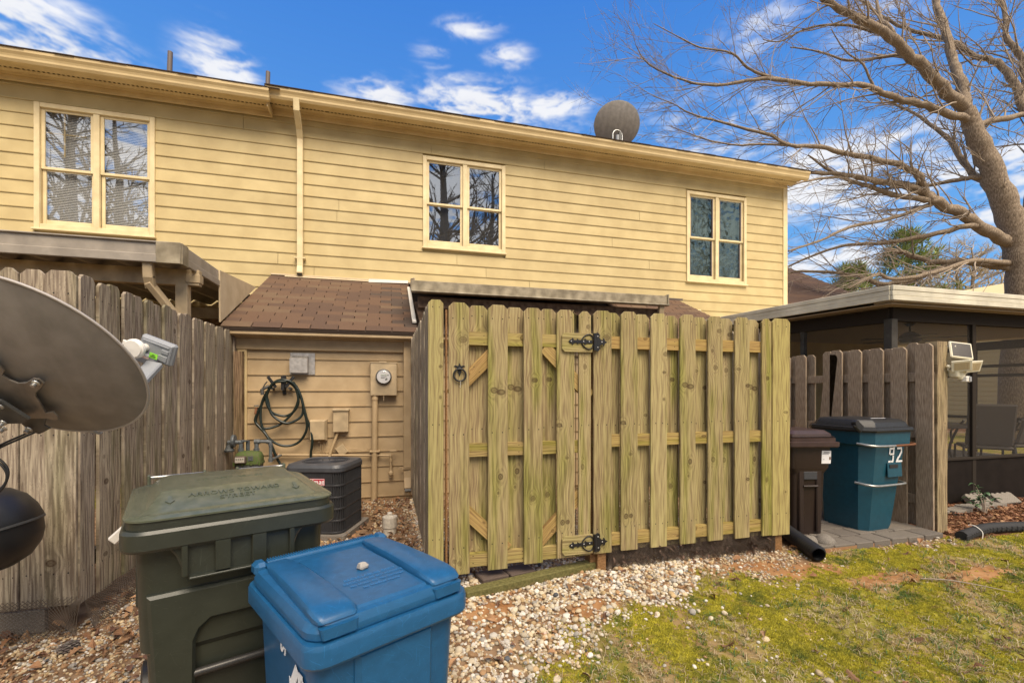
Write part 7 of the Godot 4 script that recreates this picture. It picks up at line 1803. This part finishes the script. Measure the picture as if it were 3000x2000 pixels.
# ------------------------------------------------------------------ trees
func branchlets(b: MB, r: RandomNumberGenerator, p: Vector3, dir: Vector3, len_: float, rad: float, level: int, droop: float, kids := 5) -> void:
	var n := 5 if level > 0 else 3
	var pts := [p]; var rs := [rad]
	var d := dir
	for i in n:
		d = (d + Vector3(r.randf_range(-1, 1), r.randf_range(-1, 1) + droop, r.randf_range(-1, 1)) * 0.17).normalized()
		pts.append(pts[i] + d * len_ / n); rs.append(rad * (1.0 - 0.8 * (i + 1) / n))
	b.tube(pts, rs, 4 if level > 1 else 3, false)
	if level <= 0: return
	for k in kids:
		var t := r.randf_range(0.2, 1.0); var i := mini(int(t * n), n - 1)
		var at: Vector3 = pts[i].lerp(pts[i + 1], t * n - i)
		var td: Vector3 = (pts[i + 1] - pts[i]).normalized()
		var ax := Vector3(r.randf_range(-1, 1), r.randf_range(-1, 1), r.randf_range(-1, 1)).cross(td).normalized()
		branchlets(b, r, at, td.rotated(ax, r.randf_range(0.35, 0.95)), len_ * r.randf_range(0.35, 0.62), maxf(rad * 0.52, 0.0036), level - 1, droop, kids - 1)

func make_big_tree() -> void:
	var r := RandomNumberGenerator.new(); r.seed = 5150
	var t := thing("oak_tree", "large bare spreading tree behind the porch, warm brown bark", "tree", Vector3(16.2, 0, -8.0))
	var o := -t.position
	var first := true
	var tw := MB.new(); tw.xf = Transform3D(Basis(), o)
	for li in LIMBS.size():
		var pts := []; var rs := []
		for q in LIMBS[li]: pts.append(Vector3(q[0], q[1], q[2])); rs.append(q[3] * (0.82 if li == 0 else 0.78))
		if first: pts.push_front(Vector3(16.25, -0.3, -8.0)); rs.push_front(0.68)
		else:
			# root the limb on the axis of the limb that bears it
			var best := 0.75; var bp := Vector3.ZERO
			for lj in li:
				for k in LIMBS[lj].size() - 1:
					var u0 := Vector3(LIMBS[lj][k][0], LIMBS[lj][k][1], LIMBS[lj][k][2]); var u1 := Vector3(LIMBS[lj][k + 1][0], LIMBS[lj][k + 1][1], LIMBS[lj][k + 1][2])
					var cp := u0.lerp(u1, 0.35)
					var dd: float = cp.distance_to(pts[0])
					if dd < best and dd > 0.05 and (cp - pts[0]).dot(pts[1] - pts[0]) < 0: best = dd; bp = cp
			if best < 0.75: pts.push_front(bp); rs.push_front(rs[0] * 1.1)
		var sp := smooth_path(pts, 4); var sr := []
		for i in sp.size():
			var u := float(i) / (sp.size() - 1) * (rs.size() - 1); var k := mini(int(u), rs.size() - 2)
			sr.append(lerpf(rs[k], rs[k + 1], u - k) * (1.0 + 0.07 * sin(i * 2.3 + li)))
			if i > 0 and i < sp.size() - 1: sp[i] += Vector3(r.randf_range(-1, 1), r.randf_range(-1, 1), r.randf_range(-1, 1)) * minf(0.03, sr[i] * 0.3)
		var b := MB.new(); b.xf = Transform3D(Basis(), o); b.tube(sp, sr, 14 if first else 9, true)
		put("trunk" if first else "branch", b, M.bark, t)
		# side shoots
		var total := 0.0
		for i in sp.size() - 1: total += sp[i].distance_to(sp[i + 1])
		var cnt := int(total * (1.0 if first else 3.6))
		for k in cnt:
			var u := r.randf_range(0.12 if not first else 0.5, 1.0) * (sp.size() - 1); var i := mini(int(u), sp.size() - 2)
			var at: Vector3 = sp[i].lerp(sp[i + 1], u - i); var td: Vector3 = (sp[i + 1] - sp[i]).normalized()
			var ax := Vector3(r.randf_range(-1, 1), r.randf_range(-1, 1), r.randf_range(-1, 1)).cross(td).normalized()
			var dd := td.rotated(ax, r.randf_range(0.3, 1.05))
			var far_out := u / sp.size()
			branchlets(tw, r, at, (dd + Vector3(-0.25, 0.05, 0)).normalized(), r.randf_range(0.7, 2.1) * (1.0 if not first else 0.6), clampf(sr[i] * 0.33, 0.007, 0.026), 2, 0.05, 4)
		first = false
	put("twigs", tw, M.twig, t).set_meta("kind", "stuff")

func bare_tree(called: String, label: String, at: Vector3, seed_: int, hgt: float, lean: float, m: Material, group: String, detail := 2, spread := 1.0, thick := 1.0, more := 2.6) -> void:
	var r := RandomNumberGenerator.new(); r.seed = seed_
	var t := thing(called, label, "tree", at, 0, group)
	var pts := []; var rs := []
	var base := hgt * 0.028
	for i in 9:
		pts.append(Vector3(lean * hgt * i / 8.0 + r.randf_range(-0.1, 0.1) * (1 if i else 0), -0.4 + hgt * i / 8.0, r.randf_range(-0.12, 0.12))); rs.append(base * (1.0 - 0.9 * i / 8.0))
	put("trunk", tubem(pts, rs, 10), M.bark_silhouette if m == M.twig_silhouette else M.bark, t)
	var tw := MB.new()
	for k in int(hgt * more):
		var u := r.randf_range(0.28, 1.0) * 8; var i := mini(int(u), 7)
		var p: Vector3 = pts[i].lerp(pts[i + 1], u - i); var an := r.randf() * TAU
		branchlets(tw, r, p, Vector3(cos(an) * spread, r.randf_range(0.35, 1.0), sin(an) * spread).normalized(), hgt * r.randf_range(0.18, 0.36) * (1.15 - u / 10.0), maxf(base * 0.38 * (1.0 - u / 9.5), 0.015) * thick, detail, 0.12, 5)
	put("crown", tw, m, t).set_meta("kind", "stuff")

func pine_tree(label: String, at: Vector3, hgt: float, seed_: int) -> void:
	var r := RandomNumberGenerator.new(); r.seed = seed_
	var t := thing("pine_tree", label, "tree", at, 0, "pines beyond the porch roof")
	put("trunk", tubem([Vector3(0, -0.4, 0), Vector3(0.1, hgt * 0.5, 0), Vector3(0, hgt, 0)], [hgt * 0.022, hgt * 0.016, 0.03], 8), M.bark, t)
	var c := MB.new()
	for k in 230:
		var u := r.randf_range(0.40, 1.0); var an := r.randf() * TAU
		var rad := hgt * 0.40 * (1.05 - u) * 1.4 * sqrt(r.randf()) + 0.25
		var p := Vector3(cos(an) * rad, hgt * u + r.randf_range(-0.4, 0.4), sin(an) * rad)
		var cs := r.randf_range(0.45, 0.95)
		c.col = Color(1, 1, 1) * r.randf_range(0.55, 1.25)
		for j in 42:
			var d := Vector3(r.randf_range(-1, 1), r.randf_range(-0.55, 1), r.randf_range(-1, 1)).normalized()
			var q := p + d * cs * r.randf_range(0.15, 0.75) * Vector3(1.2, 0.6, 1.2); var e := q + (d + Vector3(0, 0.4, 0)) * 0.38; var s := d.cross(Vector3(r.randf(), 1, r.randf())).normalized() * 0.05
			c.tri(q - s, q + s, e)
	put("crown", c, M.pine, t)

func make_trees() -> void:
	make_big_tree()
	pine_tree("green pine rising over the porch roof, left of the big trunk", Vector3(39.5, 0, -26.5), 13.6, 11)
	pine_tree("lower green pine over the porch roof corner, further left", Vector3(34.4, 0, -27.0), 10.6, 12)
	pine_tree("small dark pine low behind the porch roof edge", Vector3(30.3, 0, -27.5), 8.0, 13)
	var k := 0
	for q in [[42.5, -24.0, 12.5], [46.0, -27.0, 13.5], [38.0, -24.5, 10.0], [50.0, -25.0, 13.0], [34.5, -24.0, 8.2]]:
		bare_tree("bare_woodland_tree", ["pale bare woodland tree just left of the big trunk", "pale bare woodland tree behind the big trunk", "pale bare woodland tree between the two pines", "pale bare woodland tree at the right picture edge", "short pale bare tree behind the porch roof corner"][k], Vector3(q[0], 0, q[1]), 600 + k, q[2], 0.0, M.twig_pale, "bare woods beyond the porch", 3, 1.2, 1.5, 4.5)
		k += 1
	# trees across the yard behind the viewer; the upstairs windows mirror them
	bare_tree("yard_tree", "tall bare tree behind the viewer, mirrored in the left window", Vector3(-13.0, 0, 7.5), 701, 16.0, 0.02, M.twig_silhouette, "trees behind the viewer", 2)
	bare_tree("yard_tree", "second bare tree mirrored in the left window's other sash", Vector3(-11.6, 0, 9.0), 702, 15.0, -0.03, M.twig_silhouette, "trees behind the viewer", 2)
	bare_tree("yard_tree", "tall straight bare tree mirrored in the middle window", Vector3(2.7, 0, 8.0), 703, 17.0, 0.0, M.twig_silhouette, "trees behind the viewer", 2)
	bare_tree("yard_tree", "slim bare tree mirrored in the middle window's right sash", Vector3(5.15, 0, 9.5), 704, 14.0, 0.04, M.twig_silhouette, "trees behind the viewer", 2)
	bare_tree("yard_tree", "bare tree behind the viewer, mirrored in the right window", Vector3(18.8, 0, 8.5), 705, 15.0, 0.0, M.twig_silhouette, "trees behind the viewer", 2)

# ------------------------------------------------------------------ sky
func make_sky() -> PanoramaSkyMaterial:
	var W := 4096; var H := 2048
	var data := PackedByteArray(); data.resize(W * H * 3); data.fill(120)
	var nz := FastNoiseLite.new(); nz.seed = 9; nz.frequency = 4.2; nz.fractal_octaves = 5; nz.fractal_gain = 0.52
	var wisp := FastNoiseLite.new(); wisp.seed = 19; wisp.frequency = 17.0; wisp.fractal_octaves = 5; wisp.fractal_gain = 0.6
	# bank: azimuth from -z towards +x in degrees, elevation, half widths, strength
	var banks := [[-30.6, 27.6, 5.2, 3.51, 1.25], [-34.0, 28.6, 5.2, 4.05, 1.17], [-26.5, 28.2, 3.9, 2.03, 0.78], [-17.5, 30.6, 3.64, 3.24, 1.05], [-17.0, 33.2, 1.56, 2.03, 0.55], [10.0, 38.4, 4.68, 1.35, 0.62], [5.6, 35.9, 2.86, 1.35, 0.62], [14.6, 36.2, 3.38, 1.35, 0.66], [10.5, 31.6, 7.8, 2.7, 1.33], [-0.5, 31.7, 5.2, 1.76, 0.98], [20.0, 31.9, 5.2, 1.62, 0.9], [13.8, 30.2, 10.4, 2.16, 0.78], [35.4, 27.5, 6.5, 3.78, 0.74], [41.8, 27.0, 7.15, 3.51, 0.66], [50.5, 20.8, 9.1, 3.51, 1.21], [59.6, 18.0, 9.1, 3.51, 1.09], [49.9, 13.1, 9.1, 3.24, 0.78], [54.0, 17.0, 6.5, 2.97, 0.7], [44.0, 34.4, 5.85, 2.43, 0.55], [53.5, 32.1, 6.5, 3.24, 0.51], [62.8, 15.0, 6.5, 3.24, 0.86], [50.0, 10.0, 10.4, 2.43, 0.62]]
	for y in 1060:
		var el := PI / 2 - PI * (y + 0.5) / H
		var ce := cos(el); var se := sin(el); var eld := rad_to_deg(el)
		var up := clampf(se, 0.0, 1.0)
		# deep blue above, paler low down
		var k := pow(clampf(1.0 - up, 0, 1), 1.5)
		var br := lerpf(0.012, 0.22, k); var bg := lerpf(0.135, 0.55, k); var bb := lerpf(0.60, 0.95, k)
		for x in W:
			var az := wrapf((x + 0.5) / W * TAU, -PI, PI)
			var azd := rad_to_deg(az)
			if (azd < -64.0 or azd > 94.0) and (x % 4 or y % 4):   # the cloudy side is soft: one sample serves four pixels
				var so := ((y - y % 4) * W + x - x % 4) * 3; var to := (y * W + x) * 3
				data[to] = data[so]; data[to + 1] = data[so + 1]; data[to + 2] = data[so + 2]
				continue
			var dx := sin(az) * ce; var dz := -cos(az) * ce
			var n: float = nz.get_noise_3d(dx, se * 3.4, dz)
			var dn := 0.0
			if azd > -62 and azd < 92:
				for q in banks:
					var ax: float = (azd - q[0]) / q[2]
					if ax > -2.4 and ax < 2.4:
						var ay: float = (eld - q[1]) / q[3]
						if ay > -2.4 and ay < 2.4: dn = maxf(dn, q[4] * exp(-ax * ax - ay * ay))
				var side := 1.0 - smoothstep(-62, -46, azd) + smoothstep(76, 92, azd)
				dn = maxf(dn, side * 1.5)
			else: dn = 1.5
			var cl := 0.0
			if dn > 0.03:
				var n2: float = wisp.get_noise_3d(dx + n * 0.1, se * 3.0, dz)
				cl = smoothstep(0.10, 1.05, dn * (0.70 + n * 1.25 + n2 * 1.1)) * 0.93
			var w := 0.86 + 0.10 * n
			var c := Color(lerpf(br, w, cl), lerpf(bg, w, cl), lerpf(bb, w * 1.02, cl)).linear_to_srgb()
			var o := (y * W + x) * 3
			data[o] = int(clampf(c.r, 0, 1) * 255); data[o + 1] = int(clampf(c.g, 0, 1) * 255); data[o + 2] = int(clampf(c.b, 0, 1) * 255)
	var m := PanoramaSkyMaterial.new()
	m.panorama = ImageTexture.create_from_image(Image.create_from_data(W, H, false, Image.FORMAT_RGB8, data))
	return m
